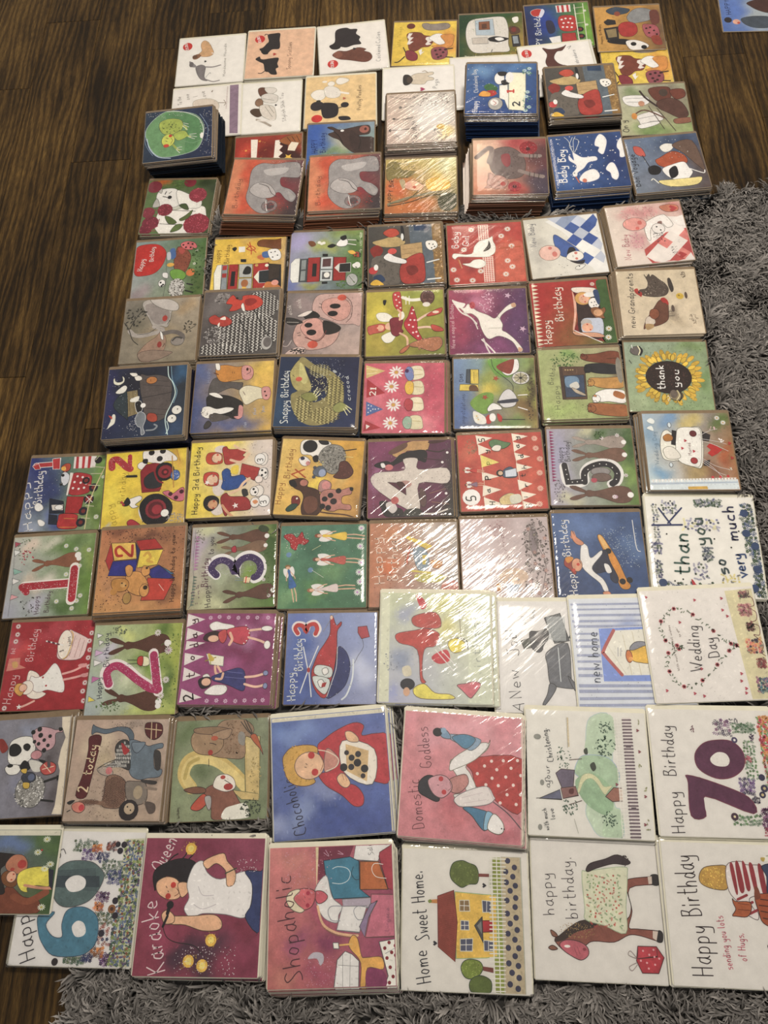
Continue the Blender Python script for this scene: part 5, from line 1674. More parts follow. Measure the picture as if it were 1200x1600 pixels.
'h2': '''bg dcc428 d8c038 c8a444 d8c02c
w c89c3c 353,45 23,56
w d8c848 122,292 47,56
w d0ac34 274,205 31,28
w e0cc40 41,239 39,74
w b8b8b0 18,383 15.6,9.3
s 34 b03038 31,79 29,41 52,34 77,55 103,81 123,93
s 20 a83038 27,77 21,48 40,31 73,47 94,76 119,86
s 22 a83038 120,90 117,23
d 50 1.7 e0d0c0 19,16 131,93
t 36 a08820 79,384 42,267 appy 2.5
t 34 a08820 107,277 104,105 Birthday 2.5
p dcd6cc/444 185,-1 232,-5 296,1 349,44 350,68 299,67 268,79 236,71 188,52
o 15.2 2a2628 267,50 225,13 281,9
p dcd6cc/333 159,73 176,60 201,67 210,92 183,103 162,92
p 222 184,47 207,47 206,72 185,66
s 3.4 222 98,132 161,137
P 8c2028/311 175,112 201,77 244,71 276,79 285,197 275,226 189,227 179,159
p 2c2c30/111 197,151 246,119 280,169 274,205 211,204
s 4.2 6a1a22 196,218 282,215
o 51 1e1c20 294,123
o 36 8c2830 298,124
o 18.6 52161c 298,126
o 8.5 a83038 299,126
s 8.5 8c2028 256,77 246,119 264,167 289,183
P 222 105,126 160,129 161,142 106,139
p 1c1a1e/111 184,289 221,246 276,242 324,274 343,322 321,384 268,406 213,387 191,345
b 60 7.6 2e2a2e 182,238 345,413
o 51 8a2a34 262,319
o 39 601c24 262,319
o 25 9a2c36 268,322
p dcd6cc/333 121,265 151,249 182,243 191,262 161,287 177,298 146,304
p 222 98,286 120,246 137,275 122,292
o 6.8 a83038 94,271 102,283
e dcd8cc/444 307,344 20,20
b 70 6.8 a09a92 311,347 399,409
e 4a68a0/333 349,147 23,28
b 20 5.1 c8ccd0 331,125 370,170
p c06a78/411 291,235 322,228 338,248 391,216 398,281 363,287 323,265
o 11 4a1a24 358,269 330,247 384,239
s 5.1 b88a3c 329,42 344,212
s 4.2 b88a3c 351,7 370,74
p a83038/411 127,375 150,364 190,394 175,402 136,396
p c8c4c0 178,307 196,363 205,382 183,344''',
'h3': '''bg dcc83a cfc0b4 d0c0b8 d8c434
w e0cc4c 172,11 71,35
w d8c040 101,350 47,52
w cfc4b8 383,237 47,227
w ccc0b4 339,24 39,52
w ccbfb4 367,366 47,52
t 27 3a3020 52,381 43,19 Happy_3rd_Birthday 3.6
d 90 2.5 5a4a48 279,19 415,394
P a83a34/411 255,124 343,152 327,221 247,185
e cfc4b8 146,41 31,21
p b8472c/622 75,84 87,59 127,57 152,68 157,90 155,117 108,122 83,112
e d8b898/544 129,88 25,26
o 5.8 c05040 132,71 139,109
p a83a34/411 154,37 173,27 190,44 261,45 270,63 256,80 273,99 203,125 172,122 161,82
s 13.2 d8b898 198,102 250,115 287,73
s 9.9 d8b898 212,23 237,43 278,59
e d8d0c4/555 359,105 22,35
e e0dcd2/555 342,104 26,29
t 27 222 356,118 355,96 3 3.3
e cfc4b8 149,248 31,44
p b84030/411 70,199 76,169 111,162 140,173 146,204 140,235 101,236 80,226
e d8b898/544 114,204 28,28
o 5.8 c05040 119,183 128,225
* 14.9 e0dcd2 90,218
p 2c4f8c/223 159,166 181,147 202,164 208,191 263,186 281,231 244,254 189,264 161,249 166,214
p d8c040 205,142 228,131 240,140 235,180 203,173
s 13.2 d8b898 199,282 244,263 266,230 295,206
p 333 260,264 283,261 293,292 270,299
e cfc4b8 149,361 31,30
p 221e20/111 79,322 93,293 128,289 153,310 148,344 118,368 90,353
e c89870/544 125,334 24,24
o 5 b04a38 129,353 130,317
p 9a3030/411 161,301 186,277 207,296 286,305 305,366 213,374 191,398 173,363
s 12.4 c89870 171,341 193,372 222,400
* 16.5 dcd4cc 234,345
e d8d0c4/555 372,185 12.6,31
e dcd6cc/555 360,179 22,26
o 5.8 222 355,166 372,180 355,192
e d8d0c4/555 342,274 25,30
e dcd6cc/555 321,275 20,24
o 5.8 222 318,264 327,281
e e0dcd2/555 369,327 28,30
t 27 222 381,342 378,319 3 3.3
e d8d0c4/555 327,333 22,26
p c88a5a 315,328 330,320 342,332 327,342
e d8ccc0/555 341,213 18.9,19.2
d 40 1.7 b8982a 10,-10 198,390''',
'h4': '''bg d8bc6c c8982c b88c48 d8b454
w c8a030 374,93 23,77
w a07838 397,344 23,85
w e0c84c 178,249 46,51
w d8a83c 291,16 46,26
w dcc074 302,175 23,51
t 29 8a5a24 29,349 29,232 Happy 3.2
t 29 8a5a24 56,213 58,50 Birthday 3.2
S 7.3 a8481c 122,162 63,191 113,219
S 7.3 a8481c 79,164 131,205
p ded8cc/222 91,16 129,-2 202,0 239,18 222,46 200,65 181,120 146,86 98,79
e 1f1c1e 137,37 36,34
p 1f1c1e 174,3 218,3 226,24 192,25
p 1f1c1e 155,94 178,84 184,115 165,121
p dcd6cc/222 89,107 115,92 145,113 143,135 121,145 100,133
e 2c2c48 107,104 10.8,9.4
e c88a84 136,129 10.8,11.9
p 8a867c/333 202,47 244,23 292,34 315,78 310,122 272,180 224,166 197,119 182,93
b 130 8.1 55534e 188,30 317,170
b 90 7.3 a8a49a 188,30 317,170
p 5f6874/222 169,160 199,141 228,161 226,191 196,199 168,186
e 9aa4b8 210,178 17,20
o 8.9 4a4e58 172,200 172,151
b 12 6.5 c8c07a 168,112 215,144
p 5a3028/211 290,119 325,113 359,163 339,198 297,205 265,195 286,167
b 20 7.3 6f3f34 276,133 350,194
s 4.9 222 301,56 363,44
s 4 d8c878 311,87 351,89
p 4c2e22/211 56,231 74,217 120,210 148,226 147,251 171,258 203,273 219,322 233,354 207,396 171,414 140,400 128,360 134,310 119,278 87,263
p 6f4432 139,318 168,300 199,315 204,364 169,390 144,367
e b87a68 128,233 18.5,17
p 1c1618 56,231 82,221 97,254 70,254
p a88078/422 203,231 225,213 257,228 259,258 234,276 203,273
e c88a84 235,242 20,22
p b07a6c/422 215,281 248,262 309,263 353,248 359,281 319,296 321,332 359,338 361,363 309,362 280,374 234,362 215,322
o 13.8 221c1e 262,293 236,313 298,268 257,356 229,350
o 16.2 2a2224 279,323
p 1c1a1c 349,248 365,248 366,264 354,265
p 7a2c28/311 80,309 107,304 121,328 112,353 86,354
p 2c4a3c/122 57,372 81,346 111,345 99,370 70,384
e e0dcc8 104,316 4.6,5.1
s 5.7 5a3a2a 220,379 266,384 340,388 385,401
d 60 1.6 8a6420 -34,49 206,388''',
'h5': '''bg 7c3a5c 60304c 34302c 803c58
w 8a4468 72,29 61,52
w 7a3058 161,346 46,52
w 6a2a4c 313,291 46,52
w a06a8a 33,179 15.3,70
w 2f2c28 391,251 27,174
p b8925c/322 118,62 165,23 212,1 290,-1 293,35 273,57 188,55 183,82 149,90 122,80
p 6a4a3c 99,57 134,31 181,9 188,32 141,63 106,71
e c07a78 172,77 12.2,15.7
p 221e22/111 29,128 48,114 87,106 118,111 164,68 273,53 276,116 241,106 179,104 117,133 87,146 48,140
e c07070 100,140 19.9,15.7
p d8d4cc 60,120 75,117 83,137 67,141
p 4a2a28 290,8 337,-2 381,-6 368,10 305,19
s 6.5 3c2a2a 281,53 335,64 367,55
s 4.9 4a2a34 272,98 349,109
p c9bfb2/544 168,99 237,97 240,154 375,152 376,231 242,229 245,357 183,360 27,240 33,169 171,157
P 5c2c3c/433 94,218 178,227 181,287
e b08a80 176,231 31,19.2
p 4a2a28 136,221 162,218 177,240 154,252
d 60 1.6 55453c 33,170 369,224
p 2a2426/111 56,318 93,319 108,345 153,355 168,380 168,397 86,394 63,352
p c8c0b8 86,327 116,320 138,354 116,379 90,353
e b8605c 127,313 18.3,19.2
p 3a3a34 176,364 236,357 258,383 250,399 175,397
s 8.1 cfc8bc 250,383 310,385 371,365
p 5f4440/433 246,255 268,273 275,316 266,350 245,332
s 2.4 a07860 291,282 367,259
s 2.4 a07860 297,325 380,340
o 6.5 e0d8d4 355,121 380,70 368,284
d 50 1.6 c8a0b4 9,-9 116,379
d 70 1.6 8a8a74 372,1 400,396
t 9.2 a87a98 30,368 21,64 Hip_hip_hooray_for_you_are_four 1''',
'h6': '''bg b84c3c b04a3c b4402f ba5040
w c06048 211,107 52,51
w c05c44 199,254 60,43
w a83a2c 27,247 45,86
w c46a50 52,100 37,51
w c05840 336,216 45,172
s 2.4 d8c8a8 89,4 113,208 109,403
s 2.4 d8c8a8 261,-1 277,214 286,400
P ded4c0 89,4 168,21 93,53
P ded4c0 97,54 159,87 97,111
P ded4c0 106,111 192,154 107,177
P ded4c0 106,199 186,228 106,246
P ded4c0 108,268 192,296 102,327
P ded4c0 107,331 193,368 110,396
P ded4c0 261,-5 338,21 263,44
P ded4c0 264,48 326,69 265,101
P ded4c0 265,105 340,130 271,149
P ded4c0 270,162 346,187 270,209
P ded4c0 270,248 338,272 273,303
P ded4c0 283,308 351,327 286,354
P ded4c0 286,358 350,381 290,400
P d8c868 106,111 192,154 107,177
t 27 222 129,40 128,15 5 4
t 19.4 222 143,104 143,78 y 4
t 22 8a8a3c 144,165 144,141 p 4
t 25 222 146,243 146,217 P 4.8
t 19.4 222 139,310 139,284 a 4
t 25 222 156,375 158,350 H 4
t 19.4 222 292,39 292,12 y 4
t 19.4 222 292,83 292,58 a 4
t 22 222 306,136 306,111 d 4
t 21 222 315,194 316,168 h 3.2
t 21 222 308,236 308,213 t 3.2
t 21 222 314,288 315,262 r 4
t 19.4 222 309,342 310,325 i 3.2
t 25 222 323,393 325,368 B 3.2
o 42 e4dcd2 50,330
t 42 222 69,347 67,313 5 5.6
b 45 6.4 8a7a5c 34,20 93,106
g 24 8a5030 b83a30 16,186 121,199
g 27 3a2a28 8a6a7c 22,265 116,264
p 4a5a70/333 207,198 242,180 270,209 264,235 208,233
P c4c8cc/444 215,199 268,188 268,231 215,233
o 17.6 222 191,211
o 11.2 c8a888 193,211
p 5f7f54/343 151,43 179,31 223,46 252,56 220,81 175,79 157,70
p d8d0c0/555 160,79 180,62 206,68 197,93 170,92
p c8b47c/665 181,342 220,318 252,324 263,366 226,373 186,372
p c8c4b0 230,331 274,324 278,362 234,369
f 16 e0b8a0 d88 367,35 369,88 383,145 376,218 372,298 361,377''',
'h7': '''bg a8a0a8 4f6a30 6f8a3c a8a0ac
w b8b490 197,21 36,30
w 3f5c2c 382,84 23,100
w 4a6a30 259,32 32,40
w 556f30 375,355 27,60
w 7f9a4c 368,235 22,60
w a09cb0 52,152 45,120
w b8b494 89,372 54,30
Z 21 8a2a5c 13,10 14,282
t 25 2c2a30 72,177 65,97 Happy 2.5
t 25 2c2a30 102,175 102,62 Birthday! 2.5
R 47 7a726c 116,72 369,75
R 49 5c4438 111,143 367,142
s 42 d8d4cc 70,202 84,287 158,281 162,233 191,199 247,182 300,194 323,235 310,280 282,294
S 28 221e24 73,194 85,284 158,279
s 30 221e24 160,283 164,233 196,204 246,189 290,199 314,235 306,275 287,292
o 2.8 ddd 78,218 81,243 86,268 104,283 127,281 150,275 165,248 181,218 209,199 237,189 268,192 294,209 312,240 307,270
e 8a8480/544 238,229 45,22
e 6f5a50/433 240,259 45,22
e b04a58 205,274 14.3,12
R 57 50382e 87,337 376,350
e b89aa8 294,359 12.6,10
f 11.3 d8d4cc c9a 331,38 257,52 353,250 290,359
b 40 7.6 6a6468 16,272 70,391
b 20 9.5 3c5a28 225,11 275,63
d 40 1.9 4a4a34 198,1 399,395''',
'h8': '''bg a0b0b8 8a7048 a8703c c0ccc8
w 6f94b4 114,31 44,40
w c8b468 211,43 52,50
w 7a4a2c 273,308 52,60
w 56702c 354,44 44,40
w 6a94b0 48,317 44,30
w 7f9cb0 31,135 35,60
w a89058 204,308 52,60
w a8562c 360,239 26,60
P cdd4d4 5,351 396,347 400,400 3,400
P aab4bc 6,364 394,359 394,366 5,374
P c8a040 169,384 255,382 257,397 169,400
Z 18.7 e0dcd0 10,347 392,339
o 6.5 c03038 286,337 321,335 355,332
t 17.5 5a7080 53,268 54,94 Wedding_Day 1.9
p dcd8c8/443 68,166 84,104 108,89 137,105 225,74 264,85 266,168 247,278 216,288 142,253 116,253 74,238
p e0dcce/554 157,84 225,76 260,90 256,188 239,273 208,283 142,250 139,167
P 221e22 130,89 152,95 138,172 118,167
p a8702c/411 86,125 110,110 130,126 123,146 92,148
p d8d2c4/665 78,197 102,177 132,187 155,228 134,243 91,238
t 15.7 6a3a3a 206,223 206,157 Married 1.5
H 8.4 b03040 185,147 218,203 167,187
e 6a2428/411 225,110 15.7,16
e a02c30/411 213,252 15.7,16
e c8d0d0/444 121,63 7.9,14
e c8d0d0/444 106,273 7.9,12
P 2a2426 267,98 304,117 294,152 264,147
P 2a2426 259,253 286,248 277,280 251,278
H 39 b8261f 310,196
s 1.9 d8d0c8 245,126 302,96 339,86
s 1.9 d8d0c8 253,137 329,153 371,168
s 1.9 d8d0c8 251,147 310,168 374,204
s 1.9 d8d0c8 248,238 303,278 360,298
s 1.9 d8d0c8 247,246 293,288 329,337
s 1.9 d8d0c8 238,250 307,308 347,328
b 5 10.3 d8b8b4 301,73 337,96
b 4 10.3 dcd4cc 332,137 379,173
b 5 9.3 c8c4b0 350,283 381,303
f 13.1 e0dcd0 c94 345,28 370,53
p d8dcdc 19,41 38,25 55,41 44,57
p d8dcdc 15,78 38,67 45,94 27,88
H 9.3 b03028 385,163 386,239''',
'i1': '''bg b8b8a8 6f8a44 6a8a34 a8a8b0
w d8c4b0 93,52 38,32
w 5a7c34 263,54 84,48
w 5c7a34 344,214 30,56
w 87994a 379,118 30,48
w c8b8a4 119,240 38,48
w b8b4c0 154,330 38,48
w 4a6a2a 300,355 69,40
w d0c8b8 193,229 46,32
w c8c4b0 192,41 46,24
d 90 2 4a5a34 131,-12 410,186
R 48 6a4430 105,149 340,124
o 15.6 e4e0d4 324,107
S 48 e0d8cc 82,250 317,245
S 36 a82434 75,252 317,245
S 48 e0d8cc 316,168 316,329
S 36 a82434 315,176 318,321
S 31 a82434 71,251 98,279
d 150 1.6 e8d8d0 72,233 322,285
d 60 1.6 e8d8d0 286,178 345,319
t 23 4a2a3a 170,386 157,298 Happy 2.3
t 23 4a2a3a 217,382 215,278 Birthday 2.3
P d8d8d0/666 7,63 42,73 15,96
P a84a5a/666 5,22 37,32 10,51
P 8ab0a0/666 16,157 64,176 25,190
P d8d4cc/666 19,206 59,220 26,238
P d8a0a0/666 27,286 63,300 23,314
s 1.6 7a7a78 2,5 21,194 27,392
b 30 7 5a6a4c 18,6 110,118
b 16 8.6 a83444 41,65 113,143
b 20 7 4a4a40 81,294 147,393
o 3.9 222 78,325 97,358
f 12.5 e4e2d8 cc6 261,58 312,77 338,163 358,310 344,334 325,369 248,332 375,85 278,202''',
'i2': '''bg b87a50 9a6a48 b87f4a c49458
w 7a4a34 75,3 66,23
w 6a4030 219,47 96,19.8
w 9a6a44 97,119 44,46
w b8885c 56,280 30,46
w 8a5c3c 332,328 44,46
w c09058 195,378 111,23
d 150 3 3a2018 15,-29 391,77
d 100 3 4a2a1c -4,150 160,390
d 60 2.3 4a2a1c 288,66 419,376
P a83030/322 32,153 50,66 70,149 54,203
P d8b450/322 52,67 165,70 181,151 73,155
P 2c2f80/322 67,158 184,155 175,235 51,227
s 12.8 a8301f 107,132 85,130 76,101 93,87 119,109 153,136 153,85
P a82c28/322 169,62 258,57 299,108 192,111
P d8c040/322 192,112 300,113 277,186 184,196
P 2a2c60/322 167,70 191,112 182,182 174,118
P 3a6a8a/322 232,213 284,187 360,234 262,260
P 2f3078/322 229,216 288,189 365,255 269,259
P b83c2c/322 239,247 362,260 321,356 214,353
s 3 d8b0a0 293,281 317,312
s 12 c8a03c 213,138 230,124 244,148 231,163 254,172
p c8924c/422 140,225 176,212 207,222 237,262 244,300 225,328 189,326 149,301 137,263
p b8843c/422 70,266 82,244 128,243 152,264 148,294 120,307 85,297
o 16.5 b8843c 86,305
o 12.8 c89c58 127,274
o 3.8 222 121,266 139,278
p c8924c/422 129,193 146,179 166,196 160,230 141,233
p c8924c/422 206,215 215,188 242,198 245,229 220,238
e c8924c/422 227,306 22,31
o 10.5 3a2a1c 231,293
o 6 3a2a1c 231,200
e a88444/422 150,339 19.2,27
t 19.2 4a2618 367,366 352,41 Happy_birthday_to_you 2.6''',
'i3': '''bg b0a8ac 4a6a2a 5a7a34 b8b090
w c8c89c 79,13 60,32
w 3c5c24 374,110 30,95
w 8f9a54 335,30 45,24
w a09c70 137,98 45,32
w a8b090 142,242 45,47
w 6f8a3a 316,301 30,32
w c8c8a0 109,378 60,24
w b8a8b4 27,92 30,63
w 7f9a3c 269,230 30,47
R 46 4f3428 116,56 365,57
R 39 65503e 142,126 359,103
p a83040/511 191,110 209,101 214,130 195,131
s 43 dcd8d4 127,242 95,209 116,169 154,159 193,180 214,221 217,205 237,162 281,148 326,174 338,217 325,255 304,266
s 32 43305c 127,240 102,209 120,178 155,169 190,188 210,228 218,205 241,170 282,159 319,181 331,216 320,247 303,258
d 110 1.5 c8b8d0 92,152 211,244
d 110 1.5 c8b8d0 207,141 346,256
s 2.3 7f8fa0 215,256 252,261
s 2.3 7f8fa0 215,268 253,270
P d8c8a0/544 256,253 289,258 282,285 253,281
s 4.6 c8402c 267,254 264,283
R 48 4a3026 162,346 402,322
t 26 3a2a34 110,390 92,285 Happy 2.6
t 29 5a2040 89,293 86,152 Birthday 2.8
t 26 3a2a34 107,137 104,47 to_you 2.5
s 1.5 6a6070 15,9 14,174 29,337 8,394
Z 20 a87a9a 20,43 20,215
Z 18.5 6a7a6a 21,239 15,385
b 30 6.2 6a6a54 15,9 62,94
b 16 6.2 6a4a60 10,255 63,386
p 3a4a2c 313,21 327,2 356,12 364,32 336,38
f 10 d8d4cc c9a 347,271 374,348
b 50 6.9 3f6424 349,15 411,386''',
'i4': '''bg 55806a 4a7a60 3c6a4a 4f7f58
w 6f9a74 44,108 39,47
w 3c6a50 164,109 63,70
w 6a9060 244,227 63,47
w 3f7050 363,70 31,70
w 7aa070 29,340 39,47
w 5f8a4a 167,311 47,47
p a82c30/411 12,51 50,39 75,60 98,31 111,64 132,76 112,96 84,92 73,122 48,108 43,84
d 60 2 e0ccc0 13,35 128,120
g 47 8a4a30 d8b83c 155,52 395,62
g 47 6a4a3a b85a4c 149,168 393,181
g 41 8a6a3c 3f6aa0 35,187 84,370
g 44 9a6a4c cfc0b8 129,318 353,300
o 12.5 6a8aa8 41,144 144,220
s 1.6 d8d8c8 150,220 205,257
s 1.6 e0d8a0 148,124 188,101
f 17.2 d8dcd0 c8c 376,21 371,110 376,189 367,235 372,281 360,330
t 12.6 3f6a4a 40,325 57,265 Happy 1.1
d 80 1.6 a8c8a8 17,10 390,385''',
'i5': '''bg b87a54 b0a498 9a9a94 b87a58
w c08458 82,41 43,30
w c8bcb0 300,60 72,38
w b8a8a0 296,212 57,45
w c8703c 81,210 43,38
w bc9080 152,345 57,38
t 45 dcc8b4 68,292 45,56 Happy 4.4
t 45 dcc8b4 127,278 127,49 Birthday 4.4
P d8c050 162,58 285,114 270,136 162,73
P b85a40/665 176,112 191,112 175,203 161,199
p 8a98a0/666 198,135 241,121 269,167 261,227 218,226
P c8b050 240,159 262,159 254,204 240,204
p c89058/865 276,189 304,182 332,197 318,220 289,221
s 8.8 c8b850 189,233 281,245
p b8b060 210,249 338,257 323,286 224,286
e b87868 364,316 43,38
b 50 7.4 c8c0b0 155,58 363,360
b 30 6.6 9a5c48 15,209 151,374''',
'i6': '''bg c8b8b4 b8a8a4 b8aaa4 c4b4ac
w b09894 182,43 58,47
w cdc0bc 102,153 43,63
w a89894 331,82 36,47
w c8b090 238,299 43,32
w bcaeac 64,312 43,47
t 17.3 8a6a68 216,197 183,27 birthday 1.8
p 8a7c7c/665 318,66 340,51 348,130 330,192 310,129
b 90 12 5a504c 272,7 409,241
b 90 10.5 6f6460 272,222 401,384
s 3 6a5c58 320,34 341,130 376,225 353,346
B 24 19.6 6a605c 7a6f6a 9a7a74 285,32 391,376
p 9aa8b4/776 189,290 220,260 248,268 259,307 234,360 200,345
p b87a34 148,321 166,313 167,352 153,348
e c8b098 229,283 65,39
b 30 9 9aa0a8 190,275 261,376
b 30 6 9a6a6a 125,7 215,109''',
'i7': '''bg 4f6a94 3f5880 384f78 2f4670
w 5f7aa4 139,69 100,55
w 34507c 286,331 100,55
w 2c4068 40,340 50,73
w 5a759a 350,172 50,55
t 33 dde0e0 88,390 77,261 Happy 4.4
t 35 dde0e0 72,209 62,27 Birthday 4.4
d 200 1.7 c8d4dc 224,73 374,264
p c8882c/432 199,119 217,111 243,158 278,233 307,323 321,350 307,367 276,357 257,286 223,194
p d8b068 204,118 216,115 242,168 228,185
o 13.9 1c1a20 240,188 288,331 319,325
p 2a2f44/112 211,189 232,186 244,241 271,313 261,339 238,321 233,285 175,292 151,273 161,247
p d8d4cc/666 125,153 150,164 159,219 207,185 210,203 165,256 167,283 205,320 222,364 217,381 202,372 188,337 149,300 119,263 113,217
p c88a68/643 87,86 102,115 134,145 125,158 104,153 88,133 81,105
s 3.5 c88a68 89,119 84,95
s 3.5 c88a68 102,115 95,91
s 3.5 c88a68 83,125 78,114
p c88a68/643 197,380 225,377 231,394 211,402
p 9a3a30/411 40,251 46,219 67,216 79,234 93,271 83,297 60,270
e d09a78/543 96,251 23,31
p c88a34 46,219 67,211 83,221 57,243
o 7 c04030 80,275 101,249
s 2.6 322 108,231 113,245
p d8d4cc 215,249 235,254 245,286 224,289
s 3.5 e4e0d8 362,41 366,173 381,192''',
'i8': '''bg dcd8cc
B 30 9.2 2c3a60 3c5040 8a8a7a 22,27 44,186
B 26 9.2 2c3c5c 7a7a9a 3c5040 58,19 117,74
B 40 10 2f4a3c 3c4468 34503c 181,10 280,42
B 36 10 7a7a9a c8c080 2c3a50 130,90 265,139
B 40 10.7 2c4a38 34486c 2a3f34 9,336 394,396
B 70 12.3 2c4a38 3a4f74 2a4434 349,25 393,222
B 60 12.3 2c4a38 3a4f74 2a4434 364,205 398,396
B 40 10.7 2c4a38 34486c 2a3f34 5,344 176,401
B 20 9.2 5a5a80 8a88a0 3c5040 151,267 204,333
B 14 8.4 c8b860 333 c8b860 243,309 315,344
B 20 9.2 34406c 4a4a7a 3c5040 8,185 46,233
B 26 9.2 2c3a60 3c5040 4a4a70 9,257 38,329
B 20 10 2c3c54 34503c 2c3c54 190,203 225,260
t 51 3a5a50 136,314 144,140 than 6.9
S 6.9 2c3560 18,119 128,116
S 6.1 2c3560 87,114 48,49
S 6.1 2c3560 77,110 133,47
t 45 3c5048 212,195 201,74 you 6.9
t 40 3a4a4c 277,306 264,240 so 6.9
t 37 3a5078 340,320 329,221 very 6.1
t 40 2a2c50 325,176 322,29 much 6.1
o 15.3 34486c 361,66 358,147 384,197 380,288 37,345 92,367 202,361 267,380 359,361
p b02830 139,331 149,340 161,373 146,368
o 3.1 222 68,154 94,19 332,139 80,338 110,331 240,171 297,204''',
'j1': '''bg a02830 a82a34 9c2028 a0242c
w c04a4a 63,146 38,43
w 8c1c26 170,6 68,21
w b0404a 201,63 68,29
w c05860 11,95 30,43
w b04048 246,14 45,43
t 35 dcb8b4 53,370 64,236 Happy 3.3
t 19.7 dcb8b4 33,147 35,117 1st 2.5
t 33 dcb8b4 124,183 129,30 Birthday 3.3
P c88070 13,167 65,164 66,196 98,211 9,224
p c8a060 30,185 52,182 59,204 41,211
p e0d4c4/755 112,233 138,227 167,249 165,285 184,315 209,330 167,351 118,328
p e4dccf/866 224,195 249,210 270,250 288,295 281,325 214,312 178,322 150,314 127,285 129,248 153,256 189,242
e e4d4c4/866 117,299 30,31
p c89848/642 62,313 66,284 92,280 113,292 102,328 88,335
e dcb498/644 100,300 18.1,17.2
o 3.7 c03a34 108,314
o 4.4 a82830 184,256 204,293
s 9.6 d8a49a 273,243 324,229 373,203
s 9.6 d8a49a 280,269 336,259 387,245
e cf9490 359,208 21,9.3
e cf9490 373,252 18.1,8.6
s 8.8 d8a898 160,359 131,373 106,383
* 13.2 e8dcd0 95,383
p d8c0b8/755 274,46 297,50 368,86 369,104 346,175 252,178 232,149 244,99
e e0d4c4/755 264,110 34,67
s 3.7 c8a040 285,49 297,78 283,157 263,176
s 2.2 a88078 307,71 291,164
s 2.2 a88078 332,82 315,171
s 2.2 a88078 352,93 338,170
t 18.1 2a2024 262,142 257,127 1 2.2
t 15.1 3a2a2c 295,114 278,74 today 1.8
S 6.6 e8dcd4 175,92 254,113
S 6.6 5a2a38 183,94 192,97
S 6.6 5a2a38 205,100 214,103
S 6.6 5a2a38 227,106 236,109
f 12.5 e4d4cc a34 31,19 34,57 31,89 30,387 381,61 375,97 382,138 380,174 388,214 380,285 375,322 384,364
d 120 1.5 d88a7c 141,12 376,172''',
'j2': '''bg a8b490 9aa444 a8b048 a8b0b0
w c8cc7c 150,42 37,29
w 5a7a2c 323,24 37,43
w 6f8c34 257,185 90,43
w 4a6a28 356,274 30,80
w c0b8c4 69,121 45,43
w a8b048 395,218 22,43
w c8ccac 172,227 45,43
w b8c068 265,386 90,29
w b0b89c 103,397 45,29
R 59 44281e 72,99 352,90
e e4e0d4 337,89 12.7,14.5
R 56 44281e 75,319 334,347
e e4e0d4 323,364 12.7,11.6
s 44 dcd4cc 95,268 70,224 85,188 121,178 169,201 219,242 290,284 317,288
s 35 a82c5c 94,264 80,224 93,195 126,187 170,212 219,249 268,279
S 44 dcd4cc 318,302 280,134
S 35 a82c5c 314,296 282,142
s 35 a82c5c 252,272 283,288 317,294
d 140 1.5 e0c0cc 61,180 222,271
d 80 1.5 e0c0cc 211,242 322,302
d 60 1.5 e0c0cc 267,141 317,288
p d8d4b0/544 234,148 261,156 265,185 235,188
p b83a34/411 212,151 234,148 235,188 213,180
s 2.2 222 164,161 210,163
s 2.2 222 166,179 211,178
t 24 2c2c44 72,325 52,231 Happy 2.5
t 25 2c2c44 85,188 65,32 Birthday 2.5
P d8d4cc/777 24,68 48,76 29,94
P c8a8c0/777 15,112 54,125 15,142
P b86a9a/777 15,230 53,238 15,259
P d8c84c/777 11,316 43,335 11,341
P d8d4cc/777 13,157 52,169 17,186
P d8d8d8/777 13,38 40,46 17,60
b 34 7.4 5a6454 70,9 151,49
b 40 7.4 5a7044 51,339 153,384
f 19.1 d0c4c0 b8a 347,123
f 16.2 d8d0c8 aa8 348,253 331,320 291,42
d 80 1.5 5a6a34 107,3 427,390
b 60 6.6 4f6f2a 300,23 412,390''',
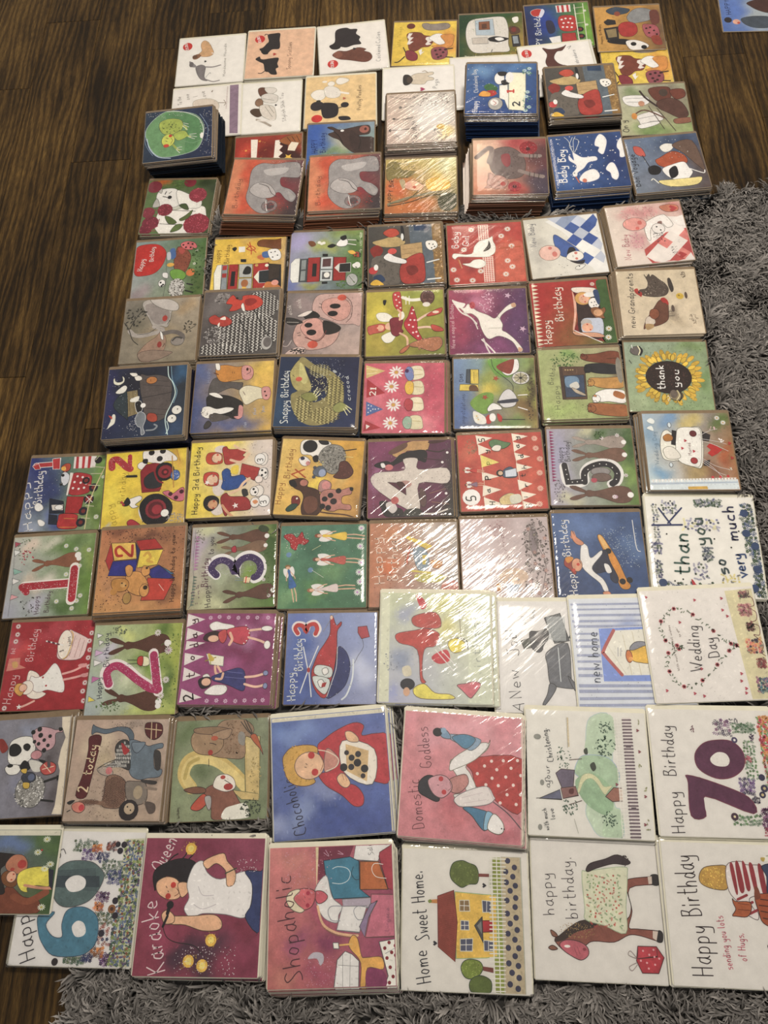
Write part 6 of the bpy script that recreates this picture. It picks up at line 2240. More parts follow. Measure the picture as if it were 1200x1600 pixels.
'j3': '''bg 9a4a78 863a64 8a3c68 964878
w b06a94 366,36 40,23
w 7c2c54 249,173 71,39
w a85a88 194,259 47,62
w 7a3058 110,134 40,47
w b884a4 267,101 47,47
w 8f4a74 323,304 40,47
P d8d0c8 0,2 82,27 1,63
P d8d0c8 6,66 85,90 6,122
P d8d0c8 9,125 94,132 7,166
P d8d0c8 7,178 96,193 10,233
P d8d0c8 11,241 90,275 11,302
P d8d0c8 11,333 104,370 7,393
t 28 4a2430 44,45 36,16 y 4.7
t 27 4a2430 55,112 48,82 a 4.7
t 35 4a2430 64,150 57,126 d 4.7
t 27 4a2430 53,209 47,182 o 4.7
t 35 4a2430 63,283 59,256 t 4.7
t 40 2a2024 67,380 59,344 2 6.3
f 10.2 d8c0cc a58 106,20 146,16 188,18 231,20 274,18 316,19 365,19 127,384 169,382 208,384 251,384 291,381 335,381 369,379
p e0dad0/887 105,53 132,37 165,45 210,53 215,65 184,73 152,73 120,77
p 3a2428/211 84,118 93,94 128,81 153,85 154,102 117,126
e dcb498/644 128,114 25,15.6
p c05050/511 149,89 180,73 187,109 174,134 156,122
p c04858/511 184,77 215,65 271,60 290,89 281,125 262,141 221,129 199,109
s 11.8 dcb498 201,89 212,117 202,141
o 3.1 e4d8d0 269,54 278,70 286,89 283,107 277,123 266,135
s 10.2 dcb8a0 289,77 328,72 368,68
s 10.2 dcb8a0 287,109 332,121 369,137
e e0dad0/766 364,68 25,11.7
e e0dad0/766 370,141 14.2,18.7
P ddd8c4/777 103,181 183,193 184,236 124,228
s 3.9 a8a040 119,181 128,228
s 4.7 9a8a30 103,213 148,197
p c8b04c 111,181 128,189 142,209 122,213
s 10.2 dcb498 148,236 156,267 179,267 160,236
p e0dad0/887 120,339 146,320 176,316 204,320 210,339 188,358 134,358 114,351
p e0dad0/887 98,279 117,269 130,282 115,294
p 2a2228/111 82,306 88,290 118,282 135,290 134,321 100,332
e dcb498/644 116,304 21,17.2
p 3a3c74/224 138,282 171,267 217,251 255,243 280,259 288,305 280,341 223,320 175,305 147,298
s 10.2 dcb498 158,290 181,290 187,267
s 2.4 6a6ca0 196,282 283,289
s 2.4 6a6ca0 202,259 273,266
s 10.2 dcb8a0 286,282 329,278 375,264
s 10.2 dcb8a0 285,312 332,323 371,315
e 8a90b0/445 373,264 11.1,10.9
e 8a90b0/445 375,319 9.5,12.5''',
'j4': '''bg 7484b0 9aa4c0 a0a4b8 4a5c98
w 3f5494 88,317 62,87
w 4a64a0 64,144 47,63
w 6a7ab0 44,46 62,47
w c0c4d0 333,257 47,63
w 55689c 105,363 70,40
s 27 dcd4cc 48,91 33,66 44,50 72,54 85,75 96,51 123,45 140,72 129,96
s 18.1 b83a34 48,91 36,70 46,54 70,59 85,83 96,56 122,50 134,71 127,94
t 34 d8dce0 51,382 39,258 Happy 3.9
t 36 d8dce0 77,255 67,111 Birthday 3.9
p b0383c/311 190,19 202,15 219,56 239,40 241,56 224,85 224,161 216,241 206,295 182,371 147,356 122,310 116,263 126,224 144,177 174,129 192,88
p 343c6c/223 231,153 261,170 280,210 283,257 265,319 227,357 186,373 204,295 220,225
p c8ccc4/333 138,232 203,244 198,287 131,271
p c8ccc4/333 126,279 196,295 181,356 150,341 128,310
s 2.4 e4dcd4 226,153 224,241 207,303 186,368
p e0dcd4/333 162,252 182,244 190,264 171,275
p dcd8d0/333 145,302 164,295 176,318 157,329
P a83030 165,310 184,306 177,326 161,327
s 4.7 d8d8d8 76,152 101,255
s 4.7 d8d8d8 142,149 104,247
s 4.7 d8d8d8 101,255 70,351
s 4.7 d8d8d8 105,259 119,367
e a83a34 103,253 7,11.1
s 3.1 8a8a94 161,84 183,47 196,19
s 3.1 8a8a94 196,16 222,2 254,-2
e d8b8a0 196,21 6.2,9.5
P b04850/522 315,65 354,61 367,110 331,118 315,90
s 1.6 555 335,118 340,154 317,194 302,226
s 7.1 d0d4d8 297,210 295,288 273,357 251,380
s 3.1 9aa0a8 294,233 283,241
s 3.1 9aa0a8 288,319 273,319
d 60 1.6 c8ccd8 10,13 389,396''',
'j5': '''bg c0c4a4 c8c8a4 c0c4b0 a8a8c0
P cdcdb4 -3,3 32,5 38,398 -0,399
P c8cbb4 320,1 400,3 398,399 316,396
w d0c880 240,132 39,39
w c8c480 221,33 52,32
w 8a94a8 89,239 33,39
w a0a4b4 95,69 33,32
w 9aa0c0 52,367 19.6,32
w b8b8b8 168,262 39,39
p b84840/655 59,155 128,140 168,133 214,152 200,197 161,211 155,301 168,326 148,320 135,212 69,187
p b85048/655 121,88 201,73 220,125 168,133 121,121
p c04048 128,8 154,21 168,47 148,61
p c04048 187,236 239,209 252,247 213,261
s 3.2 d8d4cc 200,210 265,285
s 3.2 d8d4cc 213,203 278,272
p d8c850/765 246,183 272,167 305,182 304,208 272,221 252,209
s 2.6 555 279,166 311,175 317,207
e 2c2c34 103,335 26,21
e c8a080 100,361 11.7,15.5
p d8cc58/765 123,352 161,332 200,363 251,367 264,383 149,383
p c87078/655 277,335 309,328 341,321 360,333 334,371 321,378 296,354
s 3.9 d8d8c8 214,165 226,222
s 1.9 6a6a60 260,89 312,81
s 1.9 8a7a60 286,65 292,163
p c8c0a8 83,277 109,270 116,302 90,306
t 26 9aa098 361,270 352,64 irthday 2.2
b 24 5.8 8a9098 17,215 70,290''',
'j6': '''bg d4d0c8
t 37 4a4a4c 94,395 99,356 A 2.9
t 40 4a4a4c 90,350 81,242 New 2.9
t 41 4a4a4c 90,201 74,96 Job! 2.9
t 16.2 5a5a58 119,90 115,52 Well 1.5
t 16.2 5a5a58 146,65 155,24 Done. 1.5
P 55585a/222 184,62 241,45 269,147 216,156
X 5.6 b0b4b0 194,59 257,147
p 4a4a4c/222 130,115 159,112 191,103 195,134 167,185 142,182 131,160
P 50544c/222 97,147 129,137 133,172 107,177
e 6a6664 164,137 16.2,15.1
p e0dcd4 174,172 198,141 215,159 189,191
p 6a6c70/333 186,188 262,156 266,291 277,315 215,310 191,298 186,235
s 3.1 c8ccc8 227,172 229,291
p 6a6c70/333 191,298 212,310 195,342 168,374 162,368 179,336
p 6a6c70/333 255,272 278,297 307,334 299,352 271,315
s 7.5 55585a 270,134 316,78
s 1.9 f4f0e8 57,211 20,390''',
'j7': '''bg cdd0d4
P 9aa0b4 6,18 258,19 257,27 6,25
P 9aa0b4 8,37 260,39 260,45 8,44
P 9aa0b4 7,57 261,60 261,69 7,66
P 9aa0b4 6,79 262,82 262,90 6,88
P 9aa0b4 10,98 266,101 265,111 10,107
P 9aa0b4 11,126 269,130 268,136 12,133
P 9aa0b4 11,149 273,152 272,160 11,157
P 9aa0b4 11,171 277,174 275,184 11,180
P 9aa0b4 10,203 276,206 275,215 11,211
P 9aa0b4 10,225 277,229 276,236 10,233
P 9aa0b4 9,250 277,254 276,262 10,259
P 9aa0b4 9,273 277,277 276,287 9,283
P 9aa0b4 7,308 283,313 283,322 7,319
P 9aa0b4 6,327 284,332 284,342 6,338
P 9aa0b4 5,353 284,356 285,364 5,363
P 9aa0b4 3,376 285,378 285,387 3,385
P 7f94c8/d8d8d8 95,111 259,107 278,303 93,301
w 8a9ac0 192,125 64,38
P d8d4c4 148,120 264,117 277,280 160,280 103,199
s 2.6 c8c0a8 178,137 193,278
s 2.6 c8c0a8 212,125 225,279
s 1.3 c0b8a4 122,174 174,277
s 11.5 b0605c 148,120 106,189 108,208 159,278
P 4a6a34 262,107 284,109 294,300 267,300
p 8a8a90/444 198,182 220,163 252,164 263,180 248,196 203,198
p d8b040/653 184,194 210,192 250,177 269,184 266,235 230,237 199,227
e c87a40/633 191,214 11,22
e d8a058 196,223 7.7,7.6
s 1.9 8a8a94 156,181 153,213
s 1.9 8a8a94 166,184 162,213
t 35 3a4454 81,304 87,119 new_home 2.6
d 50 1.3 6a7080 21,13 276,396''',
'j8': '''bg d8d2c8 d8d2c8 d8d2c8 d4cec4
P cdc49c 302,13 399,8 396,403 322,402
w d8b878 374,235 12.8,18.8
s 2.5 6a3a3c 385,14 384,29 371,35 392,42 394,71 370,76 396,96 391,124 370,133 396,147 391,178 372,177 398,210 386,242 408,262 408,301 392,351
B 26 9.5 6a3a4c 3f4438 c08078 349,18 380,42
B 40 10.1 b07078 6a3a40 c89484 340,65 381,108
B 24 9.5 6a4a44 7a3a40 3a3a34 354,132 378,162
B 40 10.1 3a2c44 c8884c c8786c 340,192 392,242
B 26 9.5 8a3a40 5a2a38 7a4a44 363,260 393,293
B 40 10.1 2a6a78 8a4a70 3a4a54 348,326 401,377
V 25 b85a60 5a6a50 159,211 138,128
t 40 3a3438 173,295 184,130 Wedding 2.9
t 37 3a3438 239,250 234,174 Day 2.9
t 7.7 7a6a60 96,291 88,128 With_much_love_best_wishes 0.9
t 7.7 7a6a60 122,171 111,142 to_you 0.9
H 6.3 b04a58 22,24 191,42 286,40 282,83 294,106 302,310 297,335 308,361 305,376 41,358 133,371 163,381 171,288 125,121''',
'k1': '''bg 8a8a94 77706e 6a6466 8f8f9a
w 8f94a4 235,50 43,37
w 5a5254 334,167 21,37
w 5a5254 368,318 26,56
w 8f90a0 192,272 43,37
P d4c8b0 360,2 404,0 401,400 357,395 367,361 370,305 373,224 362,193 369,137 384,89 364,44
p dcd8cc/333 142,101 174,78 216,74 246,88 256,132 236,174 196,191 144,176
p 222/111 143,114 163,102 186,113 196,135 177,153 148,148
p 222 203,110 220,104 235,118 224,136 205,126
p c09a9c/322 236,62 268,39 311,45 337,55 365,54 367,66 339,71 341,111 323,135 281,139 253,113
o 10.6 222 273,74 266,48
o 8 222 315,80 291,95 268,109 310,118 249,99
o 9.9 222 295,137 239,59
p 222 350,47 366,48 366,60 354,62
e c08a8c/433 264,154 24,18.6
p dcd8cc/333 133,201 153,189 189,191 202,210 187,228 151,227
e 222 155,192 12.8,7.5
p 222 197,198 215,173 246,197 235,215 206,210
p c8c4b8 236,174 295,190 292,221 256,219
p 222 275,173 308,181 295,190
p 8f8c84/444 191,291 210,248 259,238 303,252 317,290 307,334 275,364 224,355 200,329
b 130 7.3 cfccc4 187,235 325,366
b 90 6.6 5a5854 187,235 325,366
p 3a3e4a/222 210,242 225,224 257,225 274,245 262,263 227,265
e 5f6880 253,244 14.2,13.7
p c8a83c/333 206,210 230,208 229,227 211,223
p c8a83c/333 220,264 248,266 248,287 226,286
p b85048/411 287,208 316,184 353,199 350,230 308,237
s 2.7 dcd0b0 303,196 335,229
s 2.7 dcd0b0 298,215 346,205
s 9.3 222 312,265 360,252
s 8 222 307,337 358,345
p 8a3028 90,86 111,81 137,120 111,137
P 222 362,243 372,243 371,262 365,264
s 13.3 5a5254 320,166 325,204''',
'k2': '''bg b8a08c b4a08e b09a84 b09c88
w c8b89c 99,106 62,56
w 9a8a7c 269,25 41,18.8
w b8a888 150,171 41,38
w 8a7868 362,224 27,38
w b8a48c 179,371 62,25
p 5c6a74/223 72,21 87,28 131,39 186,30 228,34 252,57 255,83 242,89 225,63 188,46 134,58 91,51 72,60
p 68767f/223 241,83 291,93 321,109 347,103 381,98 383,117 350,129 359,198 390,202 383,230 336,236 297,242 260,223 243,172 241,128
p 75838c/223 250,96 277,93 309,96 283,134 261,128
p 5a1a20/311 65,70 115,68 110,139 97,234 84,308 40,302 59,215 67,125
t 40 d8c49c 85,290 87,262 2 5.9
t 33 d8c49c 92,224 101,97 today 4.6
p 3c3a3a/111 185,101 207,83 235,89 244,128 253,172 251,204 208,191 140,196 190,162 182,127
K 90 3.3 17 cfcbc0 2a2828 184,95 253,197
K 30 2.6 11.8 cfcbc0 2a2828 143,168 215,194
p a82c30 205,95 232,115 244,128 222,143
p b0a090/444 119,196 153,190 183,209 179,228 143,222 121,209
e c87a78 167,206 13.7,15
s 2.6 111 119,196 151,177 190,162
p 8a6a54/322 159,234 192,222 228,235 248,260 251,310 236,346 196,352 154,340 160,291
K 90 6.5 7.2 4a2a22 54322a 151,228 253,349
s 14.4 8a6a54 166,334 118,328 63,327
K 24 5.2 5.9 4a2a22 54322a 68,315 140,340
p c8806c/322 30,340 49,327 77,331 87,352 69,368 41,361
e b83a40 72,349 11.7,12.5
p 222 8,330 24,321 41,321 23,337
s 3.3 222 14,364 26,358
p 7f7468/322 244,254 284,248 325,254 340,292 335,328 296,340 260,322
e a8977c 300,291 19.2,26
o 41 2a2224 270,359
o 22 b8a488 272,353
o 3.3 222 264,346 278,359
s 9.2 8a7a6a 328,273 375,279
s 9.2 8a7a6a 328,328 365,359
p 5a4c44 335,328 375,335 379,365 353,371
p 5a2024/211 299,22 322,13 368,20 376,59 345,84 308,64
s 3.9 c8b088 301,38 371,46
s 3.9 c8b088 326,13 331,81
s 3.9 c8b088 347,20 351,75
p 3a3634 310,242 372,248 366,261 318,254
p 3a3634 350,129 378,136 383,199 362,199
d 160 1.6 5a4a40 94,74 236,297
d 60 1.6 5a4a40 103,321 236,395
d 40 2 6a5a4c 155,10 291,38''',
'k3': '''bg 7f8a68 868c70 7a8462 8f9672
w 6a7a50 50,44 44,38
w 66744e 113,203 44,38
w 8a9470 13,275 35,69
w 6f7a56 284,69 35,46
w 74805a 347,363 35,46
d 120 1.6 4f5a3c -7,1 210,387
s 51 c8b068 82,270 48,223 58,170 101,148 172,159 245,208 309,271 337,303
s 36 d4c07c 82,270 55,224 67,178 102,160 173,170 246,216 310,279
s 14.8 b8a45c 53,231 67,178 106,156
P c4ad70/664 297,69 365,76 368,322 311,317
P c8b47c 307,78 356,84 358,212 314,211
b 50 7.4 a8945c 323,157 371,304
P c4ad70/664 249,284 363,304 365,330 294,323
p 9a7f64/432 188,17 236,1 299,6 337,39 329,79 302,78 301,156 243,161 154,142 142,95
b 80 9 84684e 174,9 305,148
p a08464/432 70,76 86,45 121,39 176,53 209,82 202,121 163,143 109,137 81,116
p 8f7458/433 95,53 85,33 157,28 211,34 238,47 194,61
p a4886c/433 158,60 238,39 235,71 204,82
e b05a40 171,76 14.9,10
e a83c34 156,133 10.6,10.8
s 2.5 322 129,94 132,101
s 2.5 322 150,95 165,97 180,104
s 2.5 322 150,158 152,189
p 8f8a80 271,68 283,53 300,66 299,109 276,100
s 3.3 333 282,13 310,50 329,67
s 3.3 333 295,9 314,46 330,63
s 3.3 333 304,6 323,43 333,63
p b0603c/533 324,74 346,67 365,104 380,151 366,127 343,103
p 8a5a48/322 140,295 148,273 186,259 239,269 262,292 286,331 304,361 228,395 176,393 169,349
p dcd4c4/655 174,266 189,229 229,223 260,243 266,277 232,291 196,282
e a8443c 214,234 10.6,7.7
e a83c38 238,272 19.3,13.1
s 2.5 322 221,245 248,261
p 7f5540/322 52,277 99,267 139,274 140,291 92,293
p b8523c/322 87,353 95,331 136,295 155,326 122,358
p a8a49c/544 141,310 167,307 169,349 157,356
p d8d4c4 226,358 260,345 312,339 330,377 314,395 219,395
b 60 8.2 3f4a38 294,323 374,393
t 10.6 5a5444 42,385 35,344 birthday 1.3''',
'k4': '''bg 5f74a8 6a78a8 4f6098 5a6898
P cfc8b0 -3,-2 402,-2 402,15 -2,15
P c8c0a8 408,24 421,24 403,400 392,401
w 4a68a0 32,47 40,25
w 8a94b4 175,245 54,38
w 7f94bc 88,58 81,31
w 8a98b8 92,318 40,50
w 465894 248,353 107,38
w 3f5490 172,300 40,25
w 9aa4c0 24,360 34,31
w 5a6ca0 372,44 34,25
w 5c70a8 345,289 34,38
t 40 2c2c40 109,379 66,198 Chocoholic 3
p b83c44/633 158,113 184,86 233,58 290,40 323,53 314,85 362,83 408,100 399,238 349,240 258,208 236,231 282,247 306,280 301,310 271,310 234,274 182,239 157,200 185,189
p c08c7c/655 189,119 222,142 230,168 212,185 178,192
s 3.2 d8ccb4 158,120 195,130 228,155 219,180 185,192
p c8a04c/644 36,145 48,120 72,103 121,100 155,110 157,136 137,198 146,224 115,234 75,227 49,203
b 70 6.5 b8903c 38,93 149,236
e d8b490/655 128,169 51,45
o 11.7 b83a38 136,136 146,192
s 1.9 322 115,161 121,166
s 1.9 322 111,172 118,175
s 1.9 8a4a34 164,137 176,163 165,191
p dcd4c4/555 245,98 354,134 339,247 245,201
P c8ac7c 256,109 334,138 321,237 255,198
o 13 2c2c30 245,185 293,174 316,195
o 10.4 34343a 274,156 297,146 271,186
o 8.4 3a3438 258,138 309,218
p d8b48c/655 257,70 278,69 300,90 299,106 265,99
s 3.9 d8b48c 260,74 269,97
p d8b48c/655 220,217 238,203 257,220 264,240 249,251 229,240
s 2.6 b88a68 238,206 243,225
s 2.6 b88a68 248,210 253,229''',
'k5': '''bg c88a8c d0969a c07a80 c88488
P d0c8b4 395,0 403,0 403,399 397,399
w d8a4a8 212,45 107,33
w b8646c 160,284 30,33
w c07478 191,325 59,33
w d09aa0 92,88 47,33
w c8868c 350,35 36,33
w b86870 333,379 53,16.7
w d4949a 29,35 24,33
t 39 5a3038 84,372 56,215 Domestic 2.2
t 39 5a3038 99,178 75,44 Goddess 2.2
p b0403c/633 215,147 399,133 398,298 331,282 283,242 247,228 234,185
o 5.2 e0d0c4 275,164 316,173 363,165 252,190 301,201 346,194 395,186 281,223 322,223 371,218 351,249 395,246 329,276 381,277 384,139 337,143 298,147
p d8d4cc/776 159,162 203,137 279,97 291,79 280,114 215,164 228,191 247,228 242,245 189,271 177,261 212,253 212,236
p d8d4cc/776 173,144 255,93 288,96 245,145 186,177 159,185
p 8aa0b0/666 140,73 194,69 261,81 232,117 195,103
p 5a88a0/555 164,77 206,66 243,80 214,113 183,98
p 7a94a8/555 121,52 146,59 159,83 128,80
e 2c2c30 113,65 16,14.4
e 8aa4b4 134,59 9.5,10
p b8847c/644 158,218 193,199 216,197 223,224 195,254 165,251
p 34343a/111 58,248 63,225 86,207 110,211 102,234 130,275 119,287 83,274 64,264
p c8989c/544 89,223 121,204 151,208 170,234 162,257 136,275 106,261
o 8 b83a40 132,215 144,256
s 1.7 433 120,235 127,236
s 1.7 8a5a58 161,223 167,240 156,251
p d4ccc4/777 180,272 218,247 283,228 307,256 310,267 284,285 208,297 184,288
s 1.7 aa9a98 289,230 307,267
s 1.1 b8a8a8 201,270 271,248
s 1.1 b8a8a8 208,286 284,269
p 4a7a94/444 208,300 243,297 308,316 286,361 268,357 238,322
p 8ab0c0/555 285,307 308,316 295,355 277,359
p dcd8d0/665 308,311 338,335 341,362 321,372 289,355
o 2.3 222 335,354 343,355
s 2.9 5a5458 307,275 355,307 399,352''',
'k6': '''bg d4d0c4
p b8c6ac/abb 217,20 287,17 281,196 281,297 300,315 300,398 228,395 198,356 186,320 203,263 241,197 204,134 199,88
p b4c4a8 197,134 215,54 245,18 294,17 289,131
p a4ba9a/9ab 156,200 175,154 210,143 271,151 302,195 292,240 250,261 205,224 179,219
p 94b08c 158,226 207,199 253,222 277,260 273,316 246,330 200,307 169,270
p c8c49c/9a8 163,258 179,212 207,202 233,217 251,242 278,237 264,254 250,267 225,230 206,218 185,231 169,264
p b0c2a4 259,323 300,315 301,383 268,396 235,385
b 50 7.2 3f5a48 221,80 298,150
b 30 6.6 3f5a48 241,29 290,71
b 36 6.6 3f5a48 236,318 289,365
b 34 6.6 4a6250 95,118 146,194
b 34 6.6 4a6250 108,285 166,333
s 2.6 5a4c44 141,162 182,157
s 2.6 5a4c44 134,303 175,289
P 6a6070/433 94,206 112,192 156,194 150,246 113,253
P 8a625c/433 109,252 157,245 165,273 115,285
P 66687c/333 37,287 106,257 111,288
s 2 333 27,287 41,286
p 5a2a2a 136,256 150,252 149,268 136,268
p 3c4438 208,176 222,166 228,185 217,195
p 3c4438 190,128 201,121 203,140 193,141
P 9a6a58/433 253,273 281,244 308,245 309,284 275,288
P c8b8a8 298,246 311,246 310,284 299,284
S 2 e0dccc 297,17 300,401
S 2 e0dccc 307,17 310,401
L 34 2 e0dccc 293,19 300,400 320,18 323,399
P cdc4bc 324,17 352,17 358,400 329,401
L 2 3.3 4a3c44 330,17 336,401 345,17 349,400
L 36 5.3 6a5a60 325,20 326,399 352,19 356,398
t 14.9 3a4044 67,383 58,315 with_much 1.6
t 14.9 3a4044 86,349 81,314 love 1.6
t 16.2 3a4044 74,252 63,214 on 1.6
t 16.2 3a4044 76,242 72,178 your 1.6
t 20 3a4044 89,167 69,59 Christening. 2
s 1.3 998 137,23 137,123
s 1.3 998 148,346 159,389
Z 5.9 c8b078 139,23 139,120
e 8a8a80 37,90 12.2,9
e 8a8a80 48,237 6.8,9
e 8a8a80 37,375 6.8,9
H 5.9 8a4a50 373,58 374,127 382,268 374,354 292,234
b 4 6.6 9a9a70 373,21 382,38
b 4 6.6 9a9a70 368,167 377,179
b 4 6.6 9a9a70 382,240 391,255
b 5 6.6 9a9a70 377,337 390,379''',
'k7': '''bg d4cfc4
B 22 12.4 6a4a6c 3a3048 8a6a80 216,31 266,83
B 8 5.9 222238 3a3048 222238 266,28 294,46
B 40 9.1 4a6a4c 5a7a58 4a6a4c 274,43 346,74
B 50 8.5 5a8058 4a6a4c 6a8a60 297,99 336,225
B 16 8.5 b05a68 4a6a4c b05a68 291,149 322,168
B 30 11.1 6a4a7c 33284a 7a6a8a 270,219 318,270
B 12 7.2 2a2440 3a3048 2a2440 303,277 328,296
B 34 9.1 5a8058 4a6a4c 6a8a60 233,329 327,364
B 30 11.7 6a4060 3a2440 8a6080 327,309 360,374
B 20 6.5 b0485c 8a3a50 b0485c 327,367 365,393
B 90 9.8 b84050 6a8a50 c88a50 356,19 397,155
B 80 9.8 b84050 6a8a50 c88a50 358,149 395,302
B 60 9.8 b84050 6a8a50 c88a50 362,289 404,406
t 40 3c3438 78,390 72,258 Happy 2.6
t 40 3c3438 71,216 74,49 Birthday 2.6
p 5c2c48/734 106,212 106,236 103,337 150,338 155,277 301,327 293,277 194,235
P 5c2c48 106,212 105,338 150,338 150,264 155,226
p 5c2c48/734 140,143 169,111 211,99 264,102 296,136 293,181 257,213 209,222 164,206 140,181
p d4cfc4 189,155 213,138 239,142 249,162 238,181 207,182 189,171
o 9.8 4a4060 274,98
o 3.9 d8d4cc 274,98
b 16 5.9 4a3a50 316,77 340,99
o 10.4 33304a 344,215 338,269
o 11.7 3a3450 347,249
o 4.6 b8a878 338,269 347,249
o 11.7 4a3040 240,337
o 3.9 d8c8a0 240,337
b 12 5.9 7a5a60 134,52 148,74''',
'l1': '''bg 6a7aa4 4a6434 4a6034 8a6a54
P cfcab4 52,0 403,0 405,28 52,28
w 3c5a30 400,299 44,114
w 55703c 339,68 44,41
w 6a80a8 218,68 70,31
p 7a4028/422 201,310 230,267 290,320 348,331 354,395 214,400 144,400 152,331
s 30 8a4c30 255,320 311,342 374,299
p 2a2220/111 147,120 199,115 244,125 229,141 199,173 186,204 217,299 182,299 134,204
p b87a5a/433 202,167 226,125 265,125 288,162 282,204 248,213 215,199
e b03c34 266,167 17.4,21
e b04438 232,192 8.7,8.3
p 7a4a24/422 193,225 211,199 240,215 259,257 240,278 207,262
e d8a888/544 233,227 19.2,27
o 3.8 b04030 235,241 240,215
p d8cc48/653 264,204 313,181 375,188 387,267 335,267 301,278 304,299 277,289 257,246
s 13.2 c89070 291,267 345,278 393,280
P 2a2c38 371,188 393,194 406,289 383,267
f 16.1 d8dcc0 c8b840 321,110 349,47 357,188 367,368 376,167
o 4.7 b03a34 335,99''',
'l2': '''bg d8d4cc
P c4c2a4 328,22 403,18 419,397 345,396
B 30 10.1 3f5a48 5a6a50 3f5a48 156,27 239,65
B 16 11.6 6a5080 7a6a90 5a4070 190,51 239,89
B 14 10.1 b0602c 8a4a34 c07a3c 222,40 255,61
B 14 10.1 2c3460 3c3c60 2c3460 243,64 281,92
B 20 9.4 8a4434 2a2a3c 8a4434 271,33 304,57
B 40 9.4 3f5a48 5a6a50 3f5a48 260,88 335,142
B 20 10.8 2c3a6a 4a4a7a 2c3a6a 289,115 338,161
B 16 11.6 5a3a60 7a4a6c 4a3054 260,183 301,211
B 16 10.1 c0703c 8a4a34 c07a3c 258,215 286,238
B 40 9.4 3f5a48 6a6a4c 3f5a48 262,241 341,278
B 20 10.8 2c3a5c 8a4434 3a3a5c 269,279 336,341
B 20 12.3 5a3a70 7a4a7c 4a3054 299,360 344,392
B 20 10.8 b0703c 6a4a34 c07a3c 265,342 309,372
B 30 9.4 3f5a48 5a6a50 3f5a48 179,369 250,391
B 12 10.8 2c3460 3c3c60 2c3460 241,364 273,385
B 150 9.4 3f5a48 5a6a8a 7a8a4c 327,221 411,394
B 60 8.7 5a3a6c 5a6a8a 8a4a34 331,221 406,391
B 150 9.4 3f5a48 5a6a8a 7a8a4c 333,25 420,219
B 60 8.7 5a3a6c 5a6a8a 8a4a34 337,25 418,219
t 49 2c2830 86,380 35,245 Happ 3.2
t 33 2c2830 124,80 105,49 y 2.2
s 2.9 2c2830 100,80 109,69 101,52
p 4a7f92/456 74,257 117,245 126,250 104,282 131,314 164,316 157,281 165,243 195,229 236,232 274,260 281,323 259,355 222,369 143,369 99,333 80,296
p d8d4cc 192,287 207,269 230,275 241,299 231,313 207,313
p 5a6f6c/555 100,158 115,117 152,93 219,92 255,109 276,136 260,183 225,216 163,230 122,211
L 26 1.4 3c4a50 102,138 105,172 260,136 266,169
L 20 1.4 3c4a50 109,121 111,171 243,112 260,183
p d8d4cc 147,161 161,141 189,135 214,147 215,170 194,183 165,183
o 10.1 2a2430 319,58 330,39
o 8.7 2a2430 309,38
o 10.1 2a2430 325,208
o 13 8a5c34 317,232
o 5.8 4a2c24 317,232
o 10.1 2a2430 293,303 331,251
o 10.8 2c2428 153,387''',
'l3': '''bg 8a3a50 8c4058 8a3850 8c3a4c
w 7a2c44 192,27 67,33
w 3a2c3c 149,340 44,39
w 4a3040 233,313 59,39
w 3c2c38 224,370 44,39
w 7a2c40 344,260 44,26
w 963f58 68,277 37,59
w 803048 380,360 30,26
t 55 e0ccc8 106,385 49,178 Karaoke 3.5
t 44 e0ccc8 63,103 105,2 Queen 3.5
p 221c22/111 34,117 46,90 89,69 134,62 174,76 170,110 150,137 111,124 79,114 51,138 46,158
s 4.2 221c22 48,110 89,62 110,48
s 4.2 221c22 92,96 134,55 140,41
s 4.2 221c22 122,89 157,55 163,48
p dcb088/543 51,131 79,117 114,124 132,151 128,178 95,184 63,171 49,151
o 9 b8382e 105,141 91,174
s 2.1 322 81,144 85,150
s 2.1 322 88,158 92,162
s 2.1 7a4a34 117,151 126,164 112,174
p dcb088/543 120,137 149,134 158,157 142,176 131,171
p ddd8d0/777 150,137 167,83 196,69 214,103 260,123 340,99 365,136 365,195 346,234 284,225 210,223 175,237 148,211 161,177
s 2.1 b8b0b0 188,144 205,170 242,170
s 2.1 b8b0b0 178,197 209,210 252,196
p dcb088/543 200,69 261,45 278,69 307,99 306,136 284,143 278,116 273,96 242,76 213,93
s 3.5 dcb088 289,109 290,143
s 3.5 dcb088 300,109 302,140
s 3.5 3a4a34 274,106 310,90
p 34406c/223 340,99 391,99 399,102 402,272 350,234 367,195 365,136
p dcb088/543 93,234 130,231 181,230 247,226 274,245 269,268 215,272 155,256 110,254
p dcb088/543 77,225 94,214 118,231 117,250 91,254 80,241
s 11.1 1e1a1e 100,198 95,224
s 7.7 1e1a1e 96,231 84,261
o 11.8 1c181c 101,199
s 2.1 222 85,264 99,290 130,305 190,314 221,339
o 18.1 d8b040 153,32 244,298 222,369
o 18.1 d8b040 177,357
o 10.4 e4cc6c 153,32 244,298 222,369 177,357
b 30 3.5 c89c40 121,6 180,58
b 24 3.5 a88438 219,275 270,319
b 30 3.5 a88438 148,337 247,391
d 140 1.7 d8c8c8 131,315 326,393
d 40 1.7 d8c8c8 308,62 384,102''',
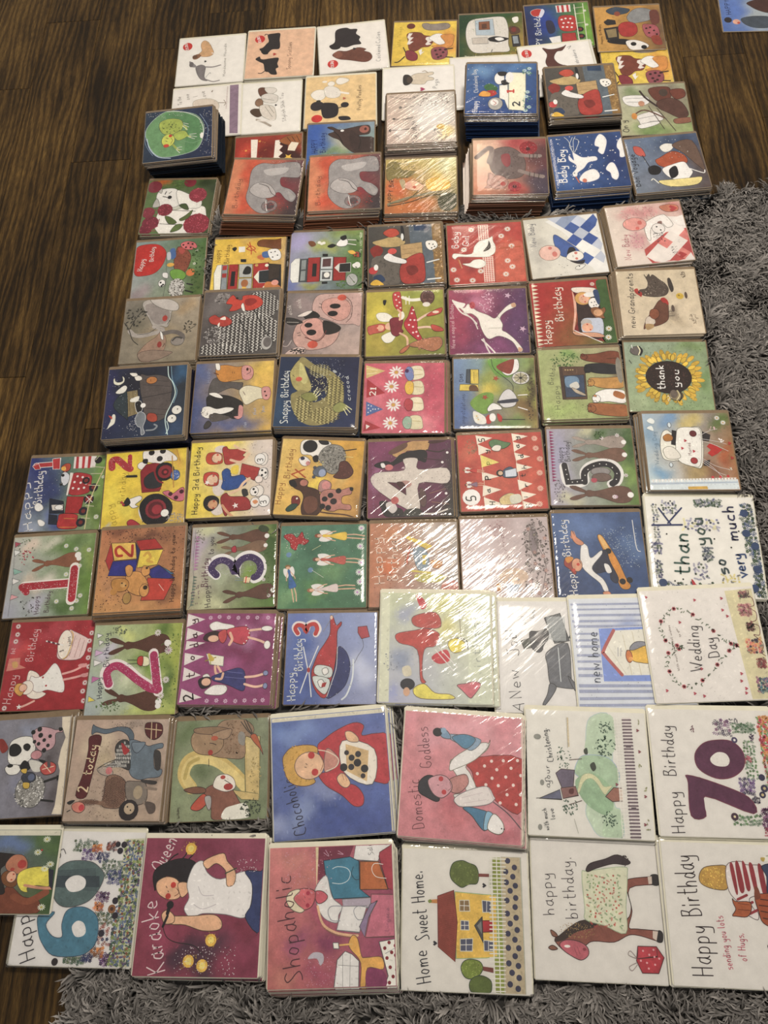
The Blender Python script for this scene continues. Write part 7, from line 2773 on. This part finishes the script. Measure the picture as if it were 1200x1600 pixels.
'l4': '''bg c8807c 9a4460 9a4a68 b86a64
P cfc4ac -13,-14 400,-27 402,-1 -1,-2
P cfc4ac -13,-14 -0,-3 1,401 -14,418
P d8c89c 151,-3 161,-4 155,100 153,130
w a84c68 156,190 34,34
w 8a3a60 200,268 45,29
w c8887c 71,36 56,24
w a85068 142,362 45,24
w c08070 42,371 34,29
w 9a5070 99,277 34,29
w c07c70 118,94 34,29
P 7a2c44 160,-3 276,-5 239,82 158,100
s 1.6 c8a0b0 183,11 194,30 177,19
s 1.6 c8a0b0 224,15 241,26 223,23
P d8d4cc/666 282,-5 400,-0 366,25 353,51 274,43
t 15.7 4a4a4c 339,29 333,-5 Sale 1.3
P a83848/422 400,3 360,24 357,37 383,130 402,136
P 3f7f94/234 177,43 263,34 292,48 292,128 326,154 208,155 182,80
s 2.1 c8d4d4 205,68 222,62 251,67 263,83 255,103 232,112 204,109
s 2.1 2c4a54 274,63 267,83 278,101 292,101
P b86a34/432 295,49 356,51 383,133 294,131
s 2.1 e0dccc 370,60 342,57 333,74 346,95 379,101
p d8d4cc/777 149,125 184,86 198,131 208,155 230,172 236,182 224,201 218,223 179,210 157,175
P b0a4ac/777 236,157 329,155 325,183 239,182
P d8d4cc/777 236,177 314,178 295,231 289,252 217,243
s 2.1 8a8a90 239,177 202,176 190,191 201,215 229,218
s 2.1 8a8a90 319,183 286,178 272,192 285,216 313,212
P c07080/644 329,145 401,148 409,252 403,266 308,266 324,207
t 13.5 7a4a64 382,251 385,184 Lingerie 1
P 8f7a94/555 289,236 325,173 348,164 318,212 305,265
p c8606c/533 146,135 169,131 189,146 180,161 157,166
p c8686c/533 68,149 83,129 117,122 146,130 149,150 137,175 111,184 88,174
p d8ccae/665 56,153 65,133 91,124 100,129 80,149 94,169 114,184 99,191 71,179
s 1 333 114,144 117,150
s 1 333 112,157 116,161
o 6.3 a83048 126,136 125,171
s 7.3 d8b088 157,175 173,224 211,249 261,259 283,260
s 1.6 a07858 167,229 211,256 266,264
p d8a850/754 255,278 267,259 283,269 294,316 308,321 356,321 360,354 312,349 304,399 288,401 291,335 260,297
P e0dccc/666 205,278 222,278 224,295 207,294
s 4.7 d8b060 227,285 266,283
P d8d4cc/555 218,325 243,302 265,311 286,330 283,401 207,401
s 1 666 220,339 285,344
s 1 666 235,306 234,399
s 1 666 259,311 256,401
p b8b0b4 126,320 143,303 171,306 176,325 165,339 154,320
P e0dccc/555 350,279 405,273 401,401 363,400 375,372
o 5.2 8a2430 367,297 381,282 400,291 388,309 373,324 400,317 382,349 402,356 390,374 378,390 403,331
s 1.6 8a8a8a 368,312 401,298
p 8a3a60 312,353 360,358 368,399 310,399
t 54 4a2430 109,378 65,72 Shopaholic 2.6
d 140 1.6 d0a0a8 42,14 203,141
d 90 1.6 c890a0 115,315 218,399''',
'l5': '''bg d3cec2
t 43 2c2c34 91,377 74,285 Home 3.2
t 43 2c2c34 84,261 75,173 Sweet 3.2
t 41 2c2c34 72,155 60,62 Home. 3.2
P b8a988/aa9 317,17 379,17 381,400 316,400
o 8.6 383850 338,28 359,47 331,60 353,74 332,91 360,100 343,115 332,143 360,135 357,161 332,180 359,191 340,208 361,225 332,236 353,252 332,275 364,275 352,297 332,317 361,323 341,342 362,355 334,373 358,384
P 8a9438 289,21 314,19 316,398 288,396
w 6a7a30 301,80 10.8,28
P d8b448/8a7 167,123 256,128 300,129 298,299 263,305 169,310
P 8f4032/622 112,137 163,119 174,209 166,319 114,280
P c88844 83,149 111,146 111,158 83,157
p 7a8a3a 81,152 89,147 94,154 86,158
L 30 1 7f3428 114,144 115,277 163,126 165,312
P 8a7048/ccb 182,147 212,146 214,177 182,178
P 55586c/ccb 185,204 210,205 211,230 185,230
P 55586c/ccb 183,256 222,253 220,288 183,289
P 55586c/ccb 253,145 281,147 281,178 255,179
P 55586c/ccb 256,257 286,258 285,286 257,286
S 2 d8d4c8 197,147 196,178
S 2 d8d4c8 182,162 213,162
S 2 d8d4c8 197,204 197,230
S 2 d8d4c8 185,218 211,217
S 2 d8d4c8 201,255 201,288
S 2 d8d4c8 183,272 221,270
S 2 d8d4c8 268,146 267,178
S 2 d8d4c8 271,258 270,286
P a8242c/511 247,203 285,201 286,232 250,235
P 4a4a4a/333 228,217 252,191 254,264
P 7a7a74 236,217 250,203 251,240
L 34 3.5 d8d4c4 281,18 272,399 331,18 319,398
S 3 d8d4c4 284,18 288,399
S 3 d8d4c4 302,16 304,398
p 5f6c2f/343 152,64 163,39 191,31 213,38 236,47 244,72 238,97 213,100 190,110 168,98 155,84
b 60 6.1 6f7c38 155,34 240,106
P 7a3c34 244,68 277,68 277,77 243,77
p 77882f/343 184,334 194,316 215,310 242,315 252,332 241,351 215,363 194,357
b 60 4.6 8f9c48 186,311 249,360
p 5c6c2c/343 209,379 220,360 247,353 273,363 278,381 269,399 220,400
P 7a3c34 252,328 284,331 284,344 252,339
H 7.6 2a2a34 261,102 104,270''',
'l6': '''bg d2cdc2
t 36 3c3438 67,222 58,96 happy 2.4
t 38 3c3438 137,230 127,48 birthday. 2.4
p 8a4f40/311 63,291 89,273 143,238 188,230 232,239 290,225 306,191 298,151 294,123 309,110 375,101 398,97 398,121 306,137 308,202 294,247 319,251 382,254 393,264 387,283 329,270 292,269 246,290 183,290 157,303 123,331 93,322
p 3a2a24 63,296 76,279 143,235 194,235 186,252 134,266 95,289
b 120 3 a88850 79,241 190,285
p cdccb0/9a8 159,100 179,92 292,76 302,99 290,191 283,264 218,245 162,231 162,198
B 60 6.6 a83c34 6a8a5c 8a9a6c 169,96 281,253
B 50 4.8 6a8a5c 5a7a58 a83c34 169,102 281,248
p 3a2a30/211 173,87 188,69 235,55 276,41 314,60 300,70 260,68 206,83 179,94
b 14 7.2 3a2a30 276,41 313,72
p b8606a/433 78,301 101,289 139,293 163,308 164,329 141,343 111,332 87,317
e e0d8cc 101,307 9.6,3.9
s 1.2 7a3a44 122,310 130,331
s 1.2 7a3a44 131,306 139,327
e 8a3a44 153,313 5.1,4.5
p 8a5a44/311 52,264 67,271 73,282 57,280
p 8a5a44/311 43,313 56,306 71,315 55,319
p 2a2426/111 375,98 398,97 397,124 375,122
P c8b8a8 365,102 378,100 377,122 366,123
p 2a2426/111 382,254 395,259 392,283 375,281
P c8b8a8 366,254 382,255 375,281 364,274
P b0303c/422 316,298 373,297 393,326 373,369 324,370 309,338
P b83a46/422 316,298 373,297 373,324 313,332
o 3 d8a0a0 331,310 349,320 363,306 340,342 322,337 364,346 344,357 378,329 364,325
s 1.8 8a7a74 310,332 286,323 293,312 310,330
s 1.8 8a7a74 311,348 294,365 286,355 309,343''',
'l7': '''bg d2cdc2
t 60 34282c 117,372 114,229 Happy 3.4
t 60 34282c 102,210 91,31 Birthday 3.4
t 22 b04058 178,351 166,204 sending_you_lots 2.1
t 23 b04058 223,327 222,250 of_Hugs, 2.1
p b8903c/543 109,97 127,72 170,64 197,67 196,102 189,132 147,132 114,119
b 80 4.3 d8b84c 114,67 192,132
p d4ccc4/655 197,64 240,50 259,59 306,61 316,91 313,140 282,145 254,157 264,184 276,195 271,214 242,200 225,173 195,135
p 8f2c34 207,64 218,61 223,135 215,140
p 8f2c34 225,58 236,56 244,129 229,135
p 8f2c34 246,54 256,59 263,124 250,129
p 8f2c34 266,60 279,61 284,135 274,135
p 8f2c34 293,61 306,64 311,134 297,137
s 7.3 8f2c34 219,159 248,146
s 7.3 8f2c34 234,179 263,165
s 7.3 8f2c34 249,198 276,186
p 34405c/223 306,61 360,59 356,145 313,143 316,91
p a8582c/422 203,157 212,165 253,165 257,184 241,206 207,206 197,204 209,187 204,171
s 1.8 6a3018 218,170 252,173
s 1.8 6a3018 216,187 253,189
p a04c24/422 272,151 297,140 350,145 350,226 326,235 287,222 277,189
s 3 4a2014 288,156 348,161
s 3 4a2014 282,173 346,178
s 3 4a2014 284,189 344,197
s 3 4a2014 288,208 341,216
p 7a3c24 275,124 285,124 289,151 271,156
S 4.9 221c24 286,343 331,303
s 5.5 221c24 310,312 292,287 300,282 317,303 334,281
s 5.5 221c24 306,317 290,337 299,342 319,320 328,331
p d8d4c4 316,32 329,37 324,48 308,45
p b8a04c 306,37 319,37 314,48 307,45
s 1.8 7a8a6a 323,32 350,26
o 8.5 b83a50 359,37
p b89a4c 311,358 325,355 323,372 313,369''',
}
# ------------------------------------------------------------ cards
def card_mesh(Sx, Sy):
    x, y = Sx / 2, Sy / 2
    return boxes('folded_card', [(-x, -y, 0, x, y, .0004), (-x, -y, .0008, x, y, .0012), (-x, -y, .0004, x, -y + .0008, .0008)])
def env_mesh(Sx, Sy):
    x, y = Sx / 2 + .0025, Sy / 2; c = .003
    me = bpy.data.meshes.new('envelope'); V = []; F = []
    ring = [(-x + c, -y - .001), (x - c, -y - .001), (x, -y - .001 + c), (x, y + .007 - c), (x - c, y + .007), (-x + c, y + .007), (-x, y + .007 - c), (-x, -y - .001 + c)]
    for z in (0, .0005): V += [(a, b, z) for a, b in ring]
    F = [tuple(range(7, -1, -1)), tuple(range(8, 16))] + [(i, (i + 1) % 8, 8 + (i + 1) % 8, 8 + i) for i in range(8)]
    b = len(V); V += [(-x + .004, -y, .00055), (0, .01, .00055), (x - .004, -y, .00055)]; F.append((b, b + 2, b + 1))
    me.from_pydata(V, [], F); me.update(); return me
def sleeve_mesh(Sx, Sy, level, seed):
    r = random.Random(seed); nx = (12, 26, 96)[level]; ny = nx
    x0, x1, y0, y1 = -Sx / 2 - .003, Sx / 2 + .003, -Sy / 2 - .0035, Sy / 2 + .008
    amp = (.00010, .00022, .00055)[level]; ph = [r.uniform(0, 6.28) for _ in range(8)]; th = r.choice((.55, .75, .65, .7)) if seed != 'j5' else .5
    V = []; F = []
    xs = [x0, x0 + .0012] + [x0 + .003 + (x1 - x0 - .006) * i / nx for i in range(nx + 1)] + [x1 - .0012, x1]
    ys = [y0, y0 + .0014] + [y0 + .0036 + (y1 - y0 - .0116) * i / ny for i in range(ny + 1)] + [y1 - .002, y1]
    for y in ys:
        for x in xs:
            d = max(0, (abs(x) - Sx / 2) / .003, (-y - Sy / 2) / .0035, (y - Sy / 2) / .008)
            u = x * math.cos(th) + y * math.sin(th); v = -x * math.sin(th) + y * math.cos(th)
            w = (.5 + .35 * math.sin(v * 930 + 3 * math.sin(u * 22 + ph[0]) + ph[1]) + .3 * math.sin(v * 560 - 2.4 * math.sin(u * 31 + ph[4]) + ph[5])) * (.55 + .45 * math.sin(u * 26 + ph[2] + 4 * math.sin(v * 33 + ph[3]))) + .25 * math.sin(u * 70 + v * 90 + ph[6])
            z = .00265 + amp * w
            if d > .02: z = .00265 * (1 - min(1, d) ** 1.6) + .0003
            V.append((x + (r.uniform(-.0002, .0002) if d > .9 else 0), y, z))
    n = len(xs)
    for j in range(len(ys) - 1):
        for i in range(n - 1): F.append((j * n + i, j * n + i + 1, (j + 1) * n + i + 1, (j + 1) * n + i))
    me = bpy.data.meshes.new('clear_sleeve'); me.from_pydata(V, [], F); me.update()
    me.polygons.foreach_set('use_smooth', [True] * len(F)); me.materials.append(M_SLV[level]); return me
CACHE = {}
def cached(fn, *a):
    if a not in CACHE or fn not in CACHE[a]: CACHE.setdefault(a, {})[fn] = fn(*a)
    return CACHE[a][fn]
ORD = 'second third fourth fifth sixth seventh eighth ninth tenth eleventh twelfth thirteenth fourteenth fifteenth sixteenth seventeenth eighteenth nineteenth twentieth'.split()
GROUP = 'greeting cards in clear sleeves laid out in stacks'
rows = []
for l in PLACES.strip().split('\n'):
    f = l.split('|'); k, x, y, a, Sx, Sy, base, n, fx, fy, lev, env = f[:12]
    rows.append((k, float(x), float(y), float(a), float(Sx), float(Sy), float(base), int(n), float(fx), float(fy), int(lev), env, f[12]))
T = .0031
order = sorted((i, -r[7] * 0 + r[2], ri) for ri, r in enumerate(rows) for i in range(1, r[7]))
under = set((ri, i) for i, _, ri in order[:300 - len(rows)])
SV = []; SF = []; SK = []
def stuff_box(M, x0, y0, z0, x1, y1, z1, col):
    b = len(SV)
    for z in (z0, z1):
        for x, y in ((x0, y0), (x1, y0), (x1, y1), (x0, y1)): SV.append((M[0] + x * M[2] - y * M[3], M[1] + x * M[3] + y * M[2], z)); SK.append(col)
    SF.extend(tuple(b + i for i in f) for f in ((3, 2, 1, 0), (4, 5, 6, 7), (0, 1, 5, 4), (1, 2, 6, 5), (2, 3, 7, 6), (3, 0, 4, 7)))
FOOT = []
for ri, (k, x, y, a, Sx, Sy, base, n, fx, fy, lev, env, desc) in enumerate(rows):
    r = random.Random(k)
    pic = picture(k, ART[ALIAS.get(k, k)], Sx, Sy)
    cm = cached(card_mesh, Sx, Sy); em = env_mesh(Sx, Sy) if (Sx, Sy, env) not in CACHE else CACHE[(Sx, Sy, env)]
    if (Sx, Sy, env) not in CACHE: CACHE[(Sx, Sy, env)] = em; em.materials.append(M_KRAFT if env == 'k' else M_CREAM)
    if not cm.materials: cm.materials.append(M_WHITE)
    sm = sleeve_mesh(Sx, Sy, lev, k) if lev else cached(sleeve_mesh, Sx, Sy, 0, 1)
    edge = tuple(v * .26 for v in rgb(BGEDGE[k]))  # print colour darkened: shade and dark film reflections of stack sides painted in
    top = None
    for i in range(n):                                          # i = 0 is the top card
        z = base + (n - 1 - i) * T
        s = i / max(1, n - 1) if n > 1 else 0
        dx = fx * s + (r.uniform(-.0016, .0016) if i else 0); dy = fy * s + (r.uniform(-.0016, .0016) if i else 0); da = (r.uniform(-.014, .014) if i else 0)
        ca, sa = math.cos(a), math.sin(a)
        X, Y, A = x + dx * ca - dy * sa, y + dx * sa + dy * ca, a + da
        FOOT.append((X, Y, A, Sx, Sy))
        if i == 0 or (ri, i) in under:
            if top is None:
                e = bpy.data.objects.new('greeting_card', None); C.objects.link(e); e.empty_display_size = .02
                env_o = link('envelope', em, e); c_o = link('folded_card', cm, e); c_o.location.z = .0006
                p_o = link('printed_picture', pic, c_o); p_o.location.z = .0012
                s_o = link('clear_sleeve', sm, e)
                if lev == 2: s_o['label'] = 'crinkled clear film catching the lamp'
                top = e; kids = (env_o, c_o, p_o, s_o)
            else:
                e = top.copy(); C.objects.link(e)
                env_o, c_o, p_o, s_o = (q.copy() for q in kids)
                for q, par in ((env_o, e), (c_o, e), (p_o, c_o), (s_o, e)): q.parent = par; C.objects.link(q)
            e.location = (X, Y, z); e.rotation_euler.z = A
            e['category'] = 'card'; e['group'] = GROUP
            base_desc, subj = desc.split(';')
            if i == 0: e['label'] = base_desc
            else: e['label'] = '%s card from the top of the stack under the %s' % (ORD[i - 1], subj)
        else:
            M = (X, Y, math.cos(A), math.sin(A))
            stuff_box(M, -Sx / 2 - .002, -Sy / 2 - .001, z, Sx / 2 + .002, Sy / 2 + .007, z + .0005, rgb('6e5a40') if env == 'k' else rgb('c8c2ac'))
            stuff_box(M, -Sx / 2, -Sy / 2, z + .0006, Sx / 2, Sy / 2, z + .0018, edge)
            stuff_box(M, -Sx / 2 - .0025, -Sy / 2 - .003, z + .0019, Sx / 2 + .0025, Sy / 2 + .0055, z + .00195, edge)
me = bpy.data.meshes.new('lower_cards'); me.from_pydata(SV, [], SF); me.update()
at = me.attributes.new('ink', 'FLOAT_COLOR', 'POINT'); at.data.foreach_set('color', np.array([(*c, 1) for c in SK], 'f').ravel())
mp, nt, N, L, P = new_mat('sleeved_card_edges'); at_ = N.new('ShaderNodeAttribute'); at_.attribute_name = 'ink'; L.new(at_.outputs['Color'], P.inputs['Base Color'])
P.inputs['Roughness'].default_value = .25; P.inputs['Coat Weight'].default_value = .6
so = link('lower_cards', me, None, [mp]); so['kind'] = 'stuff'; so['label'] = 'lower cards in the tall stacks, only their edges showing'; so['category'] = 'cards'

# ------------------------------------------------------------ shaggy rug
rug = bpy.data.objects.new('shaggy_rug', None); C.objects.link(rug); rug.location = (*fp(.22, .40), 0); rug.rotation_euler.z = FA
rug['label'] = 'large grey shaggy rug under most of the cards'; rug['category'] = 'rug'
P0, P1, A0, A1 = -.532, .98, -.62, 1.218
bk = link('rug_backing', boxes('rug_backing', [(P0 - .22, A0 - .40, .0005, P1 - .22, A1 - .40, .006)]), rug, [M_BACK])
rg = np.random.default_rng(5)
sp = .0082
gx, gy = np.meshgrid(np.arange(P0, P1, sp), np.arange(A0, A1, sp))
cx = gx.ravel() + rg.uniform(-.5, .5, gx.size) * sp; cy = gy.ravel() + rg.uniform(-.5, .5, gx.size) * sp
def swirl(x, y):
    return 2.2 * np.sin(x * 9 + 1.3 * np.sin(y * 7)) + 2.0 * np.sin(y * 11 + 1.7 * np.sin(x * 8 + 1)) + 1.2 * np.sin((x + y) * 31) + 1.0 * np.sin((x - y) * 43)
foot = []
for X, Y, A, Sx, Sy in FOOT:
    c, s = math.cos(-FA), math.sin(-FA); foot.append((X * c - Y * s, X * s + Y * c, A - FA, Sx, Sy))
def covered(x, y, mg):
    m_ = np.zeros(x.shape, bool)
    for X, Y, A, Sx, Sy in foot:
        c, s = math.cos(A), math.sin(A); u = (x - X) * c + (y - Y) * s; v = -(x - X) * s + (y - Y) * c
        m_ |= (np.abs(u) < Sx / 2 + mg) & (v > -Sy / 2 - mg) & (v < Sy / 2 + mg + .002)
    return m_
cov = covered(cx, cy, .005)
keep = ~cov | (rg.random(cx.size) < .12)
cx, cy, cov = cx[keep], cy[keep], cov[keep]
cdir = swirl(cx, cy) + rg.normal(0, .75, cx.size); clen = rg.uniform(.026, .042, cx.size); ctone = np.exp(rg.normal(0, .22, cx.size))
nb = 7
x = np.repeat(cx, nb) + rg.normal(0, .0026, cx.size * nb); y = np.repeat(cy, nb) + rg.normal(0, .0026, cx.size * nb)
d = np.repeat(cdir, nb) + rg.normal(0, .30, x.size); ln = np.repeat(clen, nb) * rg.uniform(.7, 1.15, x.size); tone = np.repeat(ctone, nb) * np.exp(rg.normal(0, .16, x.size)); cv = np.repeat(cov, nb)
lean = rg.uniform(.55, .95, x.size)
ex, ey = np.cos(d), np.sin(d)
reach = ln * lean
hit = covered(x + ex * reach, y + ey * reach, .001) | covered(x + ex * reach * .5, y + ey * reach * .5, .001)
hgt = .006 + ln * np.sqrt(1 - (lean * .85) ** 2) * .62
hgt = np.where(hit | cv, .0085, hgt); 
w = rg.uniform(.0011, .0019, x.size)
bend = rg.uniform(-.5, .5, x.size)
ts = [(0, .7, 0), (.4, 1., .62), (.78, .75, 1.), (1., .0, .92)]
rowsv = []
for t, wk, hk in ts:
    dd = d + bend * t * t; px = x + np.cos(dd) * reach * t; py = y + np.sin(dd) * reach * t; pz = .005 + (hgt - .005) * hk
    nx_, ny_ = -np.sin(dd), np.cos(dd)
    if wk > 0:
        rowsv.append(np.stack([px - nx_ * w * wk, py - ny_ * w * wk, pz - .0004], 1)); rowsv.append(np.stack([px + nx_ * w * wk, py + ny_ * w * wk, pz + .0004], 1))
    else: rowsv.append(np.stack([px, py, pz], 1))
V = np.stack(rowsv, 1)                                            # blades, 7, 3
V[:, :, 0] -= .22; V[:, :, 1] -= .40
nB = V.shape[0]; base_i = (np.arange(nB) * 7)[:, None]
quads = np.concatenate([base_i + np.array([[0, 1, 3, 2]]), base_i + np.array([[2, 3, 5, 4]])], 1).reshape(-1)
tris = (base_i + np.array([[4, 5, 6]])).reshape(-1)
me = bpy.data.meshes.new('pile'); me.vertices.add(nB * 7); me.vertices.foreach_set('co', V.astype('f').ravel())
nl = quads.size + tris.size; me.loops.add(nl); me.loops.foreach_set('vertex_index', np.concatenate([quads, tris]).astype('i'))
npoly = quads.size // 4 + tris.size // 3; me.polygons.add(npoly)
st = np.concatenate([np.arange(quads.size // 4) * 4, quads.size + np.arange(tris.size // 3) * 3]).astype('i')
me.polygons.foreach_set('loop_start', st); me.update(calc_edges=True); me.validate()
at = me.attributes.new('ink', 'FLOAT_COLOR', 'POINT')
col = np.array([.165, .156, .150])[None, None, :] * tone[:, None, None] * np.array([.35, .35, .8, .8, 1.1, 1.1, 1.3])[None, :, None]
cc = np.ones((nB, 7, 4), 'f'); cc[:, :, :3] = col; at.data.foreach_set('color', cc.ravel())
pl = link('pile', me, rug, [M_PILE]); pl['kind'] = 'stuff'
print('pile blades', nB)
